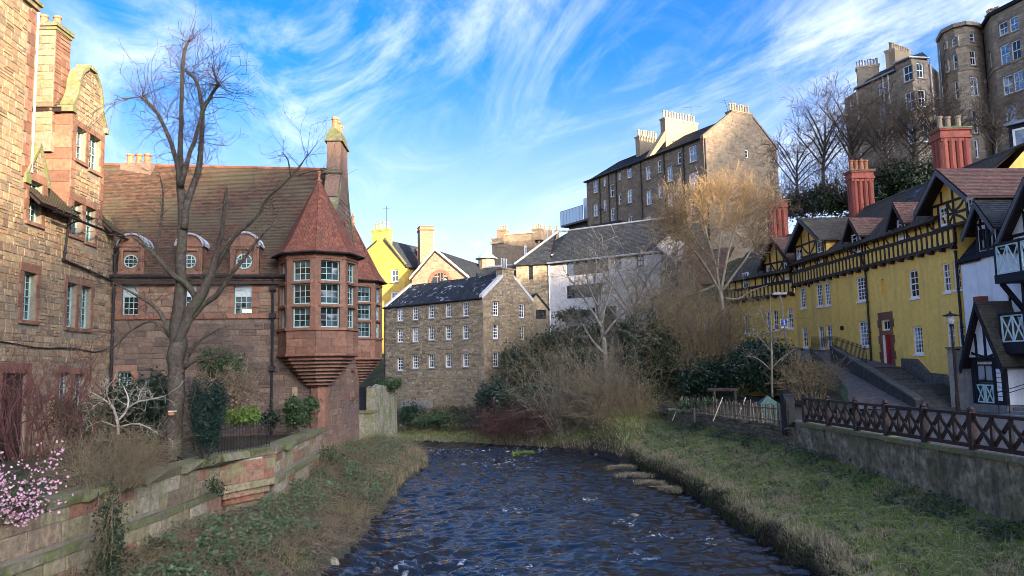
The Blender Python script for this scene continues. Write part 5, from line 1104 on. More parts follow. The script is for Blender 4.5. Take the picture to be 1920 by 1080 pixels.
def build_modern():
    A = at(969, 560, 86); B = at(1030, 560, 85.2); C = at(1243, 560, 78); root = thing('white_slate_house', 'long white rendered house with dark ribbon windows and slate roof above the thicket', 'house', (B.x, B.y, 9))
    f0 = Fr((A.x, A.y), (B.x, B.y)); f = Fr((B.x, B.y), (C.x, C.y)); he0 = f0.pix(1000, 495)[1]; he = f.pix(1085, 487.5)[1]; z0 = 7
    w0 = f0.rect(991, 499, 999, 524); ws = {'a': f.rect(1062, 488, 1141, 514), 'b': f.rect(1062, 533, 1130, 558), 'c': f.rect(1152, 480, 1164, 504), 'd': f.rect(1193, 477, 1207, 500), 'e': f.rect(1133, 574, 1156, 603), 'f': f.rect(1108, 577, 1116, 598)}
    m = MB(); wall(m, f0, rect_profile(f0.L, z0, he0), [w0]); m.build('stone_wall', MT['mortar_mill'], root); clad(root, [(f0, courses(f0, rect_profile(f0.L, z0, he0-.05), [w0], seed=33, ch=(.22,.38), w=(.3,.9)))], MT['mill'], 0, minpx=999)
    m = MB(); wall(m, f, rect_profile(f.L, z0, he), list(ws.values())); 
    G = Fr((C.x, C.y), (C.x+1.5, C.y+8.5)); hr = he+4.2
    m.build('wall', MT['grey_render'], root)
    sash(root, f0, w0, MT['black'], MT['glass'], cols=2, rows=1, recess=.15, meet=False)
    dp = M('dark_panel', (.075,.06,.058), rough=.5, mott=.2, bump=0)
    for k in 'ab':
        s0, s1, h0, h1 = ws[k]; x = s0+1.0; sash(root, f, (s0, x, h0, h1), MT['barge'], MT['glass_sky'] if k == 'a' else MT['glass'], cols=1, rows=1, recess=.12, meet=False)
        n = 5
        for i in range(n): a = x+(s1-x)*i/n; piece('cladding_panel', root, f, a+.02, a+(s1-x)/n-.02, h0, h1, -.16, -.08, dp)
    for k in 'cd': simple_win(root, f, ws[k], MT['barge'], MT['glass_sky'], rows=1, sill=False)
    for k in 'ef': s = ws[k]; piece('door', root, f, s[0], s[1], s[2], s[3], -.2, -.12, MT['timber'])
    U = (f.ex*f.L+f0.ex*f0.L).normalized()
    roof_plane(root, f0, -.2, f0.L+.05, he0, he0+4.3, 5, MT['slate'], MT['timber'], over=.2, exp=.28, w=.42, th=.016, seed=81, hip=(4.2, 0)); roof_plane(root, f, -.05, f.L+.3, he, he+4.3, 5, MT['slate'], MT['timber'], over=.3, exp=.28, w=.42, th=.016, seed=82)
    m = MB(); m.tube([f0.pt(-.2, he0+.05, .25), f0.pt(4.1, he0+4.4, -4.9)], .13, 6); m.tube([f0.pt(4.1, he0+4.4, -4.9), f.pt(0, he+4.42, -5), f.pt(f.L, he+4.42, -5)], .11, 6); m.tube([f.pt(0, he-.05, .33), f.pt(f.L, he-.05, .33)], .1, 6); m.build('ridge_flashing', MT['lead'], root)
    pipe(root, [f.pt(.1, he-.1, .12), f.pt(.1, z0+1, .12)], .07, MT['white'])
    # pale slated gable at its right end
    r2 = thing('pale_roofed_cottage', 'low cottage with pale grey sunlit roof slope seen through the bare branches', 'house', (C.x, 72, 9))
    a, b, c, d = at(1231, 461, 73), at(1262, 434, 79), at(1291, 464, 77), at(1266, 491, 71); m = MB(); n_ = Vector((0,0,.2)); m.faces([a, b, c, d, a-n_, b-n_, c-n_, d-n_], ((0,1,2,3),(4,7,6,5),(0,4,5,1),(1,5,6,2),(2,6,7,3),(3,7,4,0))); m.build('roof', MT['cement'], r2)
    e = Fr((a.x, a.y), (d.x, d.y)); m = MB(); m.fbox(e, 0, e.L, -2.5, -.3, 6, d.z-.2); m.build('wall', MT['lowwall'], r2)
build_modern()
def tenement_face(root, f, h0, h1, wins, mat, mort, seed, glassm=None, npart=0, sides=True):
    m = MB(); wall(m, f, rect_profile(f.L, h0, h1), wins, reveal=.25); m.build('wall', mort, root)
    clad(root, [(f, courses(f, rect_profile(f.L, h0, h1-.02), [grow(w, .02) for w in wins], ch=(.3,.38), w=(.55,1.2), joint=.02, split=.12, seed=seed))], mat, npart, minpx=70, proud=(.006,.03), seed=seed)
    for i, w in enumerate(wins):
        g = [MT['glass_sky'], MT['glass_sky'], MT['curtain'], MT['glass']][(i*7+seed) % 4] if glassm is None else glassm
        simple_win(root, f, w, MT['white'], g, rec=.16, cols=2 if w[1]-w[0] > .75 else 1, rows=2, fw=.11, bar=.04, sm=mat)
def build_tenement():
    A = at(1102, 420, 117.3); B = at(1326, 420, 95.0); C = at(1465, 420, 101.4); f = Fr((A.x, A.y), (B.x, B.y)); g = Fr((B.x, B.y), (C.x, C.y)); L = f.L
    root = thing('hilltop_tenement', 'huge brown stone tenement with long row of buff chimney pots, centre of the skyline', 'building', (B.x, B.y, 10)); he = f.pix(1215, 297)[1]; z0 = 9
    W = [(1180.5-60, 319), ] ; wins = []
    R = lambda u0, v0, u1, v1: wins.append(f.rect(u0, v0, u1, v1))
    for a in ((1112,337,1120.5,362),(1113,382,1121,406),(1114,428,1122,450),(1131,331,1136,350),(1131.5,374,1137,396),(1132,421,1138,442),(1144,345,1152,370),(1145,390,1153,414),(1146,436,1155,449),
              (1159,318,1164,338),(1160,364,1165,384),(1161,411,1166,432),(1175.5,309,1184,334),(1176.5,355,1185,381),(1178,405,1187,431),(1211,311,1220,337),(1212,357,1221.5,384),(1212,405,1222,432),
              (1233,300,1240,324),(1234,349,1241,372),(1251,312,1261,341),(1252,362,1262,388),(1270,284,1277,308),(1271,334,1277.5,358),(1292,273,1306,304),(1293,323,1308,355),(1294,373,1308,402)): R(*a)
    tenement_face(root, f, z0, he, wins, MT['tenement'], MT['mortar_ten'], 201)
    ha = g.pix(1391, 215)[1]; ap = g.pix(1391, 240)[0]; pr = [(z0, 0, g.L), (he, 0, g.L), (ha, ap-1.6, ap+1.9)]; gw = g.rect(1397.5, 281, 1403, 296)
    m = MB(); wall(m, g, pr, [gw]); m.build('gable_wall', MT['mortar_ten'], root); clad(root, [(g, courses(g, pr, [gw], ch=(.3,.38), w=(.5,1.1), joint=.02, split=.12, seed=202))], MT['tenement'], 0, minpx=999, stuffname='gable_stonework', proud=(.006,.03))
    simple_win(root, g, gw, MT['white'], MT['glass'], cols=1, rows=2)
    run = ap*.98; hr = ha+.1
    roof_plane(root, f, -.2, L-.3, he, hr, run, MT['slate'], MT['timber'], over=.3, exp=.32, w=.5, th=.016, seed=203)
    bk = g.ex*g.L; fb = Fr((f.B.x+bk.x, f.B.y+bk.y), (f.A.x+bk.x, f.A.y+bk.y)); roof_plane(root, fb, .3, L, he, hr, g.L-run, MT['slate'], MT['timber'], over=.3, exp=.5, w=.9, th=.016, seed=204)
    m = MB(); wall(m, fb, rect_profile(L, z0, he)); a0 = f.A; m.poly([Vector((a0.x,a0.y,z0)), Vector((a0.x,a0.y,he)), f.pt(0, hr, -run), Vector((a0.x,a0.y,he))+bk, Vector((a0.x,a0.y,z0))+bk]); m.build('rear_wall', MT['mortar_ten'], root)
    zt = g.pix(1391, 214)[1]; chimney(root, g, ap-1.7, ap+2.0, -1.0, .06, ha-1.2, zt, MT['tenement'], 8, 1.15, .17, MT['potbuff'], cope=.3)
    m = MB(); P = g.pt
    for x0, x1 in ((-.15, ap-1.6), (g.L+.15, ap+1.9)): m = MB(); m.faces([P(x0,he-.05,.12),P(x1,ha,.12),P(x1,ha+.28,.12),P(x0,he+.25,.12),P(x0,he-.05,-.4),P(x1,ha,-.4),P(x1,ha+.28,-.4),P(x0,he+.25,-.4)], ((0,1,2,3),(3,2,6,7),(4,7,6,5),(0,4,5,1),(0,3,7,4),(1,5,6,2))); m.build('skew_coping', MT['tenement'], root)
    # mid stack: cross wall rising through the roof with a long line of pots
    s = f.pix(1213, 300)[0]
    zc = hr+1.9
    chimney(root, f, s-.5, s+.5, -run-2.6, -run+3.6, he+2, zc, MT['potbuff'], 12, 1.2, .17, MT['potbuff'], cope=.3, line='d')
    m = MB(); m.faces([f.pt(s-.45, he, .1), f.pt(s+.45, he, .1), f.pt(s+.45, hr+.5, -run+3.4), f.pt(s-.45, hr+.5, -run+3.4), f.pt(s-.45, he-.6, .1), f.pt(s+.45, he-.6, .1), f.pt(s+.45, hr-1, -run+3.4), f.pt(s-.45, hr-1, -run+3.4)], ((0,1,2,3),(0,4,5,1),(0,3,7,4),(1,5,6,2))); m.build('cross_wall', MT['tenement'], root)
    s2 = f.pix(1160, 320)[0]-.5; chimney(root, f, s2-.5, s2+.5, -run-1.2, -run+2.6, he+2, hr+1.3, MT['potbuff'], 8, 1.1, .17, MT['potbuff'], cope=.3, line='d')
    for u0, u1, u2 in ((1124, 1124, 1124), (1141, 1141, 1142), (1155, 1155, 1156), (1202, 1202, 1203), (1246, 1246, 1247), (1283, 1283, 1284)):
        a = f.pix(u0, 300)[0]; pipe(root, [f.pt(a, he-.2, .12), f.pt(a+.05, z0+3, .12)], .085)
    for h in (he-5, he-8.6): m = MB(); m.tube([f.pt(f.pix(1124, 400)[0], h, .1), f.pt(f.pix(1137, 400)[0], h-.4, .1)], .06, 5); m.build('waste_pipe', MT['black'], root)
    a = f.pix(1326, 300)[0]-.15; pipe(root, [f.pt(a, he-.3, .12), f.pt(a, z0+2, .12)], .1)
    g2 = MB(); g2.tube([f.pt(-.2, he-.05, .35), f.pt(L, he-.05, .35)], .12, 6); g2.build('gutter', MT['black'], root)
    m = MB(); p = g.pt(ap-1.8, zt+.2, -.5); m.tube([p, p+Vector((-.4,0,1.6))], .03, 5); [m.tube([p+Vector((-1.5,0,1.2+.25*i)), p+Vector((.4,0,1.35+.25*i))], .02, 4) for i in range(2)]; m.build('aerial', MT['black'], root)
    m = MB(); p = f.pt(s+2, zc, -run); m.tube([p, p+Vector((0,0,2))], .03, 5); m.tube([p+Vector((-1.2,0,1.8)), p+Vector((1.4,0,1.9))], .02, 4); m.build('aerial', MT['black'], root)
build_tenement()
# ------------------------------------------------------------------ right: hilltop terrace
def build_terrace():
    def pxy(u, v, Y): p = at(u, v, Y); return (p.x, p.y)
    # block one: plain wall, canted bay, recess
    root = thing('terrace_block', 'tall grey-brown terrace block with canted bay and two rows of chimney pots on the hilltop', 'building', (43, 92, 18))
    zt = at(1684, 129, 90).z; z0 = 19
    F = [Fr(pxy(1584, 200, 99), pxy(1607, 200, 96.2)), Fr(pxy(1607, 200, 96), pxy(1684, 200, 90)), Fr(pxy(1684, 200, 90), pxy(1715, 200, 88)), Fr(pxy(1715, 200, 88), pxy(1746, 200, 88.6)), Fr(pxy(1746, 200, 88.6), pxy(1766, 200, 92))]
    W = [[(1592,188,1598,207)], [(1646,155,1661,178), (1649,196,1664,231), (1652,258,1668,285)], [(1693,122,1712,153), (1697,172,1716,207), (1701,229,1719,270)], [(1719.5,118,1732,146), (1722.5,168,1736,200), (1726,226,1741,266)], []]
    tops = [at(1590, 181, 98).z, zt-.2, zt+.6, zt+.6, zt+.1]
    for i, f in enumerate(F): tenement_face(root, f, z0, tops[i], [f.rect(*w) for w in W[i]], MT['tenement_grey'], MT['mortar_ten'], 301+i)
    f = F[1]
    roof_plane(root, f, -.2, f.L+.1, tops[1], tops[1]+2.6, 4, MT['slate'], MT['timber'], over=.3, exp=.32, w=.5, th=.016, seed=310)
    # bay roof
    m = MB(); ap = F[2].pt(F[2].L*.9, zt+1.7, -2.4); pts = [F[2].pt(-.1, tops[2], .25), F[2].pt(F[2].L, tops[2], .3), F[3].pt(F[3].L, tops[3], .3), F[3].pt(F[3].L, tops[3], -5)]
    for a, b in zip(pts, pts[1:]): m.poly([a, b, ap])
    m.poly([pts[0], ap, F[2].pt(-.1, tops[2], -6)]); m.build('bay_roof', MT['slate'], root)
    m = MB(); g = [F[1].pt(0, tops[1], .25), F[1].pt(F[1].L, tops[1], .25)]; m.tube(g, .12, 6); m.tube([F[2].pt(0, tops[2], .28), F[2].pt(F[2].L, tops[2], .3), F[3].pt(F[3].L, tops[3], .3)], .13, 6); m.build('gutter', MT['lead'], root)
    for fi, u in ((1, 1657), (1, 1667), (3, 1745)): a = F[fi].pix(u, 150)[0]; pipe(root, [F[fi].pt(a, tops[fi]-.2, .14), F[fi].pt(a+.02, z0+1, .14)], .085, MT['grey_render'])
    a = F[1].pix(1607.5, 180)[0]; pipe(root, [F[1].pt(a+.1, tops[1], .14), F[1].pt(a+.1, z0+1, .14)], .085, MT['grey_render'])
    c = Fr(pxy(1607, 140, 97.5), pxy(1649, 140, 96.5)); chimney(root, c, 0, c.L, -1.2, 0, zt-4, c.pix(1630, 126.5)[1], MT['tenement_grey'], 8, 1.0, .16, MT['lead'], cope=.35)
    c = Fr(pxy(1661, 120, 95.5), pxy(1679, 120, 94.6)); chimney(root, c, 0, c.L, -7.5, 0, zt-4, c.pix(1670, 97)[1], MT['potbuff'], 15, 1.0, .16, MT['potbuff'], cope=.35, line='d', cmat=MT['tenement_grey'])
    c2 = Fr(pxy(1679, 120, 94.5), pxy(1716, 120, 97)); m = MB(); m.fbox(c2, 0, c2.L, -1.1, 0.02, zt-1, c2.pix(1690, 97)[1]+.1); st = m.build('chimney', MT['potbuff'], root)
    for i in range(11): p = c2.pt(.3+i*(c2.L-.6)/10, c2.pix(1690, 97)[1]+.1, -.5); pot(st, p.x, p.y, p.z, 1.0, .17, MT['potbuff'])
    # block two: round bow
    r2 = thing('terrace_block', 'hilltop terrace block with rounded bow front, four storeys of sash windows', 'building', (52, 88, 18))
    zt2 = at(1815, 48, 86.6).z; P = [(1766, 91.2), (1777, 88.6), (1797, 87.2), (1818, 86.6), (1836, 86.9), (1850, 88.0)]; pp = [pxy(u, 150, Y) for u, Y in P]
    WW = [[(1769,77,1774,95), (1772,112,1777,140), (1775,158,1781,196)], [(1784,70,1797,85)], [(1808,61,1825,78)], [], []]
    WW[1] += [(1787,100,1796,130), (1790,150,1797,186)]; WW[2] = [(1808,61,1818,78), (1810,94,1818,124), (1812,144,1818,181)]; WW[3] = [(1819,61,1829,77), (1819.5,93,1830,122), (1820,143,1836,180), (1819,205,1834,250), (1829,258,1836,296)]
    WW[1] = [(1784,70,1799-3,86), (1787,101,1796,131), (1790,151,1796.5,187)]
    WW[2] = [(1807,61,1817.5,79), (1810,94,1818,124), (1812.5,145,1818,182)]
    fs = [Fr(a, b) for a, b in zip(pp, pp[1:])]
    WW = [[(1768.5,80,1774,96), (1771,114,1777,140), (1775,160,1780,195)], [(1784,70,1796,87), (1787,101,1796.5,131), (1789,151,1796.5,187)], [(1807,62,1817.5,79), (1810,94,1817.8,124), (1813,144,1817.8,182)], [(1818.3,61,1827,78), (1818.3,93,1830,122.5), (1818.3,143,1835,181), (1819,205,1835,250)], []]
    # windows of the bow: two wide lights on the second and third facets
    WW[1] = [(1783.5,70,1796,87), (1786.5,101,1796.4,131), (1789.5,151,1796.6,187)]; WW[2] = [(1808,61,1817.6,79)] ; WW[2] = []
    WW[3] = [(1819,61.5,1828,78), (1819.5,94,1830,122), (1820,144,1835,180), (1820,206,1834,250), (1829,262,1835,296)]
    WW[2] = [(1798,66,1802,80)] ; WW[2] = []
    for i, f in enumerate(fs): tenement_face(r2, f, z0, zt2, [f.rect(*w) for w in WW[i]], MT['tenement_grey'], MT['mortar_ten'], 321+i)
    m = MB(); q = [Vector((p[0], p[1], zt2)) for p in pp]; cc = Vector((sum(p[0] for p in pp)/6+3, 93, zt2+1.6))
    for i, f in enumerate(fs): m.fbox(f, -.1, f.L+.1, -.3, .32, zt2, zt2+.45); m.poly([q[i]+Vector((0,0,.45)), q[i+1]+Vector((0,0,.45)), cc])
    m.build('parapet', MT['tenement_grey'], r2)
    for h in (at(1810, 133, 87).z, at(1810, 88, 87).z): 
        m = MB(); [m.fbox(f, 0, f.L, -.1, .09, h, h+.2) for f in fs]; m.build('string_course', MT['tenement_grey'], r2)
    a = fs[0]; pipe(r2, [a.pt(.1, zt2, .15), a.pt(.1, z0+2, .15)], .1, MT['grey_render']); a = fs[4]; pipe(r2, [a.pt(a.L-.1, zt2-.5, .15), a.pt(a.L-.1, z0+2, .15)], .12)
    # block three at the frame edge
    r3 = thing('terrace_block', 'hilltop terrace block at the right edge of the view with paired bay windows', 'building', (58, 84, 18))
    pts = [pxy(1850, 150, 88.2), pxy(1868, 150, 84.6), pxy(1935, 150, 80.5), pxy(1990, 150, 79.5)]; fs = [Fr(a, b) for a, b in zip(pts, pts[1:])]; zt3 = at(1868, 31, 84.6).z
    WW = [[(1855,95,1859,130)], [(1872,41,1890,66), (1892,31,1909.5,59), (1875,83,1894,121), (1896,75,1914,114), (1880,141,1899,178), (1900,133,1919,171), (1885,195,1905,232)], []]
    for i, f in enumerate(fs): tenement_face(r3, f, z0, zt3, [f.rect(*w) for w in WW[i]], MT['tenement_grey'], MT['mortar_ten'], 341+i)
    m = MB(); [m.fbox(f, -.1, f.L+.1, -.3, .3, zt3, zt3+.4) for f in fs]; m.build('cornice', MT['slate'], r3)
    for h in (at(1880, 128, 84).z,): m = MB(); [m.fbox(f, 0, f.L, -.1, .12, h, h+.25) for f in fs]; m.build('string_course', MT['tenement_grey'], r3)
    roof_plane(r3, fs[1], -.5, fs[1].L+1, zt3+.4, zt3+3, 6, MT['slate'], MT['timber'], over=.3, exp=.32, w=.5, th=.016, seed=350)
    c = Fr(pxy(1848, 30, 92), pxy(1872, 30, 91)); chimney(r3, c, 0, c.L, -1.2, 0, zt3-2, c.pix(1858, 32)[1], MT['potbuff'], 6, 1.0, .16, MT['potbuff'], cope=.3)
    # flat-roofed white dormer window above the yellow row
    p = at(1897, 300, 60); A = at(1894, 280, 60); B = at(1945, 280, 58.5); f = Fr((A.x, A.y), (B.x, B.y)); w = f.rect(1899, 238, 1940, 278); d = thing('white_dormer', 'boxy white framed dormer window at the right edge above the tiled gable', 'dormer', (A.x, A.y, 15))
    m = MB(); wall(m, f, rect_profile(f.L, 12, w[3]+.35), [w]); m.fbox(f, -.01, f.L, -4, -.3, 12, w[3]+.3); m.build('wall', MT['slate'], d); m = MB(); m.fbox(f, -.2, f.L+.2, -4, .3, w[3]+.33, w[3]+.55); m.build('roof', MT['lead'], d); sash(d, f, w, MT['white'], MT['glass_sky'], cols=1, rows=1, recess=.05, fw=.16, meet=False)
build_terrace()
# ------------------------------------------------------------------ right: yellow half-timbered row
YB = at(1804, 560, 43.5); YA = at(1491, 560, 65.3); YL = at(1368, 560, 73.6)
fy = Fr((YA.x, YA.y), (YB.x, YB.y)); fy2 = Fr((YL.x, YL.y), (YA.x, YA.y))
def brace(mb, f, s0, h0, s1, h1, bow, d0, d1, w=.13):
    pts = [];n = 5
    for i in range(n+1):
        t = i/n; k = bow*math.sin(math.pi*t); dx, dh = s1-s0, h1-h0; L = math.hypot(dx, dh); pts.append((s0+dx*t-dh/L*k, h0+dh*t+dx/L*k))
    for (a, h), (b, k) in zip(pts, pts[1:]):
        dx, dh = b-a, k-h; L = math.hypot(dx, dh); nx, nh = -dh/L*w/2, dx/L*w/2; mb.prism(f, [(a+nx, h+nh), (a-nx, h-nh), (b-nx, k-nh), (b+nx, k+nh)], d0, d1)
def timber_gable(root, f, s0, s1, h0, he, ha, d, infill, over=.6, back=4.0, wins=(), roofmat=None, mat=None, pattern='x', barge=None, rib=True, tseed=0, under=.35):
    """jettied half-timbered gable with bargeboards and a ridge running back from the front"""
    P = f.pt; c = (s0+s1)/2; mat = mat or MT['timber']; m = MB(); wall(m, f, [(h0, s0, s1), (he, s0, s1), (ha, c-.02, c+.02)], wins, d=d, reveal=.15)
    for s in (s0, s1): m.poly([P(s, h0, d), P(s, h0, d-back), P(s, he, d-back), P(s, he, d)])
    g = m.build('gable_wall', infill, root); m = MB(); t = .15; D0, D1 = d-.02, d+.045
    def post(a, x0, x1): piece('timber', root, f, a-t/2, a+t/2, x0, x1, D0, D1, mat, k=0, ch=.02)
    k = lambda s: he+(ha-he)*max(0, 1-abs(s-c)/((s1-s0)/2))
    for s in (s0+t/2, s1-t/2): post(s, h0, he)
    piece('timber', root, f, s0, s1, h0, h0+t, D0, D1+.01, mat, k=0, ch=.02); piece('timber', root, f, s0, s1, he-t/2, he+t/2, D0, D1+.01, mat, k=0, ch=.02)
    post(c, h0, ha-.2)
    for q in (.25, .75): s = s0+(s1-s0)*q; post(s, he, k(s)-.1)
    hm = (h0+he)/2
    for w in wins: post(w[0]-t/2, h0, he); post(w[1]+t/2, h0, he)
    if pattern == 'x' and len(wins) >= 2:
        a, b = wins[0][1]+t, wins[1][0]-t; piece('timber', root, f, a, b, hm-t/2, hm+t/2, D0, D1+.005, mat, k=0, ch=.02)
        for x0, y0, x1, y1, bw in ((a, he, c, hm+.1, -.12), (b, he, c, hm+.1, .12), (a, h0, c, hm-.1, .12), (b, h0, c, hm-.1, -.12)):
            bm = MB(); brace(bm, f, x0, y0, x1, y1, bw, D0, D1-.006); bm.build('brace', mat, root)
    elif pattern == 'v':
        for x0, y0, x1, y1 in ((s0+.3, k(s0+.3)-.3, c, h0+.2), (s1-.3, k(s1-.3)-.3, c, h0+.2)): bm = MB(); brace(bm, f, x0, y0, x1, y1, 0, D0, D1-.006); bm.build('brace', mat, root)
    # roof slopes with bargeboards
    sl = (ha-he)/((s1-s0)/2); rm = roofmat or MT['tile_old']
    for sg, s in ((-1, s0), (1, s1)):
        e = s+sg*under; he_ = he-sl*under
        O = P(e, he_+.05, d+over); U = -f.n; V = P(c, ha+.16, d+over)-O; L = V.length; mb = MB(); q = [O, O+U*(back+over), O+U*(back+over)+V, O+V]; th = Vector((0,0,.08)); mb.poly(q); mb.poly([p-th for p in q]); mb.poly([q[0], q[1], q[1]-th, q[0]-th]); mb.build('gable_roof', MT['timber'], root)
        tiles(root, O, U, V, [(0,0),(back+over,0),(back+over,L),(0,L)], rm, exp=.17, w=.24, th=.018, seed=tseed+int(sg+2), name='gable_roof_tiles')
        bm = MB(); wd = .26; x = [(e, he_-.02), (c, ha+.12), (c, ha+.12-wd*1.3), (e+(-sg)*.05, he_-.02-wd)]; bm.prism(f, x, d+over-.08, d+over+.03); bm.build('bargeboard', barge or MT['barge'], root)
    return g
def terracotta_stack(root, x, y, z0, z1, w, n, pots, yaw=0.0, potmat=None):
    c, s = math.cos(yaw), math.sin(yaw); f = Fr((x-c*w/2, y-s*w/2), (x+c*w/2, y+s*w/2)); dd = w*.62; m = MB()
    m.fbox(f, .12, w-.12, -dd+.12, -.12, z0, z1-.8); st = m.build('chimney', MT['redbrick'], root)
    for i in range(n):
        t = (i+.5)/n
        for d in (-.0, -dd): p = f.pt(w*t, 0, d+(-.10 if d == 0 else .10)); m = MB(); m.lathe((p.x, p.y, z0), [(w/n*.44, 0), (w/n*.44, z1-z0-.8)], 8, ang0=math.pi/8); m.build('shaft', MT['redbrick'], st)
    for i in range(3):
        t = (i+.5)/3
        for e in (.10, w-.10): p = f.pt(e, 0, -dd*t); m = MB(); m.lathe((p.x, p.y, z0), [(w/n*.42, 0), (w/n*.42, z1-z0-.8)], 8, ang0=math.pi/8); m.build('shaft', MT['redbrick'], st)
    for i, (o, h) in enumerate(((.04, .22), (.12, .2), (.06, .34), (.16, .12), (.20, .10))):
        zz = z1-.98+sum((.22, .2, .34, .12, .10)[:i]); m = MB(); m.fbox(f, -o, w+o, -dd-o, o, zz, zz+h-.006); m.build('capping', MT['redbrick'] if i < 4 else MT['cope'], st)
    for i in range(pots): p = f.pt(w*(i+.5)/pots, 0, -dd/2-.12*(i % 2)); pot(st, p.x, p.y, z1+.0, .95, .19, potmat or MT['pot'])
    m = MB(); m.fbox(f, -.1, w+.1, -dd-.1, .12, z0-.05, z0+.12); m.build('flashing', MT['lead'], st)
    return st
def stud_band(root, f, s0, s1, h0, h1, d, pitch=.52, corbel=1.05):
    P = f.pt; m = MB(); m.poly([P(s0, h0, d), P(s1, h0, d), P(s1, h1, d), P(s0, h1, d)]); m.poly([P(s0, h0, 0), P(s1, h0, 0), P(s1, h0, d), P(s0, h0, d)]); m.build('stud_infill', MT['ochre'], root)
    n = int(round((s1-s0)/pitch))
    for i in range(n+1): s = s0+(s1-s0)*i/n; piece('stud', root, f, s-.075, s+.075, h0+.1, h1-.05, d-.02, d+.045, MT['timber'], k=0, ch=.02)
    m = 7
    for i in range(m):
        a, b = s0+(s1-s0)*i/m, s0+(s1-s0)*(i+1)/m
        piece('rail', root, f, a, b, h0-.08, h0+.13, d-.03, d+.10, MT['timber'], k=0, ch=.02); piece('rail', root, f, a, b, h1-.10, h1+.11, d-.02, d+.08, MT['timber'], k=0, ch=.02)
    n = int((s1-s0)/corbel)
    for i in range(n+1): s = s0+.15+(s1-s0-.3)*i/max(n, 1); piece('corbel_block', root, f, s-.12, s+.12, h0-.26, h0-.06, 0, d+.16, MT['timber'], k=0, ch=.05)
def build_yellow_row():
    root = thing('yellow_row_house', 'long ochre yellow half-timbered house with red door, gables and terracotta chimneys', 'house', (YB.x, YB.y, 4)); f = fy; L = f.L; P = f.pt
    hb = (f.pix(1804, 459, .15)[1]+f.pix(1491, 531, .15)[1])/2; ht = hb+1.0; he = ht+.95; hr = f.pix(1755, 338, -5.0)[1]; run = 5.0; d = .16; z0 = 2.6
    W = [(1500,539,1510.5,578),(1530.5,532,1542,575),(1545.5,529.5,1557,573),(1606,519,1623,565),(1704.5,506.5,1722,559),(1767.5,493,1781.5,548),(1787,489,1801,543),
         (1504.5,613,1514,652),(1535,611,1545,654),(1549.5,609.5,1560.5,652),(1611,602,1628,650),(1712,612,1730,664),(1776,605,1790,654),(1796,603,1809,651)]
    ws = [f.rect(*w) for w in W]; blind_ = f.rect(1652,523,1658.5,554); fan = f.rect(1655.5,604,1668.5,620); dr = f.rect(1658.5,627,1674.5,689); dr = (f.pix(1656.5, 655)[0], f.pix(1673, 655)[0], f.pix(1666, 689)[1], f.pix(1665, 627)[1])
    fan = (dr[0]+.1, dr[1]-.1, dr[3]+.28, dr[3]+.95)
    m = MB(); wall(m, f, rect_profile(L, z0, hb), ws+[dr, fan, blind_], reveal=.2); m.poly([P(L,z0), P(L,z0,-10), P(L,hb+3,-10), P(L,hr,-5), P(L,hb+1,0), P(L,hb,0)]); m.poly([P(0,z0), P(0,z0,-10), P(0,hb+3,-10), P(0,hr,-5), P(0,hb+1,0), P(0,hb,0)]); m.build('wall', MT['ochre'], root)
    m = MB(); m.fbox(f, blind_[0], blind_[1], -.2, -.15, blind_[2], blind_[3]); m.build('blind_slit', MT['ochre'], root)
    for i, o in enumerate(ws):
        sash(root, f, o, MT['white'], MT['curtain'] if i >= 7 else [MT['glass'], MT['glass'], MT['curtain']][i % 3], cols=3 if (o[1]-o[0]) > 1.0 else 2, rows=6 if (o[1]-o[0]) > 1.0 else 4, recess=.12, fw=.09, bar=.045, d=0, panes=False)
        piece('sill', root, f, o[0]-.05, o[1]+.05, o[2]-.12, o[2]-.004, -.05, .08, MT['white'], k=0, ch=.02)
    # door and its stone surround
    surround(root, f, (dr[0], dr[1], dr[2], fan[3]+.05), MT['red_dark'], w=.34, lintel=.5, sill=.1, n=6, proud=.06); piece('transom', root, f, dr[0]-.05, dr[1]+.05, dr[3]+.02, fan[2]-.02, -.1, .06, MT['red_dark'], k=0, ch=.03)
    sash(root, f, fan, MT['white'], MT['glass'], cols=2, rows=1, recess=.1, meet=False)
    m = MB(); m.fbox(f, dr[0]+.02, dr[1]-.02, -.17, -.11, dr[2], dr[3]); do = m.build('door', MT['redpaint'], root)
    for x0, x1 in ((.14, .46), (.54, .86)):
        for y0, y1 in ((.06, .42), (.5, .93)): w_, h_ = dr[1]-dr[0], dr[3]-dr[2]; piece('door_panel', do, f, dr[0]+w_*x0, dr[0]+w_*x1, dr[2]+h_*y0, dr[2]+h_*y1, -.115, -.095, MT['redpaint'], k=0, ch=.06)
    p = P(dr[0]+.15, dr[2]+1.0, -.1); m = MB(); m.lathe((p.x, p.y, p.z), [(.04, 0), (.05, .03), (.04, .06)], 8); m.build('handle', MT['lead'], do)
    m = MB(); m.fbox(f, dr[0]-.002, dr[0]+.12, -.2, -.02, dr[2], dr[3]); m.build('door_lining', MT['white'], root)
    v = f.pix(1580, 615); m = MB(); m.fbox(f, v[0]-.14, v[0]+.14, 0, .12, v[1]-.14, v[1]+.14); m.build('vent', MT['black'], root)
    v = f.pix(1517.5, 535); m = MB(); m.fbox(f, v[0]-.16, v[0]+.16, -.02, .03, v[1]-.16, v[1]+.16); m.build('vent', MT['black'], root)
    stud_band(root, f, 0, L, hb, ht, d)
    # upper wall between rail and eaves with posts and curved braces
    m = MB(); m.poly([P(0, ht, d), P(L, ht, d), P(L, he-.06, d), P(0, he-.06, d)]); m.build('upper_infill', MT['ochre'], root)
    n = int(L/1.15); bm = MB()
    for i in range(n+1): s = L*i/n; piece('post', root, f, s-.075, s+.075, ht+.1, he-.07, d-.02, d+.045, MT['timber'], k=0, ch=.02)
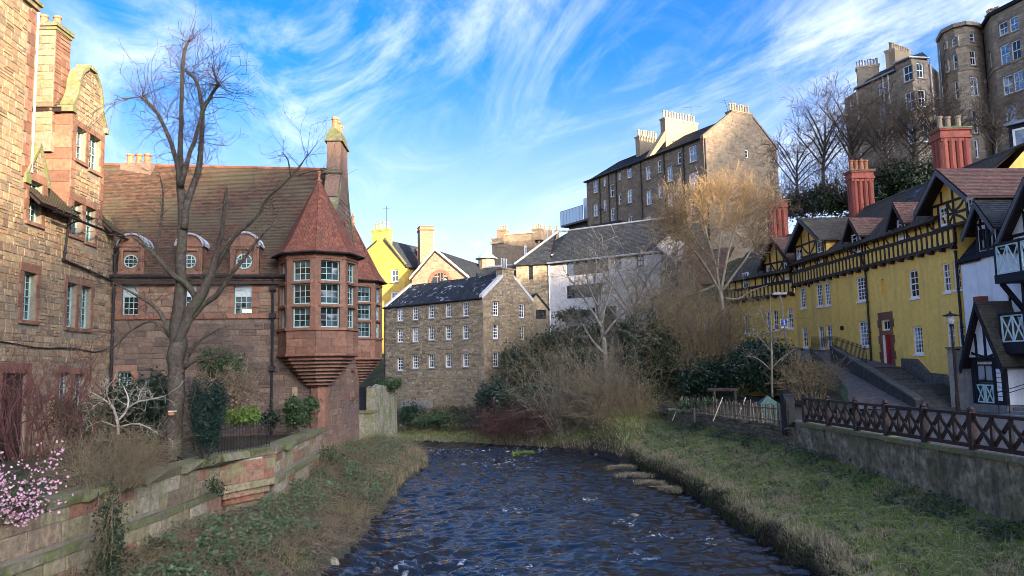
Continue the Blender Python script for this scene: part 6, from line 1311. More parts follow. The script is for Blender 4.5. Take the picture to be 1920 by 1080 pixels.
    for i in range(n):
        s = L*(i+.5)/n; b = MB(); brace(b, f, s-.5, he-.1, s-.05, ht+.15, .1 if i % 2 else -.1, d-.02, d+.03, .11); b.build('brace', MT['timber'], root)
    roof_plane(root, f, -.1, L-1.2, he, hr, run+d, MT['tile_old'], MT['timber'], d=d, over=.62, exp=.17, w=.26, th=.02, seed=401)
    fb = Fr((P(L,0,-10).x, P(L,0,-10).y), (P(0,0,-10).x, P(0,0,-10).y)); roof_plane(root, fb, 0, L, he, hr, run, MT['tile_old'], MT['timber'], over=.3, exp=.4, w=.6, seed=402)
    # large gables
    for (u0, u1, uw, dq, apx, ov) in (((1490.5), 1549, ((1493.5,466,1503.5,503.5), (1532.5,456,1543.5,495)), .2, (1501,411), .75), (1747, 1832, ((1762.5,388,1777,438), (1815.5,370,1828.5,414)), .22, (1771.5,315), .9)):
        s0, s1 = f.pix(u0, 470 if u0 < 1600 else 400, dq)[0], f.pix(u1, 470 if u0 < 1600 else 390, dq)[0]; s1 = min(s1, L+1.2); wn = [f.rect(*w, d=dq) for w in uw]; s1 = max(s1, wn[1][1]+.25); s0 = min(s0, wn[0][0]-.25)
        hA = f.pix(*apx, dq+ov)[1]; h_e = max(w[3] for w in wn)+.18; big = u0 > 1600
        wn = [(w[0], w[1], ht+.2, h_e-.2) for w in wn]
        timber_gable(root, f, s0, s1, ht+.02, h_e, hA, dq, MT['ochre'], over=ov, back=5.2, wins=wn, roofmat=MT['tile_plum'] if big else MT['tile_old'], tseed=int(u0), under=.45)
        for w in wn: sash(root, f, w, MT['white'], [MT['glass'], MT['glass_sky']], cols=2, rows=4, recess=.06, fw=.09, bar=.045, d=dq)
        m = MB(); e = f.pix(apx[0]+60 if not big else apx[0]+82, apx[1], -4.4)[0] if False else s1+.4; m.fbox(f, s1-.25, s1+.25, -5.3, -4.9, h_e, hA+.1); m.build('verge_flashing', MT['lead'], root)
    # small dormers breaking the eaves
    for (a, b_, w, apx) in ((1596, 1616, (1597.5,438,1614,481), (1593,411)), (1681.5, 1700, (1683,411,1697.5,459), (1675,383))):
        dq = d+.05; r = f.rect(*w, d=dq); s0, s1 = r[0]-.16, r[1]+.16; hA = f.pix(*apx, dq+.45)[1]; h_e = r[3]+.12; rw = (r[0], r[1], ht+.12, r[3])
        m = MB(); wall(m, f, [(ht, s0, s1), (h_e, s0, s1), (hA, (s0+s1)/2-.02, (s0+s1)/2+.02)], [rw], d=dq, reveal=.12)
        for s in (s0, s1): m.poly([P(s, ht, dq), P(s, ht, dq-3), P(s, h_e, dq-3), P(s, h_e, dq)])
        dm = m.build('dormer', MT['timber'], root)
        sash(root, f, rw, MT['white'], [MT['glass'], MT['glass_sky']], cols=2, rows=5, recess=.05, fw=.09, bar=.045, d=dq)
        sl = (hA-h_e)/((s1-s0)/2); c = (s0+s1)/2
        for sg, s in ((-1, s0), (1, s1)):
            e = s+sg*.4; O = P(e, h_e-sl*.4+.04, dq+.45); V = P(c, hA+.12, dq+.45)-O; U = -f.n; q = [O, O+U*3.6, O+U*3.6+V, O+V]; m = MB(); t = Vector((0,0,.07)); m.poly(q); m.poly([p-t for p in q]); m.poly([q[0], q[1], q[1]-t, q[0]-t]); m.build('dormer_roof', MT['timber'], root)
            tiles(root, O, U, V, [(0,0),(3.6,0),(3.6,V.length),(0,V.length)], MT['tile_plum'], exp=.17, w=.24, th=.018, seed=int(e*7), name='dormer_tiles')
            m = MB(); m.prism(f, [(e, h_e-sl*.4), (c, hA+.08), (c, hA-.18), (e-sg*.04, h_e-sl*.4-.2)], dq+.38, dq+.48); m.build('bargeboard', MT['timber'], root)
        m = MB(); m.fbox(f, s1+.28, s1+.5, -3.4, -3.1, h_e-.1, hA+.05); m.build('verge_flashing', MT['lead'], root)
    # skylight
    o = f.pix(1693, 372, -3.2); m = MB(); Vv = (-f.n*(run+d)+Vector((0,0,hr-he))).normalized(); q = P(o[0], 0, 0); t = .62; c_ = P(o[0], he, d)+Vv*4.6; Nn = f.ex.cross(Vv); Nn = Nn if Nn.z > 0 else -Nn; m.faces([c_+Nn*.1, c_+f.ex*.9+Nn*.1, c_+f.ex*.9+Vv*1.1+Nn*.1, c_+Vv*1.1+Nn*.1, c_, c_+f.ex*.9, c_+f.ex*.9+Vv*1.1, c_+Vv*1.1], ((0,1,2,3),(0,4,5,1),(1,5,6,2),(2,6,7,3),(3,7,4,0))); m.build('skylight', MT['glass_sky'], root)
    for s, mt in ((f.pix(1629, 560)[0], 0),):
        pipe(root, [P(s-1.6, he-.3, .7), P(s-.1, ht-.2, d+.14), P(s, hb-.3, .12), P(s, f.pix(1642, 680)[1], .12)], .07, MT['timber'])
    pipe(root, [P(L-.1, hb-.4, .1), P(L-.1, 3.4, .1)], .07)
    
    m = MB(); n_ = 30
    for i in range(n_): a = P(L*i/n_, hr+.05, -run); m.tube([a, a+f.ex*(L/n_-.03)], .11, 7)
    m.build('ridge_tiles', MT['tile_old'], root, kind='stuff')
    # stacks on the ridge
    p = at(1622, 350, 62.0); q = P(f.pix(1622, 400, -run)[0], 0, -run); terracotta_stack(root, q.x, q.y, hr-1.0, 6+(676-312)/1440*q.y, 48/1440*q.y*.82, 4, 4)
    q = P(f.pix(1797, 330, -run-.6)[0], 0, -run-.6); terracotta_stack(root, q.x, q.y, hr-1.2, 6+(672.5-229)/1440*q.y, 63/1440*q.y*.86, 4, 3, potmat=MT['potbuff'])
    # rear cross wing with a gablet at the far right
    r3 = thing('tiled_cross_wing', 'reddish tiled cross wing with small yellow gablet rising behind the big gable', 'house', (YB.x+4, YB.y, 10))
    A = at(1850, 330, 49.5); B = at(1950, 330, 46); g2 = Fr((A.x, A.y), (B.x, B.y)); he3 = g2.pix(1885, 372)[1]; hr3 = g2.pix(1885, 318)[1]
    roof_plane(r3, g2, -.5, g2.L, he3, hr3, 2.2, MT['tile_plum'], MT['timber'], over=.1, exp=.19, w=.26, th=.02, seed=410)
    m = MB(); m.fbox(g2, 0, g2.L, -4, -.02, 5, he3); m.build('wall', MT['ochre'], r3)
    s0, s1 = g2.pix(1868, 318, -1.2)[0], g2.pix(1902, 318, -1.2)[0]; hA = g2.pix(1888, 284, -.7)[1]
    timber_gable(r3, g2, s0, s1, hr3-.45, hr3-.1, hA, -1.4, MT['ochre'], over=.5, back=5, roofmat=MT['tile_old'], pattern='n', barge=MT['timber'], tseed=55, under=.5)
    # ------- lower house further along
    r2 = thing('yellow_row_house', 'lower ochre yellow half-timbered house half hidden by the golden tree', 'house', (YA.x, YA.y, 5)); f = fy2; L = f.L; P = f.pt
    hb = f.pix(1430, 557, .15)[1]; ht = hb+1.0; he = ht+1.15; hr = he+4.0; z0 = 3
    ws = [f.rect(*w) for w in ((1395,590,1405,627),(1437,583,1446,621),(1449.5,581,1459,620),(1476.5,578,1486.5,616))]
    m = MB(); wall(m, f, rect_profile(L, z0, hb), ws, reveal=.2); m.poly([P(0,z0), P(0,z0,-9), P(0,he,-9), P(0,hr,-4.5), P(0,he,0)]); m.build('wall', MT['ochre'], r2)
    for i, o in enumerate(ws): sash(r2, f, o, MT['white'], [MT['glass'], MT['curtain']][i % 2], cols=2, rows=4, recess=.12, fw=.09, bar=.045); piece('sill', r2, f, o[0]-.05, o[1]+.05, o[2]-.12, o[2]-.004, -.05, .08, MT['white'], k=0, ch=.02)
    stud_band(r2, f, 0, L, hb, ht, d)
    m = MB(); m.poly([P(0, ht, d), P(L, ht, d), P(L, he-.06, d), P(0, he-.06, d)]); m.build('upper_infill', MT['ochre'], r2)
    for s in np.arange(.3, L, .95): piece('post', r2, f, s-.075, s+.075, ht+.1, he-.07, d-.02, d+.045, MT['timber'], k=0, ch=.02)
    roof_plane(r2, f, -.1, L+.1, he, hr, 4.5+d, MT['tile_old'], MT['timber'], d=d, over=.5, exp=.17, w=.26, th=.02, seed=411)
    for a, b_, w, apx, o in ((1432, 1484, ((1437.5,503,1445.5,532), (1470,493,1480,526)), (1446,443), .5),):
        dq = .2; wn = [f.rect(*x, d=dq) for x in w]; s0, s1 = wn[0][0]-.3, wn[1][1]+.3; h_e = max(x[3] for x in wn)+.2; wn = [(x[0], x[1], ht+.2, h_e-.2) for x in wn]; hA = f.pix(1452, 445, dq+o)[1]
        timber_gable(r2, f, s0, s1, ht+.02, h_e, hA, dq, MT['ochre'], over=o, back=5, wins=wn, roofmat=MT['tile_plum'], barge=MT['timber'], tseed=77)
        for x in wn: sash(r2, f, x, MT['white'], MT['glass'], cols=2, rows=4, recess=.06, fw=.09, bar=.045, d=dq)
    o = f.rect(1394,511,1404,541, d=d); sash(r2, f, (o[0], o[1], o[2], o[3]), MT['white'], MT['glass'], cols=2, rows=3, recess=-.03, fw=.09, bar=.045, d=d)
    pipe(r2, [P(.1, hb, .12), P(.1, 4, .12)], .07)
    q = P(f.pix(1463, 440, -4.0)[0], 0, -4.0); terracotta_stack(r2, q.x, q.y, hr-1.6, 6+(679.5-371)/1440*q.y, 33/1440*q.y*.9, 3, 2, potmat=MT['potbuff'])
    # ------- cottage beyond, behind the tree
    r4 = thing('yellow_cottage', 'low yellow cottage with plum tiled roof almost hidden behind the bare golden tree', 'house', (15, 79, 7))
    A = at(1236, 600, 82); B = at(1345, 600, 77.5); g = Fr((A.x, A.y), (B.x, B.y)); he = g.pix(1290, 532)[1]; ws = [g.rect(1262,604,1280,628), g.rect(1319,604,1332,624)]
    m = MB(); wall(m, g, rect_profile(g.L, 5, he), ws, reveal=.15); m.build('wall', MT['ochre'], r4); [sash(r4, g, w, MT['white'], MT['curtain'], cols=3, rows=4, recess=.1, fw=.09, bar=.045) for w in ws]
    m = MB(); hm = g.pix(1290, 588)[1]; m.fbox(g, 0, g.L, 0, .05, hm, he); m.build('upper_cladding', MT['lowwall'], r4)
    roof_plane(r4, g, -.2, g.L+.2, he, he+3.9, 4.2, MT['tile_plum'], MT['timber'], over=.4, exp=.19, w=.28, th=.02, seed=415)
    C = at(1372, 600, 75.2); g3 = Fr((B.x+.1, B.y-.5), (C.x, C.y)); o = g3.rect(1356,577,1365,588); m = MB(); wall(m, g3, rect_profile(g3.L, 5, g3.pix(1360, 556)[1]), [o]); m.build('link_wall', MT['redbrick'], r4); sash(r4, g3, o, MT['white'], MT['glass'], cols=2, rows=1, recess=.1, meet=False)
    roof_plane(r4, g3, -.3, g3.L, g3.pix(1360, 556)[1], he+3, 4, MT['tile_old'], MT['timber'], over=.3, exp=.19, w=.28, seed=416)
build_yellow_row()
# ------------------------------------------------------------------ right edge: white half-timbered house with balconies
def build_white_house():
    n_ = Vector((fy.ex.x, fy.ex.y, 0)); A = Vector((YB.x, YB.y, 0))+n_*.12; B = A+n_*10; f = Fr((A.x, A.y), (B.x, B.y)); P = f.pt
    root = thing('white_half_timbered_house', 'white half-timbered house with black beams and pale green lattice balconies at right edge', 'house', (A.x, A.y, 3.2))
    he = f.pix(1808, 486)[1]; z0 = 2.6; wn = [f.rect(1841,449,1852,492, d=.05), f.rect(1862,434,1871,470, d=.05)]; L = f.L
    sD0, sD1 = f.pix(1834, 460)[0], f.pix(1874, 440)[0]
    side = [f.rect(1890,552,1897,580)]
    m = MB(); wall(m, f, rect_profile(L, z0, he), side); m.poly([P(0,z0), P(0,z0,-8), P(0,he,-8), P(0,he,0)]); m.build('wall', MT['white_render'], root)
    sash(root, f, side[0], MT['timber_black'], MT['glass'], cols=1, rows=1, recess=.1, meet=False)
    pc = piece
    for i in range(3): pc('beam', root, f, L*.22*i, L*.22*(i+1), he-.16, he+.04, -.02, .16, MT['timber_black'], k=0, ch=.02)
    hr = f.pix(1890, 378, -2.6)[1]; roof_plane(root, f, -.1, sD0+.2, he+.02, he+3.2, 3, MT['slate'], MT['timber_black'], over=.3, exp=.22, w=.3, th=.02, seed=501)
    hA = f.pix(1836, 379, .65)[1]; h_e = hA-1.15*(sD1-sD0)/2-.05
    wn = [(w[0], w[1], max(w[2], he+.1), min(w[3], h_e-.15)) for w in wn]
    timber_gable(root, f, sD0, sD1, he+.05, h_e, hA, .05, MT['white_render'], over=.6, back=5, wins=[], roofmat=MT['slate'], mat=MT['timber_black'], pattern='v', barge=MT['barge'], tseed=5, under=.45)
    h1 = h_e-.1
    for a, b in ((sD0+.30, sD0+.30+.42), (sD1-.72, sD1-.30)):
        sash(root, f, (a, b, he+.25, h1-.2), MT['timber_black'], MT['glass'], cols=1, rows=1, recess=-.03, d=.05, meet=False, fw=.06)
    # second, nearer gable running out of the frame
    s2 = f.pix(1899, 440)[0]; hA2 = f.pix(1921, 338, .8)[1]; w2 = 2*abs(f.pix(1945, 338, .1)[0]-s2)
    h2 = hA2-1.15*w2/2; timber_gable(root, f, s2, s2+w2, he-.3, h2, hA2, .12, MT['white_render'], over=.7, back=6, roofmat=MT['slate'], mat=MT['timber_black'], pattern='n', barge=MT['barge'], tseed=8, under=.4)
    o = (s2+.35, s2+1.1, he+.3, h2-.25); sash(root, f, o, MT['white'], MT['glass'], cols=1, rows=1, recess=-.05, d=.12, meet=False)
    m = MB(); m.bar(P(sD1+.1, h_e-1.6, .4), P(s2, h_e+.2, -1.2), .7, .12); m.build('side_roof', MT['greenpaint'], root)
    # lattice balconies
    def balcony(label, u0, u1, vt, vb, vp, u_end, lab2=None):
        dq = 1.3; fo = f.off(dq); s0, s1 = f.pix(u0, (vt+vb)/2, dq)[0], f.pix(u1, (vt+vb)/2, dq)[0]; top, bot = f.pix((u0+u1)/2, vt, dq)[1], f.pix((u0+u1)/2, vb, dq)[1]; pl = f.pix((u0+u1)/2, vp, dq)[1]
        b = MB(); e = s1+3.2; b.fbox(f, s0-.12, e, .0, dq+.1, pl, bot-.02); fl = b.build('balcony_floor', MT['timber_black'], root)
        pw = s1-s0
        for k in range(3):
            a = s0+k*(pw+.12)
            m = MB(); m.fbox(f, a-.11, a, dq-.07, dq+.05, bot-.1, top+.14); m.build('balcony_post', MT['timber_black'], root)
            m = MB(); fw = .065
            m.fbox(f, a, a+pw, dq-.04, dq+.02, top-fw, top); m.fbox(f, a, a+pw, dq-.04, dq+.02, bot, bot+fw); m.fbox(f, a, a+fw, dq-.04, dq+.019, bot+fw, top-fw); m.fbox(f, a+pw-fw, a+pw, dq-.04, dq+.019, bot+fw, top-fw); m.fbox(f, a+pw/2-fw/2, a+pw/2+fw/2, dq-.04, dq+.018, bot+fw, top-fw)
            pn = m.build('lattice_panel', MT['palesage'], root)
            for q0, q1 in ((a+fw, a+pw/2-fw/2), (a+pw/2+fw/2, a+pw-fw)):
                for y0, y1, dd in ((bot+fw, top-fw, 0), (top-fw, bot+fw, .005)):
                    m = MB(); brace(m, f, q0, y0, q1, y1, 0, dq-.03+dd, dq+.012+dd, .06); m.build('lattice_bar', MT['palesage'], pn)
            m = MB(); m.fbox(f, a-.12, a+pw+.12, dq-.1, dq+.08, top+.01, top+.12); m.build('balcony_rail', MT['timber_black'], root)
        # end panel towards the far side
        fe = Fr((P(s0,0,0).x, P(s0,0,0).y), (P(s0,0,dq).x, P(s0,0,dq).y)); m = MB(); m.fbox(fe, 0, dq, -.05, 0, top-.06, top+.1); m.fbox(fe, 0, dq, -.05, 0, bot, bot+.06); m.build('end_rail', MT['timber_black'], root)
        for k in range(2): m = MB(); a = s0+.1+k*2.4; m.bar(P(a, pl, dq-.1), P(a+.02, pl-1.5, .05), .18, .2); m.build('strut', MT['timber_black'], root); m = MB(); m.fbox(f, a-.09, a+.09, 0, .14, pl-2.1, pl); m.build('wall_post', MT['timber_black'], root)
    balcony('upper', 1868, 1912, 457, 512, 529, 1930); balcony('lower', 1878, 1921, 590, 641, 663, 1930)
    # porch bay with timbered gable towards the river
    dq = 1.5; s0, s1 = f.pix(1821, 690, dq)[0], f.pix(1884, 690, dq)[0]; hbm = f.pix(1850, 672, dq)[1]; hA = f.pix(1838, 571, dq+.35)[1]; fo = f.off(dq)
    zs = f.pix(1845, 757, dq)[1]
    timber_gable(root, f, s0-.15, s1+.1, hbm-.16, hbm, hA, dq, MT['white_render'], over=.4, back=dq+.5, roofmat=MT['tile_old'], mat=MT['timber_black'], pattern='v', barge=MT['timber_black'], tseed=15, under=.25)
    m = MB(); m.fbox(f, s0-.05, s1+.05, 0, dq+.1, 2.9, zs-.02); m.build('plinth', MT['cement'], root)
    m = MB(); m.fbox(f, s0, s1, .02, dq-.12, zs, hbm-.16); m.build('bay_wall', MT['white_render'], root)
    pw = f.rect(1830,679,1861,715, d=dq); px = f.rect(1831,721,1863,754, d=dq); lt = f.rect(1868,679,1879,755, d=dq)
    sash(root, f, (pw[0], pw[1], px[3]+.12, hbm-.3), MT['timber_black'], MT['curtain'], cols=2, rows=1, recess=.06, d=dq, meet=False, fw=.07, bar=.06)
    for s in (s0, pw[0]-.16, pw[1]+.02, s1-.14): m = MB(); m.fbox(f, s, s+.14, dq-.14, dq+.02, zs, hbm-.16); m.build('bay_post', MT['timber_black'], root)
    m = MB(); m.fbox(f, pw[0], pw[1], dq-.12, dq-.05, zs, px[3]+.1); m.build('panel_backing', MT['greenpaint'], root)
    a, b, y0, y1 = px[0], px[1], zs+.06, px[3]; c = (a+b)/2
    for q0, q1 in ((a, c-.03), (c+.03, b)):
        m = MB(); fw = .06; m.fbox(f, q0, q1, dq-.05, dq+.01, y1-fw, y1); m.fbox(f, q0, q1, dq-.05, dq+.01, y0, y0+fw); m.fbox(f, q0, q0+fw, dq-.05, dq+.009, y0+fw, y1-fw); m.fbox(f, q1-fw, q1, dq-.05, dq+.009, y0+fw, y1-fw); pn = m.build('lattice_panel', MT['palesage'], root)
        for ya, yb, dd in ((y0, y1, 0), (y1, y0, .004)): m = MB(); brace(m, f, q0+.04, ya, q1-.04, yb, 0, dq-.04+dd, dq+dd, .05); m.build('lattice_bar', MT['palesage'], pn)
    m = MB(); m.fbox(f, lt[0]-.1, lt[1]+.1, dq-.1, dq+.0, zs, hbm-.16); m.build('side_door', MT['timber_black'], root)
    for i in range(7): y = zs+.2+i*(hbm-zs-.7)/7; pc('door_light', root, f, lt[0]+.05, lt[1]-.05, y, y+.20, dq-.01, dq+.012, MT['white'], k=0, ch=.03)
    m = MB(); m.fbox(f, s1+.2, s1+.9, .02, .12, 3.4, hbm-.4); m.build('entrance_door', MT['timber_black'], root)
    m = MB(); m.lathe(tuple(P(s1+.1, hbm-.45, dq-.2)), [(.02, .12), (.16, .1), (.2, 0), (.05, -.02)], 10); m.build('porch_lamp', MT['frosted'], root)
    st = MB(); [st.fbox(f, s1+.1, s1+2.4, .0, 2.2-.45*i, 2.9+.15*i, 3.26+.15*i) for i in range(3)]; st.build('door_steps', MT['cement'], root)
    m = MB(); a = P(s1+.15, 3.3, 2.1); b = P(s1+.15, 3.7, .6); m.tube([a, a+Vector((0,0,1)), b+Vector((0,0,1)), b], .022, 6); a2 = P(s1+.9, 3.3, 2.1); m.tube([a2, a2+Vector((0,0,1)), P(s1+.9, 4.7, .6), P(s1+.9, 3.7, .6)], .022, 6); m.build('handrail', MT['black'], root)
    pts = MB(); q = P(.55, hA+.2, -.0); m = MB(); c0 = f.pix(1837, 563, .3); m.fbox(f, c0[0]-.25, c0[0]+.25, .0, .5, c0[1]-.25, c0[1]+.2); m.build('vent_hood', MT['redbrick'], root)
build_white_house()
# ------------------------------------------------------------------ right: quay wall, lattice fence, road edge, ramp and steps
QW = [(14.75, -12, 3.2), (14.3, 12, 3.2), (13.8, 20.6, 3.22), (13.3, 28, 3.25), (12.85, 35.2, 3.25)]
def build_quay():
    root = thing('quay_wall', 'stained grey-green retaining wall under the lattice fence on the right bank', 'wall', (13.3, 28, 1.5)); mb = MB(); cp = MB()
    for (x0, y0, z0), (x1, y1, z1) in zip(QW, QW[1:]):
        f = Fr((x1, y1), (x0, y0)); n = int(f.L/1.2)
        for i in range(n):
            a, b = f.L*i/n, f.L*(i+1)/n; mb.fbox(f, a, b, -.5, .02*math.sin(i*2.1), -.3, z0-.10)
        for i in range(n): a, b = f.L*i/n, f.L*(i+1)/n; cp.fbox(f, a+.01, b-.01, -.6, .09, z0-.10, z0+.04)
    mb.fbox(Fr((12.85, 35.2), (13.6, 35.35)), 0, .75, -.4, .0, -.2, 3.2)
    mb.build('wall', MT['retain'], root); cp.build('kerb_coping', MT['cope'], root)
build_quay()
def build_fence():
    root = thing('lattice_fence', 'dark brown wooden fence with crossed lattice bays on the quay wall', 'fence', (13.3, 28, 3.25))
    pts = [Vector(p) for p in [(13.95, 18.0, 3.27), (13.8, 20.6, 3.26), (13.3, 28, 3.29), (12.95, 35.1, 3.29)]]; pts = [Vector((p.x+.16, p.y, p.z)) for p in pts]
    posts_u = [1494, 1555, 1607, 1664.5, 1736, 1826, 1945]; P = []
    for u in posts_u:
        best = None
        for a, b in zip(pts, pts[1:]):
            for t in np.linspace(0, 1, 200):
                p = a.lerp(b, t); q = proj(p)
                if q and (best is None or abs(q[0]-u) < best[0]): best = (abs(q[0]-u), p)
        P.append(best[1])
    while P[-1].y > 2: q = P[-1]; P.append(Vector((q.x+.11, q.y-2.5, q.z-.004)))
    T = MT['timber']
    for p in P:
        m = MB(); m.box(p.x-.10, p.x+.10, p.y-.10, p.y+.10, p.z-.3, p.z+1.14); m.lathe((p.x, p.y, p.z+1.14), [(.07, 0), (.10, .03), (.10, .08), (.07, .13), (.03, .15), (.0, .155)], 10); m.build('post', T, root)
    for a, b in zip(P, P[1:]):
        dv = b-a; L = dv.length; u = dv.normalized(); f = Fr((a.x, a.y), (b.x, b.y)); f.ez = Vector((0,0,1))
        for h, w, t in ((1.06, .13, .09), (.12, .10, .12)): m = MB(); m.bar(a+u*.1+Vector((0,0,h)), b-u*.1+Vector((0,0,h)), w, t); m.build('rail', T, root)
        n = 3
        for i in range(n):
            s0, s1 = .1+(L-.2)*i/n, .1+(L-.2)*(i+1)/n; A = a+u*s0; B = a+u*s1
            if i: m = MB(); m.bar(A+Vector((0,0,.16)), A+Vector((0,0,1.02)), .09, .10, up=u); m.build('upright', T, root)
            for q, (x, y) in enumerate(((.18, 1.0), (1.0, .18))): o = Vector((-.03 if q else .03, 0, 0)); m = MB(); m.bar(A+o+Vector((0,0,x)), B+o+Vector((0,0,y)), .05, .12); m.build('lattice_bar', T, root)
build_fence()
mb = MB(); mb.faces([(13.1, 37, 3.262), (13.95, 20.6, 3.262), (14.35, 20.6, 3.262), (13.5, 37, 3.262)], ((0,1,2,3),)) ; mb.build('pavement', MT['setts'], kind='structure')
def build_slope():
    TL, TR, BR, BL = Vector((21.2, 55.5, 5.95)), Vector((22.6, 55, 5.95)), Vector((22.0, 42.6, 3.29)), Vector((19.0, 43.8, 3.29))
    V = []; nu, nv = 9, 46; m = MB()
    mm = MB(); mm.poly([BL, BR, TR, TL]); 
    o = mm.build('ramp', MT['mortar_dark'], kind='structure')
    sett = MB(); r = random.Random(2)
    for i in range(nv):
        for j in range(nu+2):
            a0, a1 = i/nv, (i+.93)/nv; off = (.5 if i % 2 else 0); b0, b1 = max(0, (j-off)/(nu+1)), min(1, (j-off+.94)/(nu+1))
            if b1 <= b0: continue
            Q = lambda a, b: BL.lerp(BR, b).lerp(TL.lerp(TR, b), a); z = Vector((0,0,.012+.02*r.random())); e = Vector((0,0,.004)); q = [Q(a0, b0)+z, Q(a0, b1)+z, Q(a1, b1)+z, Q(a1, b0)+z]; sett.faces(q+[Q(a0,b0)+e, Q(a0,b1)+e], ((0,1,2,3),(4,5,1,0)))
    so_ = sett.build('setts', MT['setts'], o, kind='stuff')
    # wall between ramp and steps, stepping down
    root = thing('ramp_wall', 'dark sloping stone wall between the cobbled ramp and the steps', 'wall', (22.2, 48, 3.3)); m = MB(); n = 16
    for i in range(n):
        a, b = BR.lerp(TR, i/n), BR.lerp(TR, (i+1)/n); h0, h1 = .5+.55*(i/n), .5+.55*((i+1)/n); w = Vector((.42, 0, 0)); zz = Vector((0,0,1))
        q = [a-zz*2, a+w-zz*2, b+w-zz*2, b-zz*2, a+zz*h0, a+w+zz*h0, b+w+zz*h1, b+zz*h1]; m.box8(q)
    m.build('wall', MT['darkwall'], root)
    for i in range(12):
        a, b = BR.lerp(TR, i/12), BR.lerp(TR, (i+.97)/12); m = MB(); h0, h1 = .5+.55*i/12, .5+.55*(i+1)/12; w0, w1 = Vector((-.05,0,0)), Vector((.47,0,0)); zz = Vector((0,0,1)); m.box8([a+w0+zz*h0, a+w1+zz*h0, b+w1+zz*h1, b+w0+zz*h1, a+w0+zz*(h0+.12), a+w1+zz*(h0+.12), b+w1+zz*(h1+.12), b+w0+zz*(h1+.12)]); m.build('coping_stone', MT['step'], root)
    # steps in two flights
    st = thing('stone_steps', 'two flights of dark worn stone steps climbing to the red door', 'steps', (23.4, 42, 3.3))
    for i in range(8): m = MB(); y = 41.8+i*.46; m.box(22.5, 25.1, y, y+.62, 3.0, 3.4+.17*i); m.build('step', MT['step'], st)
    zl = 3.4+.17*7; m = MB(); m.box(22.5, 25.3, 45.5, 47.6, 3, zl+.01); m.build('landing', MT['step'], st)
    for i in range(6): m = MB(); y = 47.4+i*.42; m.box(22.7, 24.95, y, y+.6, 3.0, zl+.15+.15*i); m.build('step', MT['step'], st)
    m = MB(); m.box(22.7, 25.1, 49.9, 53, 3.0, zl+.93); m.build('landing', MT['step'], st)
    m = MB(); m.prism(Fr((25.18, 41.6), (25.18, 50)), [(0,3), (8.4, 3), (8.4, 6.1), (6.6, 6.05), (5.4, 5.2), (3.7, 5.1), (2.4, 4.2), (0.0, 4.0)], -.1, .16); m.build('side_wall', MT['step'], st)
    # upper path along the house with its retaining kerb
    mb = MB(); mb.poly([(21.2, 55.5, 5.97), (22.6, 55, 5.97), (22.65, 50, 5.55), (25.3, 50, 5.55), (24.6, 58, 6.6), (24.1, 66, 7.3), (20, 74, 7.4), (19, 72, 7.2), (20.5, 62, 6.7)]); mb.build('path', MT['setts'], kind='structure')
    railing('iron_railing', 'bent black iron railing along the top of the dark wall below the yellow house', [(22.65, 58.5, 6.75), (22.8, 54.5, 6.6), (23.05, 50.4, 5.75)], 1.1, .17, MT['black'], r=.018)
    railing('iron_railing', 'short iron railing beside the grey pier near the right hand corner', [(24.8, 43.9, 4.3), (24.9, 42.4, 4.3)], 1.5, .2, MT['black'], r=.018)
    # grey pier wall
    A = at(1779, 700, 42.0); B = at(1813, 700, 41.4); root = thing('cement_pier', 'grey cement rendered pier wall between the steps and the white house', 'wall', (A.x, A.y, 3.2)); f = Fr((A.x, A.y), (B.x, B.y)); h = f.pix(1795, 654)[1]; m = MB(); m.fbox(f, 0, f.L*.42, -1.2, 0, 3.0, h); m.fbox(f, f.L*.42, f.L+.5, -1.2, -.12, 3.0, h-.05); m.build('wall', MT['cement'], root)
    m = MB(); m.fbox(f, -.08, f.L+.5, -1.3, .08, h, h+.12); m.build('coping', MT['cope'], root)
    # earth slope left of the ramp
    V = []; a = [Vector((17.5, 43.5, 3.1)), Vector((17.6, 48, 3.3)), Vector((18.2, 56, 4.0)), Vector((17.5, 66, 5.0))]; b = [Vector((19.2, 43.6, 3.35)), Vector((20.0, 48, 4.5)), Vector((21.2, 55.5, 6.1)), Vector((19.8, 68, 7.3))]
    a = resample(a, 20); b = resample(b, 20); V = [tuple(a[i].lerp(b[i], j/9)+Vector((0,0,.15*nz(a[i].x*3+j, a[i].y, .7)))) for i in range(20) for j in range(10)]; q = [(i*10+j, (i+1)*10+j, (i+1)*10+j+1, i*10+j+1) for i in range(19) for j in range(9)]
    o = mesh_np('earth_slope', MT['hillside'], V, q, smooth=True); o['kind'] = 'structure'
    rl = railing('mesh_fence', 'dark green wire fence beside the foot of the cobbled ramp', [(19.0, 44.2, 3.3), (20.2, 49.5, 4.6), (21.1, 54.8, 5.9)], 1.1, .12, MT['greenpaint'], r=.012, cat='fence')
build_slope()
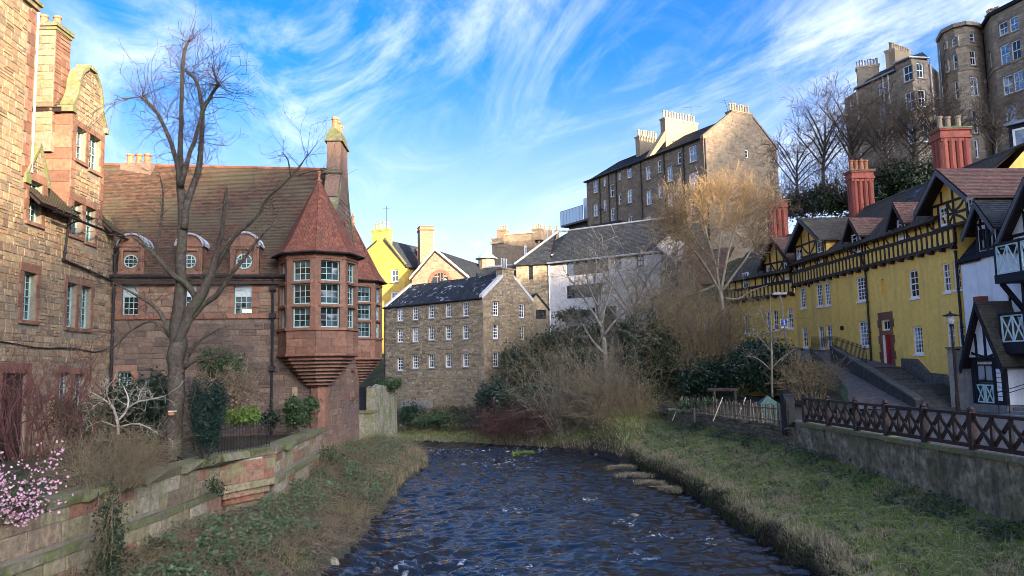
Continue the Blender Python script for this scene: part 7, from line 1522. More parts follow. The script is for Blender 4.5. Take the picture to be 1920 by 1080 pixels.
# garden terrace retaining wall, picket fence, pergola and odds and ends behind the quay
def build_terrace_garden():
    pts = [Vector(p) for p in ((12.75, 35.6, 0), (12.55, 39.5, 0), (11.5, 46, 0), (10.4, 53, 0))]; root = thing('low_rubble_wall', 'low mossy rubble wall above the grassy right bank', 'wall', (11.6, 46, 1.8)); jobs = []; core = MB()
    for a, b in zip(pts, pts[1:]):
        f = Fr((b.x, b.y), (a.x, a.y)); core.fbox(f, 0, f.L, -.4, 0, 1.2, 2.85); jobs.append((f, courses(f, rect_profile(f.L, 1.3, 2.9), [], ch=(.13,.24), w=(.25,.7), seed=int(a.y), split=.3)))
        s = 0
        while s < f.L-.1: e = min(s+rng.uniform(.5,.9), f.L); piece('coping_stone', root, f, s+.01, e-.01, 2.86, 2.86+rng.uniform(.12,.2), -.48, .08, MT['lowwall'], k=rng.randrange(1,6), ch=.04); s = e
    core.build('wall_core', MT['mortar_dark'], root); clad(root, jobs, MT['lowwall'], 160, minpx=60, proud=(.02,.09))
    pk = thing('picket_fence', 'leaning weathered picket fence on the low rubble wall', 'fence', (11.8, 44, 2.9)); r = random.Random(6)
    pp = [Vector((12.75, 36.2, 3.0)), Vector((12.3, 41, 2.95)), Vector((11.4, 47, 2.9)), Vector((10.9, 51, 2.9))]
    for a, b in zip(pp, pp[1:]):
        n = int((b-a).length/.17)
        for i in range(n):
            p = a.lerp(b, i/n); h = r.uniform(.85, 1.15); t = Vector((r.uniform(-.06,.06), r.uniform(-.08,.08), h)); m = MB(); m.bar(p, p+t, .05, .02, up=(b-a)); m.build('picket', [MT['timber'], MT['bark'], MT['lowwall']][i % 3], pk)
        for h in (.25, .8): m = MB(); m.bar(a+Vector((0,0,h)), b+Vector((0,0,h)), .05, .04); m.build('rail', MT['twig_grey'], pk)
    for i, (u, Y) in enumerate(((1388, 44), (1345, 43), (1268, 46))):
        p = at(u, 770, Y); m = MB(); q0 = at(u-8, 790, Y); q1 = at(u+10, 745, Y); m.tube([(q0.x, Y, q0.z), (q1.x, Y, q1.z)], .03, 6); tag(m.build('stake', MT['twig_pale'] if i < 2 else MT['twig_grey'], None), ['pale leaning stake in the picket fence nearest the pergola post', 'pale leaning stake left of the pergola', 'thin leaning stake below the spiky yucca'][i], 'stake', 'stakes in the garden')
    pg = thing('pergola', 'rustic pergola of two mossy posts and a log beam in the terrace garden', 'pergola', (14, 46, 2.8)); zt = at(1355, 730, 47).z
    for u in (1340, 1379): p = at(u, 760, 47); m = MB(); m.tube([(p.x, 47, 2.6), (p.x, 47, zt)], .10, 8); m.build('post', MT['timber'], pg)
    a, b = at(1327, 731, 47), at(1383, 731, 47); m = MB(); m.tube([a, b], [.13, .11], 8); m.build('beam', MT['timber'], pg)
    p = at(1440, 760, 42); t = thing('garden_tarp', 'small green tarpaulin tent shape standing behind the picket fence', 'tarp', (p.x, 42, 3.0)); m = MB(); h = at(1440, 741, 42).z; w = .55
    m.faces([(p.x-w, 41.6, 2.8), (p.x+w, 41.6, 2.8), (p.x+w, 42.6, 2.8), (p.x-w, 42.6, 2.8), (p.x-w*.9, 41.7, h-.45), (p.x+w*.9, 41.7, h-.45), (p.x+w*.9, 42.5, h-.45), (p.x-w*.9, 42.5, h-.45), (p.x-.05, 41.9, h), (p.x+.08, 42.3, h)], ((0,1,5,4),(1,2,6,5),(2,3,7,6),(3,0,4,7),(4,5,8),(5,6,9,8),(6,7,9),(7,4,8,9))); m.build('cover', MT['tarp'], t)
    p = at(1478, 770, 36.5); b = thing('dark_cabinet', 'narrow dark metal service cabinet at the far end of the lattice fence', 'cabinet', (p.x, 36.5, 2.9)); m = MB(); m.box(p.x-.24, p.x+.24, 36.3, 36.8, 2.6, at(1478, 741, 36.5).z); m.build('body', MT['timber_black'], b); m = MB(); m.box(p.x-.28, p.x+.28, 36.25, 36.85, at(1478, 741, 36.5).z, at(1478, 741, 36.5).z+.06); m.build('lid', MT['black'], b)
    m = MB(); m.box(p.x-.2, p.x+.2, 36.22, 36.3, 2.9, at(1478, 748, 36.5).z); m.build('door', MT['black'], b)
build_terrace_garden()
# street furniture
def build_furniture():
    p = at(1786, 640, 40.3); zt = at(1786, 586, 40.3).z; r = thing('street_lamp', 'slim dark street lamp with flat hat and frosted lantern by the steps', 'lamp post', (p.x, p.y, 3.25))
    m = MB(); m.lathe((p.x, p.y, 3.2), [(.10, 0), (.10, .9), (.06, 1.0), (.045, zt-3.2-.75)], 10); m.build('post', MT['timber'], r)
    m = MB(); m.lathe((p.x, p.y, zt-.75), [(.05, 0), (.10, .05), (.11, .1), (.06, .16)], 10); m.build('collar', MT['black'], r)
    m = MB(); m.lathe((p.x, p.y, zt-.6), [(.12, 0), (.19, .12), (.22, .42)], 10); m.build('lantern', MT['frosted'], r)
    m = MB(); m.lathe((p.x, p.y, zt-.18), [(.40, 0), (.40, .04), (.16, .10), (.05, .16), (.03, .24), (.0, .26)], 14); m.build('lamp_hat', MT['black'], r)
    Y = 57.0; p = at(1469, 605, Y); zt = at(1462, 549, Y).z; r = thing('sign_pole', 'thin grey pole carrying a lamp head and a blue square road sign', 'sign post', (p.x, Y, 5.0)); q = at(1463, 552, Y)
    m = MB(); m.tube([(p.x+.25, Y, 4.5), (p.x+.06, Y, p.z), (q.x, Y, q.z)], .05, 8); m.build('pole', MT['lead'], r)
    m = MB(); m.box(q.x-.55, q.x+.45, Y-.16, Y+.16, q.z-.02, q.z+.14); m.build('lamp_head', MT['grey_render'], r)
    w = .27; x, z = p.x+.02, p.z; m = MB(); m.box(x-w, x+w, Y-.10, Y-.075, z-w, z+w); sg = m.build('sign_plate', MT['white'], r)
    m = MB(); m.box(x-w+.03, x+w-.03, Y-.106, Y-.1005, z-w+.03, z+w-.03); m.build('blue_field', MT['blue'], sg)
    m = MB(); m.faces([(x-.035, Y-.112, z-.15), (x+.035, Y-.112, z-.15), (x+.035, Y-.112, z+.17), (x-.02, Y-.112, z+.17), (x-.10, Y-.112, z+.10), (x-.10, Y-.112, z+.06), (x-.035, Y-.112, z+.10)], ((0,1,2,3,4,5,6),)); m.box(x-.1, x+.1, Y-.112, Y-.107, z-.18, z-.14); m.build('symbol', MT['white'], sg)
    m = MB(); m.box(x-.24, x+.24, Y-.10, Y-.08, z-w-.16, z-w-.03); m.build('sub_plate', MT['white'], r)
build_furniture()
# ------------------------------------------------------------------ vegetation kit
class Segs:
    """tapered three-sided twigs, built in one go"""
    def __init__(s): s.a = []; s.b = []; s.r = []
    def add(s, p, q, r0, r1): s.a.append((p.x, p.y, p.z)); s.b.append((q.x, q.y, q.z)); s.r.append((r0, r1))
    def build(s, name, mat, parent, kind=None):
        if not s.a: return None
        A = np.array(s.a); B = np.array(s.b); R = np.array(s.r); D = B-A; D /= np.maximum(np.linalg.norm(D, axis=1, keepdims=True), 1e-6)
        ref = np.where(np.abs(D[:, 2:3]) > .9, np.array([[1., 0, 0]]), np.array([[0, 0, 1.]])); X = np.cross(D, ref); X /= np.linalg.norm(X, axis=1, keepdims=True); Y = np.cross(D, X); V = []
        for P, k in ((A, 0), (B, 1)):
            for t in (0, 2.094, 4.189): V.append(P+(X*math.cos(t)+Y*math.sin(t))*R[:, k:k+1])
        V = np.stack(V, 1).reshape(-1, 3); n = len(A); i = np.arange(n)[:, None]*6
        q = np.concatenate([i+np.array([[0,1,4,3]]), i+np.array([[1,2,5,4]]), i+np.array([[2,0,3,5]])], 1).reshape(-1, 4)
        return mesh_np(name, mat, V, q, parent, kind)
def rv(r): return Vector((r.gauss(0,1), r.gauss(0,1), r.gauss(0,1)))
def grow(S, r, p, d, L, rad, depth, wander=.25, up=.1, nchild=3, ratio=.6, nseg=4, ang=.7, rmin=.004, start=.3):
    d = d.normalized(); step = L/nseg; pts = [p]
    for i in range(nseg):
        d = (d + rv(r)*wander*.5 + Vector((0,0,up))).normalized(); q = p+d*step; r0 = rad*(1-.6*i/nseg); r1 = rad*(1-.6*(i+1)/nseg)
        S.add(p, q, max(r0, rmin), max(r1, rmin)); p = q; pts.append((q, d.copy()))
    if depth > 0:
        for k in range(nchild):
            t = start+(1-start)*(k+r.random())/nchild; i = min(nseg-1, int(t*nseg)); q, dd = pts[i+1] if i else pts[1]
            nd = (dd + rv(r)*ang).normalized(); grow(S, r, q, nd, L*ratio*r.uniform(.7, 1.2), rad*.55, depth-1, wander, up, nchild, ratio, max(2, nseg-1), ang, rmin, start)
def leaf_cloud(name, mat, blobs, n, size, parent, seed=0, lump=.35, shell=.55, droop=.0, kind=None, asp=.55):
    """leaf-sized faces through the volume of several uneven blobs: (x,y,z,rx,ry,rz)"""
    rs = np.random.RandomState(seed); w = np.array([b[3]*b[4]+b[4]*b[5]+b[3]*b[5] for b in blobs]); w = w/w.sum(); k = rs.choice(len(blobs), n, p=w); B = np.array(blobs)[k]
    d = rs.normal(size=(n, 3)); d /= np.linalg.norm(d, axis=1, keepdims=True); ph = rs.rand(3)*6
    l = 1+lump*(np.sin(d[:,0]*5+ph[0]+k)*np.sin(d[:,1]*5+ph[1])*1.0+.6*np.sin(d[:,2]*9+ph[2]+d[:,0]*7)+.4*np.sin(d[:,1]*17+d[:,2]*13+k))
    rr = (1-shell*rs.rand(n)**1.6)*l*(1+.10*rs.normal(size=n)); P = B[:, :3]+d*rr[:, None]*B[:, 3:6]
    u = rs.normal(size=(n, 3)); u /= np.linalg.norm(u, axis=1, keepdims=True); v = np.cross(u, d+rs.normal(size=(n, 3))*.5); v /= np.maximum(np.linalg.norm(v, axis=1, keepdims=True), 1e-6); u[:, 2] -= droop
    s = size*(.6+.8*rs.rand(n))[:, None]; V = np.stack([P-u*s, P-v*s*asp+u*s*.1, P+u*s, P+v*s*asp+u*s*.1], 1).reshape(-1, 3)
    return mesh_np(name, mat, V, np.arange(n*4).reshape(-1, 4), parent, kind)
def bush(name, label, u, v, Y, wpx, hpx, mat, n, size, seed, group=None, dpx=None, cat='bush', lump=.35, stems=True, nb=5, base=None, asp=.55):
    """evergreen bush whose foot stands at photo pixel (u,v) at distance Y"""
    p = at(u, v, Y); k = Y/1440; w, h = wpx*k/2, hpx*k; dd = (dpx or wpx*.8)*k/2; root = thing(name, label, cat, tuple(p), group); r = random.Random(seed); bl = [(p.x, p.y, p.z+h*.45, w*.72, dd*.72, h*.48)]
    for i in range(nb): a = r.uniform(0, 6.28); t = r.uniform(.35, .8); bl.append((p.x+w*.62*math.cos(a), p.y+dd*.62*math.sin(a), p.z+h*t, w*r.uniform(.28, .45), dd*r.uniform(.3, .45), h*r.uniform(.2, .32)))
    leaf_cloud('foliage', mat, bl, int(n*1.9), size*.72, root, seed, lump, asp=asp)
    if stems:
        S = Segs()
        for i in range(7): grow(S, r, Vector((p.x+r.uniform(-.3,.3)*w, p.y, p.z-.2)), Vector((r.uniform(-.6,.6), r.uniform(-.6,.6), 1)), h*.8, .03, 1, nchild=2)
        S.build('stems', MT['twig'], root)
    return root
def bare_shrub(name, label, u, v, Y, wpx, hpx, mat, nst, depth, seed, group=None, rad=.02, up=.06, nchild=4, rmin=.005, lean=.9, wander=.3, cat='shrub', arch=0.0, ratio=.55):
    p = at(u, v, Y); k = Y/1440; w, h = wpx*k/2, hpx*k; root = thing(name, label, cat, tuple(p), group); r = random.Random(seed); S = Segs()
    for i in range(nst):
        a = r.uniform(0, 6.283); t = math.sqrt(r.random()); b = Vector((p.x+.55*w*t*math.cos(a), p.y+.55*w*t*math.sin(a), p.z-.15)); L = h*r.uniform(.6, 1.05)
        d = Vector((math.cos(a)*lean*t*w/h, math.sin(a)*lean*t*w/h, 1)); grow(S, r, b, d, L*.8, rad*r.uniform(.6, 1.2), depth, wander, up-arch*t, nchild, ratio, 5, .75, rmin, .25)
    S.build('stems', mat, root); return root
def limbs(root, mat, Y, L, jit=.5, seed=0, nm='trunk', sides=9, twig=None):
    """limbs traced as (pixel polyline with pixel radii); returns their 3-D points"""
    r = random.Random(seed); k = Y/1440; mb = MB(); out = []
    for ln in L:
        ph = r.uniform(-1, 1)*jit; n = len(ln); pts = [at(u, v, Y+ph*(i/(n-1))**1.0) for i, (u, v, q) in enumerate(ln)]; rad = [q*k for _, _, q in ln]
        P = []; R = []
        for i in range(n-1):
            for t in (0, .33, .67): 
                a = pts[i-1] if i else pts[i]; d = pts[i+2] if i+2 < n else pts[i+1]; b, c = pts[i], pts[i+1]
                P.append(.5*((2*b)+(c-a)*t+(2*a-5*b+4*c-d)*t*t+(3*b-a-3*c+d)*t**3)+rv(r)*rad[i]*.10); R.append((rad[i]+(rad[i+1]-rad[i])*t)*r.uniform(.93, 1.07))
        P.append(pts[-1]); R.append(rad[-1]); mb.tube(P, R, sides); out.append((P, R))
    mb.build(nm, mat, root, smooth=True); return out
def twigs(S, r, out, per, L, rad, depth, start=.35, up=.05, nchild=3, ang=.8, rmin=.0035, outw=None, wander=.35, only=None):
    for li, (P, R) in enumerate(out):
        if only is not None and li not in only: continue
        n = len(P); m = int(per*n/10)+1
        for i in range(m):
            t = start+(1-start)*r.random(); j = min(n-1, int(t*n)); a = (P[min(j+1, n-1)]-P[max(j-1, 0)]).normalized(); d = a*.5+rv(r)*.75
            if outw is not None: d += (P[j]-outw).normalized()*.6
            grow(S, r, P[j].copy(), d, L*r.uniform(.45, 1.25)*(1 if j > n*.6 else .8), min(rad, R[j]*.6), depth, wander, up, nchild, .62, 4, ang, rmin)
# ------------------------------------------------------------------ the big pollarded tree in the garden
def big_tree():
    p = at(327, 852, 26.5); root = thing('pollarded_tree', 'big bare pollarded tree with four upright sawn limbs before the hall', 'tree', tuple(p)); r = random.Random(3)
    L = [[(326,872,22),(326,840,18.5),(328,780,17.5),(331,720,17),(330,670,19),(332,630,17),(337,560,12.5),(340,480,11),(342,400,9.5),(337,330,7.5),(339,250,5),(341,180,4.2),(344,110,3.6),(352,80,2.8)],
         [(338,345,7),(334,315,5.4),(322,272,4.4),(307,235,4),(289,204,3.7),(266,182,3.4)], [(338,350,7),(351,302,4.6),(369,249,4.1),(382,204,3.8),(398,175,3.4),(411,157,3)],
         [(345,430,8),(351,382,8),(369,329,7),(378,267,5),(379,205,4.5),(369,155,3.6),(351,135,2.8)],
         [(332,650,11),(350,600,11.5),(374,560,11),(394,518,8.5),(406,474,6.5),(415,435,5),(421,392,4.6),(425,352,3.2)], [(396,515,5.5),(438,446,4.4),(480,407,3.6),(500,372,3),(520,356,2.4),(548,328,1.6),(586,280,.9)],
         [(352,604,7),(380,572,6.5),(406,554,5.5),(430,518,4.4),(459,483,3.8),(482,452,2.8),(512,420,1.6)], [(369,560,7),(345,528,6.5),(323,515,6),(293,480,5),(272,462,4),(250,446,1.6)],
         [(318,628,4.6),(300,586,4.2),(281,569,3.6),(252,551,2.6),(213,530,1.2)], [(318,632,3.6),(290,604,3),(267,607,2.6),(237,628,2),(213,652,1)], [(294,478,3),(301,424,2.6),(306,366,2.2),(300,331,1.2)], [(340,700,6),(352,668,5),(367,646,4),(394,625,3),(424,612,1.4)],
         [(345,690,4),(375,672,3),(400,672,2),(430,655,1)], [(411,157,2.2),(402,140,1.8),(403,118,1)], [(560,330,2),(580,322,1.6),(612,318,.8)], [(545,330,1.8),(540,300,1.4),(528,285,.8)]]
    L = [[(u, v, q*.88) for u, v, q in l] for l in L]; out = limbs(root, MT['bark'], 26.5, L, jit=.9, seed=5); S = Segs()
    twigs(S, r, out, 24, 1.2, .014, 2, start=.3, only=(1,2,3), rmin=.0034); twigs(S, r, [(P[24:], R[24:]) for P, R in out[:1]], 32, .95, .013, 2, start=.1, rmin=.0032)
    twigs(S, r, out, 13, 1.0, .014, 2, start=.3, only=(4,5,6,7,8,9,10,11,12), rmin=.0032); twigs(S, r, out, 12, .8, .01, 1, start=.5, only=(13,14,15))
    for P, R in out[1:4]: [grow(S, r, P[-1].copy(), Vector((r.uniform(-1,1), r.uniform(-.6,.6), r.uniform(-.2,.8))), 1.2, .014, 2, .3, .0, 3, .6, 5, .7, .0032) for _ in range(7)]
    P = out[0][0][-1]; [grow(S, r, P.copy(), Vector((r.uniform(-.9,.9), r.uniform(-.6,.6), r.uniform(.1,1))), .6, .014, 2, .3, .04, 3, .6, 5, .7, .0032) for _ in range(9)]
    # drooping left spray
    P = out[1][0][-1]; [grow(S, r, P.copy(), Vector((-1, r.uniform(-.4,.4), .05)), 1.8, .014, 2, .18, -.16, 3, .6, 6, .5, .0032) for _ in range(4)]
    S.build('crown', MT['twig'], root)
    b = at(322, 775, 26.1); bx = thing('tree_tag', 'small orange object fixed to the big tree trunk', 'marker', tuple(b)); m = MB(); m.box(b.x-.09, b.x+.09, b.y-.05, b.y+.02, b.z-.06, b.z+.06); m.build('box', MT['pot'], bx); m = MB(); m.box(b.x-.10, b.x+.16, b.y-.06, b.y+.03, b.z+.06, b.z+.085); m.build('roof', MT['white'], bx)
big_tree()
def golden_tree():
    p = at(1362, 660, 62); root = thing('golden_willow', 'large bare willow with sunlit golden crown in front of the tenement', 'tree', tuple(p)); r = random.Random(8); cc = at(1345, 500, 62)
    L = [[(1362,690,5.6),(1360,640,5),(1356,590,4.7),(1350,545,4.3)], [(1350,548,3.1),(1330,510,2.5),(1305,475,2.1),(1280,450,1.6),(1262,430,0.99)], [(1350,545,3.1),(1340,490,2.5),(1325,440,2),(1318,400,1.4),(1312,375,0.74)], [(1352,545,3.1),(1362,490,2.5),(1375,440,1.9),(1390,400,1.2),(1396,372,0.74)],
         [(1354,545,2.8),(1380,510,2.2),(1408,470,1.7),(1425,430,1.2),(1432,395,0.74)], [(1340,535,2.5),(1310,548,2),(1275,560,1.6),(1240,585,0.99)], [(1358,560,2.5),(1385,560,1.9),(1410,545,1.4),(1440,535,0.74)], [(1345,500,2.1),(1350,450,1.6),(1354,400,1.1),(1350,360,0.62)], [(1318,470,1.5),(1290,425,1.1),(1278,395,0.62)]]
    out = limbs(root, MT['twig_grey'], 62, L, jit=3.0, seed=9, sides=7); S = Segs(); D = Segs()
    twigs(S, r, out, 66, 1.7, .024, 2, start=.45, up=.12, nchild=4, ang=.75, rmin=.011, outw=cc, only=(1,2,3,4,7,8))
    twigs(D, r, out, 40, 2.0, .026, 2, start=.25, up=-.16, nchild=4, ang=.7, rmin=.010, only=(1,5))
    for i in range(120):
        q = at(r.uniform(1225, 1368), r.uniform(500, 650), 62+r.uniform(-2.5, 2.5)); grow(D, r, q, rv(r)+Vector((0,0,-.4)), 2.6, .022, 2, .3, -.12, 4, .6, 5, .7, .010)
    S.build('crown', MT['twig_gold'], root); D.build('hanging_twigs', MT['twig_brown'], root)
golden_tree()
def birch():
    p = at(1140, 745, 61); root = thing('silver_tree', 'slender pale barked bare tree rising from the thicket below the white house', 'tree', tuple(p)); r = random.Random(12)
    L = [[(1142,765,6),(1140,730,5.5),(1136,690,5),(1133,650,4.6),(1128,610,4),(1120,570,3.2),(1116,530,2.2),(1118,490,1.2)], [(1129,615,2.6),(1108,580,2),(1085,545,1.6),(1062,515,.9)], [(1126,600,2.4),(1140,560,2),(1150,520,1.4),(1160,490,.8)], [(1122,575,2),(1105,540,1.6),(1098,500,1)], [(1135,665,2.6),(1112,640,2),(1095,612,1.2)], [(1131,630,2.4),(1155,600,1.8),(1185,575,1.2),(1200,548,.8)], [(1180,740,2.6),(1172,700,2.4),(1166,660,2),(1150,630,1.6)], [(1124,590,2),(1128,550,1.6),(1134,505,.9)], [(1166,662,1.6),(1180,640,1.2),(1186,610,.8)]]
    out = limbs(root, MT['birch'], 61, L, jit=1.6, seed=2, sides=7); S = Segs(); twigs(S, r, out, 26, 1.8, .022, 2, start=.35, up=.08, nchild=3, rmin=.009); S.build('crown', MT['twig_grey'], root)
    p = at(1447, 742, 47); root = thing('bare_sapling', 'thin straight bare sapling in front of the rhododendron', 'tree', tuple(p)); L = [[(1448,745,2.4),(1447,690,2.2),(1446,640,1.8),(1445,600,1.6),(1444,556,.7)], [(1447,660,1.5),(1430,640,1.2),(1412,622,.6)], [(1446,650,1.5),(1466,622,1.2),(1478,602,.6)], [(1446,625,1.2),(1432,600,.9),(1424,580,.5)], [(1447,690,1.4),(1470,668,1),(1490,655,.6)], [(1447,695,1.4),(1420,672,1),(1395,668,.6)]]
    out = limbs(root, MT['twig_grey'], 47, L, jit=1.2, seed=4, sides=6); S = Segs(); twigs(S, r, out, 14, 1.0, .012, 1, start=.3, up=.06, nchild=3, rmin=.006); S.build('crown', MT['twig_grey'], root)
birch()
def tree(label, u, v, Y, hpx, wpx, mat, seed, group, n=9, rmin=.014, dens=16, name='bare_tree', tmat='twig_grey'):
    p = at(u, v, Y); k = Y/1440; root = thing(name, label, 'tree', tuple(p), group); r = random.Random(seed); h = hpx
    L = [[(u, v+15, 4.2*hpx/150), (u+r.uniform(-3,3), v-h*.25, 3.4*hpx/150), (u+r.uniform(-5,5), v-h*.5, 2.4*hpx/150), (u+r.uniform(-8,8), v-h*.85, .9)]]
    for i in range(n): t = .25+.5*i/n; s = (-1 if i % 2 else 1); e = r.uniform(.3, .55)*wpx*s; L.append([(u, v-h*t*.8, 2*hpx/150), (u+e*.5, v-h*(t+.16), 1.4*hpx/150), (u+e, v-h*min(1, t+r.uniform(.25,.42)), .6)])
    out = limbs(root, MT[tmat], Y, L, jit=wpx*k*.35, seed=seed, sides=6); S = Segs(); twigs(S, r, out, dens, hpx*k*.24, .02, 2, start=.3, up=.07, nchild=3, rmin=rmin); S.build('crown', mat, root); return root
# ------------------------------------------------------------------ hillside trees
g = 'bare trees on the slope below the hilltop terrace'
for i, (u, v, Y, h, w, lab) in enumerate(((1492,375,84,110,90,'bare tree against the sky just right of the big tenement gable'), (1545,350,80,150,110,'bare dark tree at the left end of the hilltop terrace'), (1598,345,76,165,120,'bare tree in front of the leftmost terrace block, by its chimney'), (1655,335,74,140,110,'bushy bare tree below the canted bay windows'),
        (1712,325,72,140,120,'bare tree left of the nearest terracotta chimney'), (1752,300,70,110,80,'small bare tree touching the nearest terracotta chimney'), (1866,300,68,110,90,'dark bare tree below the terrace at the right edge'))):
    tree(lab, u, v, Y, h, w, MT['twig'], 20+i, g, rmin=.013, dens=24, tmat='twig')
for i, (u, v, Y, w, h, lab) in enumerate(((1512,415,80,110,70,'dark ivy mass right of the tenement gable'), (1560,410,76,110,75,'dark evergreen mass between two terracotta chimneys'), (1640,400,72,120,80,'dark ivy slope right of the middle terracotta chimney'), (1715,370,70,120,70,'ivy slope left of the nearest terracotta chimney'))):
    bush('ivy_bank', lab, u, v, Y, w, h, MT['leaf_ivy'] if i else MT['leaf_dark'], 2600, .20, 30+i, 'ivy masses on the hillside', stems=False)
for i, (u, v, Y, w, h, lab) in enumerate(((1690,345,70,150,80,'brown bramble tangle under the canted bay'), (1600,375,74,130,80,'brown bramble tangle left of the middle chimney'), (1500,400,78,120,80,'brown tangle at the foot of the tenement gable'))): bare_shrub('bramble_thicket', lab, u, v, Y, w, h, MT['twig'], 46, 2, 40+i, 'brown bramble tangles on the hillside', rad=.03, rmin=.014)
# ------------------------------------------------------------------ thicket in the bend
g = 'bare shrubs of the thicket in the river bend'
for i, (u, v, Y, w, h, mt, n, lab) in enumerate(((958,832,63,130,75,'twig_plum',70,'low plum coloured bare shrub at the water edge'), (1015,835,61,110,90,'twig_plum',60,'dark purple brown bare shrub overhanging the river'), (1088,838,58.5,150,180,'twig_grey',80,'tall pale grey brown bare shrub at the centre of the thicket'), (1140,838,57,120,170,'twig_brown',60,'tall tawny bare shrub at the foot of the pale tree'),
        (1190,835,55.5,90,100,'twig_brown',60,'small tawny bare shrub beside the grassy bank'), (1040,740,66,140,130,'twig_brown',46,'olive brown bare shrub on the slope right of the mill'), (1095,690,69,150,110,'twig_grey',44,'grey tangle below the white house terrace'), (1010,690,70,90,80,'twig_brown',50,'brown tangle beside the lean-to shed'),
        (1200,720,63,140,120,'twig_grey',36,'grey tangle between pale tree and ivy column'), (1300,690,60,170,130,'twig_brown',85,'rusty brown tangle under the golden willow'), (1345,665,59,90,90,'twig_brown',40,'brown tangle left of the rhododendron'), (1520,745,47,90,80,'twig_brown',55,'brown bramble shrub on the earth slope by the ramp'))):
    bare_shrub('bare_shrub', lab, u, v, Y, w, h, MT[mt], int(n*1.25), 2, 50+i, g, rad=.022, rmin=.0085, arch=.05)
g = 'evergreen bushes around the river bend'
for i, (u, v, Y, w, h, mt, n, s, lab) in enumerate(((928,790,65,90,80,'leaf_dark',3600,.16,'round dark bush against the mill wall by the water'), (985,735,66.5,110,95,'leaf_ivy',2400,.16,'dark evergreen bush right of the mill gable'), (965,692,72,60,40,'leaf_mid',1200,.15,'small green bush growing on the mill corner'), (990,780,63.5,110,60,'leaf_ivy',3000,.15,'ivy mound between the round bush and the plum shrubs'),
        (1100,665,66,190,65,'leaf_ivy',4200,.15,'long ivy bank under the white house'), (1205,745,61,80,150,'leaf_dark',3200,.15,'tall ivy clad column in the thicket'), (1250,720,60,70,120,'leaf_ivy',2200,.15,'second ivy clad stump right of the tall column'), (1130,745,63,140,100,'leaf_dark',3000,.15,'dark ivy hollow behind the pale tree trunk'),
        (1330,745,57,130,80,'leaf_dark',2800,.14,'dark ivy wall behind the yucca'), (1445,738,54,150,115,'leaf_dark',6500,.13,'large glossy dark rhododendron below the yellow house'), (1400,735,55,90,85,'leaf_dark',2600,.13,'dark shrub left part of the rhododendron clump'), (770,800,72,40,45,'leaf_dark',1500,.13,'dark green bush at the left foot of the mill'), (815,800,70,90,26,'leaf_mid',2200,.12,'low green ivy along the foot of the mill wall'),
        (728,735,58,54,28,'leaf_mid',1500,.10,'green plants on top of the roughcast wall'), (1075,606,80,80,26,'leaf_ivy',1300,.16,'grey green plants on the terrace of the white house'))):
    bush('evergreen_bush', lab, u, v, Y, w, h, MT[mt], n, s, 70+i, g, dpx=min(w, 90), stems=False)
tree('pale bare tree screening the right half of the white house', 1192, 690, 66, 210, 150, MT['twig_pale'], 61, 'bare trees in the thicket', n=9, rmin=.011, dens=20, tmat='birch'); tree('second pale bare tree, nearer the golden willow', 1238, 680, 67, 190, 110, MT['twig_brown'], 62, 'bare trees in the thicket', n=8, rmin=.011, dens=18)
def yucca():
    p = at(1300, 765, 46); root = thing('yucca', 'spiky yucca with sword shaped leaves behind the picket fence', 'plant', (p.x, p.y, 2.8)); r = random.Random(3); m = MB(); n = 0
    for c in range(4):
        b = Vector((p.x-.8+.55*c, p.y+r.uniform(-.4,.4), 2.8+r.uniform(.3,.8)))
        for i in range(34):
            a = r.uniform(0, 6.28); e = r.uniform(-.1, 1.3); d = Vector((math.cos(a)*math.cos(e), math.sin(a)*math.cos(e), math.sin(e))); L = r.uniform(.6, .95); s = d.cross(Vector((0,0,1))).normalized()*.035; t = b+d*L*.6; q = b+d*L+Vector((0,0,-.12*math.cos(e)))
            mm = MB(); mm.faces([b-s*.6, b+s*.6, t+s, t-s, q], ((0,1,2,3),(3,2,4))); mm.build('leaf', MT['leaf_mid'], root)
    m.tube([(p.x, p.y, 2.6), (p.x, p.y, 3.3)], .12, 6); m.build('trunk', MT['bark'], root)
yucca()
# ------------------------------------------------------------------ garden on the left
bush('yew', 'dark columnar yew growing beside the big tree trunk', 383, 858, 26.2, 78, 150, MT['leaf_yew'], 9000, .055, 90, dpx=70, lump=.22, nb=9, asp=.4)
g = 'garden bushes under the hall'
for i, (u, v, Y, w, h, mt, n, s, lab) in enumerate(((255,822,31,170,115,'leaf_dark',7000,.085,'large dark laurel left of the big trunk'), (425,742,35.5,110,85,'leaf_mid',4200,.08,'green climber against the hall wall, right of the trunk'), (455,798,32.5,85,34,'leaf_bright',2600,.07,'bright yellow green bush behind the iron railing'), (557,800,36,80,52,'leaf_mid',4200,.07,'green shrub at the foot of the corner turret'), (300,850,27.5,60,40,'leaf_mid',2000,.06,'small green bush left of the big trunk'), (150,830,29,110,80,'leaf_mid',3200,.07,'green shrub behind the red stemmed shrub'),(505,800,36.5,50,30,'leaf_dark',1200,.07,'little dark shrub at the hall downpipe'))):
    bush('garden_bush', lab, u, v, Y, w, h, MT[mt], n, s, 95+i, g)
bare_shrub('hydrangea', 'brown dead headed hydrangea mass right of the big trunk', 425, 770, 33.5, 100, 80, MT['dead'], 60, 2, 110, rad=.012, rmin=.006)
leaf_cloud('dead_heads', MT['dead'], [(at(425,735,33.5).x, 33.5, at(425,735,33.5).z, 1.0, .7, .7)], 1500, .06, bpy.data.objects['hydrangea'], 5)
bare_shrub('red_stemmed_shrub', 'large bare shrub with dark red stems at far left', 60, 850, 21.5, 190, 200, MT['twig_red'], 30, 2, 120, rad=.026, up=.07, nchild=4, rmin=.004, lean=1.0)
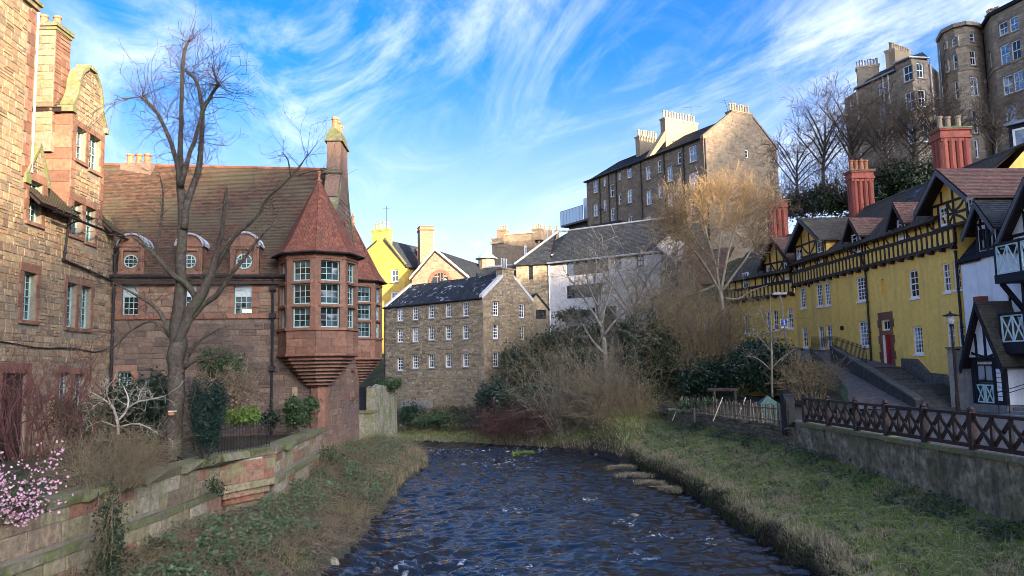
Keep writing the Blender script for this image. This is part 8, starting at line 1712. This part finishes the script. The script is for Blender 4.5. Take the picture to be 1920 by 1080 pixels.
bare_shrub('red_stemmed_shrub', 'second bare red stemmed shrub leaning right towards the downpipe', 135, 840, 24, 150, 170, MT['twig_red'], 18, 2, 121, rad=.02, rmin=.004)
bare_shrub('twiggy_shrub', 'rusty brown twiggy shrub spilling over the garden wall', 205, 905, 20.6, 190, 120, MT['twig_brown'], 150, 2, 122, rad=.008, up=.02, nchild=4, rmin=.0028, lean=1.1, wander=.5, arch=.10)
p = at(250, 808, 26)
def pale_shrub():
    root = thing('pale_shrub', 'bleached pale bare shrub with crooked branches below the laurel', 'shrub', tuple(p)); r = random.Random(6)
    out = limbs(root, MT['twig_pale'], 25.5, [[(222,815,2.6),(220,790,2.4),(212,765,2),(196,750,1.4),(170,735,.8)], [(221,790,2),(238,768,1.8),(240,745,1.4),(232,725,.8)], [(232,772,1.6),(255,755,1.4),(285,748,1.2),(310,742,.7)], [(212,765,1.4),(200,738,1),(205,722,.6)], [(218,800,1.4),(190,790,1.1),(165,800,.7)], [(226,800,1.6),(262,795,1.2),(300,815,.7)], [(196,750,1),(178,760,.8),(165,775,.5)], [(258,755,1),(262,738,.8),(268,728,.5)]], jit=.8, seed=3, sides=6)
    S = Segs(); twigs(S, r, out, 16, .5, .008, 1, start=.35, up=.03, rmin=.0035); S.build('crown', MT['twig_pale'], root)
pale_shrub()
def pink():
    root = thing('pink_blossom_shrub', 'pink flowering shrub in full bloom at the left edge above the wall', 'shrub', tuple(at(45, 950, 17))); r = random.Random(9); S = Segs(); P = []
    for i in range(34):
        b = at(r.uniform(-30, 70), 960, 17+r.uniform(-.5,.8)); e = at(r.uniform(-30, 122), r.uniform(838, 985), 16.6+r.uniform(-.8,.8)); n = 5; q = b
        for k in range(1, n+1): x = b.lerp(e, k/n)+rv(r)*.05; S.add(q, x, .012*(1-k/8), .012*(1-(k+1)/8)); q = x; P += [q.copy()] if k > 1 else []
    S.build('stems', MT['twig'], root); V = []; F = []
    for c in P:
        for _ in range(r.randint(2, 6)):
            o = c+rv(r)*.10; ax = (rv(r)*.7+Vector((.3,-.8,.6))).normalized(); x = ax.cross(Vector((.2,.1,1))).normalized(); y = ax.cross(x); R = r.uniform(.022, .038)
            for k in range(6):
                t = k*1.047+r.uniform(-.2,.2); d = x*math.cos(t)+y*math.sin(t); s = ax.cross(d); i = len(V); V += [tuple(o), tuple(o+d*R*.6+s*R*.42+ax*R*.2), tuple(o+d*R*1.05+ax*R*.45), tuple(o+d*R*.6-s*R*.42+ax*R*.2)]; F.append((i,i+1,i+2,i+3))
    mesh_np('blossom', MT['pink'], V, F, root, kind='stuff'); leaf_cloud('foliage', MT['leaf_mid'], [(at(40,930,17).x, 17, at(40,930,17).z, .55, .4, .4)], 420, .05, root, 4)
pink()
def hanging(label, u0, u1, v0, v1, Y, n, seed, mat='leaf_ivy', sz=.045):
    c = at((u0+u1)/2, (v0+v1)/2, Y); k = Y/1440; root = thing('trailing_ivy', label, 'ivy', tuple(c), 'ivy trailing down the garden wall'); leaf_cloud('foliage', MT[mat], [(c.x, c.y, c.z, (u1-u0)*k/2, .16, (v1-v0)*k/2), (c.x+.1, c.y, c.z-(v1-v0)*k*.25, (u1-u0)*k*.4, .2, (v1-v0)*k*.3)], n, sz, root, seed, .5)
    S = Segs(); r = random.Random(seed)
    for i in range(26): b = at(r.uniform(u0, u1), v0-10, Y); grow(S, r, b, Vector((r.uniform(-.3,.3), -.3, -1)), (v1-v0)*k*.9, .006, 1, .35, -.2, 3, .4, 5, .6, .003)
    S.build('stems', MT['twig_brown'], root)
hanging('thick ivy and stems trailing over the wall under the brown twiggy shrub', 182, 228, 925, 1060, 18.9, 2400, 3)
hanging('small ivy patch on the wall below the yew', 388, 420, 895, 925, 25.6, 500, 4)
hanging('ivy patch on the wall near the corner turret', 596, 640, 838, 880, 38.4, 900, 5, 'leaf_mid', .07)
# ------------------------------------------------------------------ ground cover
def scatter(V, n, rs, lo=0.0, hi=1.0, near=None):
    a, b = V.shape[:2]; W = np.linalg.norm(np.cross(V[1:, :-1]-V[:-1, :-1], V[:-1, 1:]-V[:-1, :-1]), axis=-1); j = np.arange(b-1)/(b-1); W = W*((j >= lo)&(j <= hi))[None]
    if near: W = W/np.maximum(V[:-1, :-1, 1], 6)**near
    W = W*(V[:-1, :-1, 1] > 12); w = W.ravel()/W.sum(); k = rs.choice(len(w), n, p=w); i, j = k//(b-1), k % (b-1); s, t = rs.rand(n, 1), rs.rand(n, 1)
    return (V[i, j]*(1-s)*(1-t)+V[i+1, j]*s*(1-t)+V[i, j+1]*(1-s)*t+V[i+1, j+1]*s*t)
def vn(P, s, off=0.0): return np.array([mnoise.fractal(Vector((p[0]*s+off, p[1]*s, off)), 1.0, 2.0, 3) for p in P])
def blades(name, label, P, mat, h, wd, rs, lean=.5, kind='stuff', cat='grass'):
    n = len(P); a = rs.rand(n)*6.283; H = (h*(.5+rs.rand(n)))[:, None] if np.isscalar(h) else (h*(.5+rs.rand(n)))[:, None]; d = np.stack([np.cos(a), np.sin(a), np.zeros(n)], 1); s = np.stack([-d[:, 1], d[:, 0], d[:, 2]], 1)*wd*(.6+.8*rs.rand(n))[:, None]; k = (lean*(.3+rs.rand(n)))[:, None]
    up = np.array([[0, 0, 1.]]); m = P+up*H*.6+d*H*k*.35; t = P+up*H*(1-.35*k)+d*H*k
    V = np.stack([P-s, P+s, m+s*.7, m-s*.7, t], 1).reshape(-1, 3); i = np.arange(n)[:, None]*5; q = (i+np.array([[0,1,2,3]])); q2 = np.concatenate([i+3, i+2, i+4, i+4], 1)
    me = bpy.data.meshes.new(name); F = np.concatenate([i+np.array([[0,1,2]]), i+np.array([[0,2,3]]), i+np.array([[3,2,4]])], 1).reshape(-1, 3)
    o = mesh_np(name, mat, V, F); return tag(o, label, cat, None, kind)
def stems_on(name, label, V, n, mat, L, seed, lo=.05, hi=1, rmin=.003, near=.8, up=.0):
    r = random.Random(seed); S = Segs(); P = scatter(V, n, np.random.RandomState(seed), lo, hi, near)
    for q in P:
        p_ = Vector(q); d = Vector((r.gauss(0,.8), r.gauss(0,.8), r.uniform(.4, 1.3))); l = L*r.uniform(.4, 1.2); k = 5
        for i in range(k): nx = p_+d.normalized()*l/k; S.add(p_, nx, rmin*1.5, rmin); p_ = nx; d = d.normalized()+Vector((r.gauss(0,.16), r.gauss(0,.16), -.24+up))
    o = S.build(name, mat, None, 'stuff'); return tag(o, label, 'ground cover')
rs = np.random.RandomState(11)
R_ = BANKS['right_bank']; P = scatter(R_, 150000, rs, .05, 1, .9); nn = vn(P[::1], .5); tall = .035+.06*np.clip(nn+.4, 0, 1)
dry = nn+.25*rs.normal(size=len(P)) > .40
blades('grass', 'rough green grass covering the right bank', P[~dry], MT['grass'], tall[~dry], .008, rs, .7)
blades('dry_grass', 'bleached dry grass mixed over the right bank', P[dry], MT['drygrass'], tall[dry]*1.1, .008, rs, .9)
stems_on('matted_stalks', 'matted pale dead stalks lying in the grass of the right bank', R_, 4500, MT['dead_pale'], .45, 6, .05, .8, .0032, .8, -.14)
Pe = scatter(R_, 14000, rs, 0, .075, .5); blades('cut_bank_grass', 'dark grass and roots draping the cut edge of the right bank', Pe, MT['soil'], .2, .010, rs, 1.5); blades('cut_bank_moss', 'mossy green blades on the cut edge of the right bank', Pe[::3], MT['grass'], .14, .009, rs, 1.4)
P = scatter(R_, 14000, rs, .03, .22, .6); nn = vn(P, .8, 3); P = P[nn > -.15]; blades('bank_edge_grass', 'long tawny grass hanging over the cut edge of the right bank', P, MT['drygrass'], .26, .008, rs, 1.2)
P = scatter(R_, 9000, rs, .75, 1, .6); leafy = vn(P, .6, 9) > .05
def leaves_on(name, label, P, mat, size, rs, h=.15, cat='ground cover'):
    n = len(P); P = P+np.stack([rs.normal(size=n)*.04, rs.normal(size=n)*.04, h*rs.rand(n)], 1); u = rs.normal(size=(n, 3)); u[:, 2] *= .5; u /= np.linalg.norm(u, axis=1, keepdims=True); v = np.cross(u, np.array([[0, -.4, 1.]])+rs.normal(size=(n, 3))*.4); v /= np.maximum(np.linalg.norm(v, axis=1, keepdims=True), 1e-5); s = (size*(.5+rs.rand(n)))[:, None]
    V = np.stack([P-u*s, P-v*s*.6, P+u*s, P+v*s*.6], 1).reshape(-1, 3); return tag(mesh_np(name, mat, V, np.arange(4*n).reshape(-1, 4)), label, cat, None, 'stuff')
leaves_on('wall_foot_weeds', 'dark weeds and ivy along the foot of the quay wall', P[leafy], MT['leaf_ivy'], .06, rs, .25)
L_ = BANKS['left_bank']; P = scatter(L_, 52000, rs, .06, 1, .9); nn = vn(P, .55, 2)
hh = np.clip(nn+.5, .15, 1)*.5
leaves_on('brambles', 'green bramble and ivy leaves covering the left bank', P[nn > .06], MT['leaf_bramble'], .062, rs, .55); leaves_on('dark_ivy', 'dark ivy leaves among the brambles of the left bank', P[(nn < .25) & (nn > -.15)][::3], MT['leaf_ivy'], .058, rs, .3)
stems_on('dead_stems', 'tangled dead brown bramble stems on the left bank', L_, 13000, MT['dead'], .85, 3, rmin=.0032)
stems_on('rusty_stems', 'rusty bramble runners arching over the left bank', L_, 4200, MT['twig_brown'], 1.1, 4, rmin=.0035)
Pd = scatter(L_, 9000, rs, .02, .3, .3); Pd = Pd[(Pd[:, 1] > 36)]; blades('sedge', 'pale dry sedge on the point of the left bank', Pd, MT['drygrass'], .34, .009, rs, 1.0)
Pd = scatter(L_, 20000, rs, .1, .9, .5); Pd = Pd[(vn(Pd, .4, 6) > .12)]; blades('bank_grass', 'short mossy grass between the brambles', Pd, MT['grass'], .16, .008, rs, .8)
F_ = BANKS['far_bank']; P = scatter(F_, 26000, rs, .03, .55, 0); blades('far_bank_grass', 'pale grass along the far shore below the mill', P, MT['grass'], .22, .016, rs, .8); P = scatter(F_, 12000, rs, .01, .2, 0); blades('far_dry_grass', 'straw coloured grass fringing the far shore', P, MT['drygrass'], .25, .016, rs, 1.0)
leaves_on('slope_undergrowth', 'dark undergrowth covering the wooded slope', scatter(F_, 26000, rs, .3, 1, 0), MT['leaf_ivy'], .11, rs, .6); stems_on('slope_stems', 'bare brown stems on the wooded slope', F_, 3500, MT['twig_brown'], 1.7, 8, .2, 1, .010, 0, .06)
# tussocks and island in the river
for i, (u, v, Y, w, lab) in enumerate(((980,851,0,.9,'pale grass tussock on a stone in mid river'), (1165,878,0,.9,'straw coloured sedge clump farthest along the right shore'), (1190,893,0,1.0,'sedge clump between two others on the right shore'), (1222,908,0,.8,'broad straw sedge clump above the dark cut bank'), (1258,920,0,.7,'sedge clump nearest the camera on the right shore'))):
    c = onz(u, v, 0.05); n = 1100; a = rs.rand(n)*6.28; q = np.sqrt(rs.rand(n))*w*(.62+.28*np.sin(2*a+i)+.16*np.sin(5*a+2*i)); P = np.stack([c.x+q*np.cos(a)*1.15, c.y+q*np.sin(a), np.full(n, .02)+0*q], 1); root = thing('grass_tussock', lab, 'tussock', tuple(c), 'sedge tussocks in the river')
    m = MB(); m.lathe((c.x, c.y, -.2), [(w*.45, 0), (w*.4, .19), (w*.2, .23), (.02, .24)], 9); m.build('mound', MT['dead_pale'] if i else MT['turf'], root, smooth=True); o = blades('blades', None, P, MT['drygrass'] if i else MT['grass'], .24, .010, rs, 1.5, None); o.parent = root; o.matrix_parent_inverse = Matrix.Translation(-root.location)
    for k in ('label', 'category'):
        if k in o: del o[k]
# stones by the water
def stones():
    r = random.Random(5)
    for i, (u, v, s, lab) in enumerate(((1190,968,.22,'wet stone breaking the surface right of mid river'), (1262,862,.2,'grey stone on the grassy bank edge'), (1120,853,.25,'dark stone at the far shore under the thicket'), (620,1055,.3,'dark wet stone at the near left water edge'))):
        c = onz(u, v, 0); bm = bmesh.new(); bmesh.ops.create_icosphere(bm, subdivisions=2, radius=s)
        for w in bm.verts: n = mnoise.noise(w.co*4+Vector((i,0,0))); w.co *= 1+.35*n; w.co.z *= .55
        me = bpy.data.meshes.new('river_stone'); bm.to_mesh(me); bm.free(); me.materials.append(MT['retain']); o = new('river_stone', me); o.location = (c.x, c.y, .0 if i != 1 else .35); tag(o, lab, 'stone', 'stones along the river')
stones()
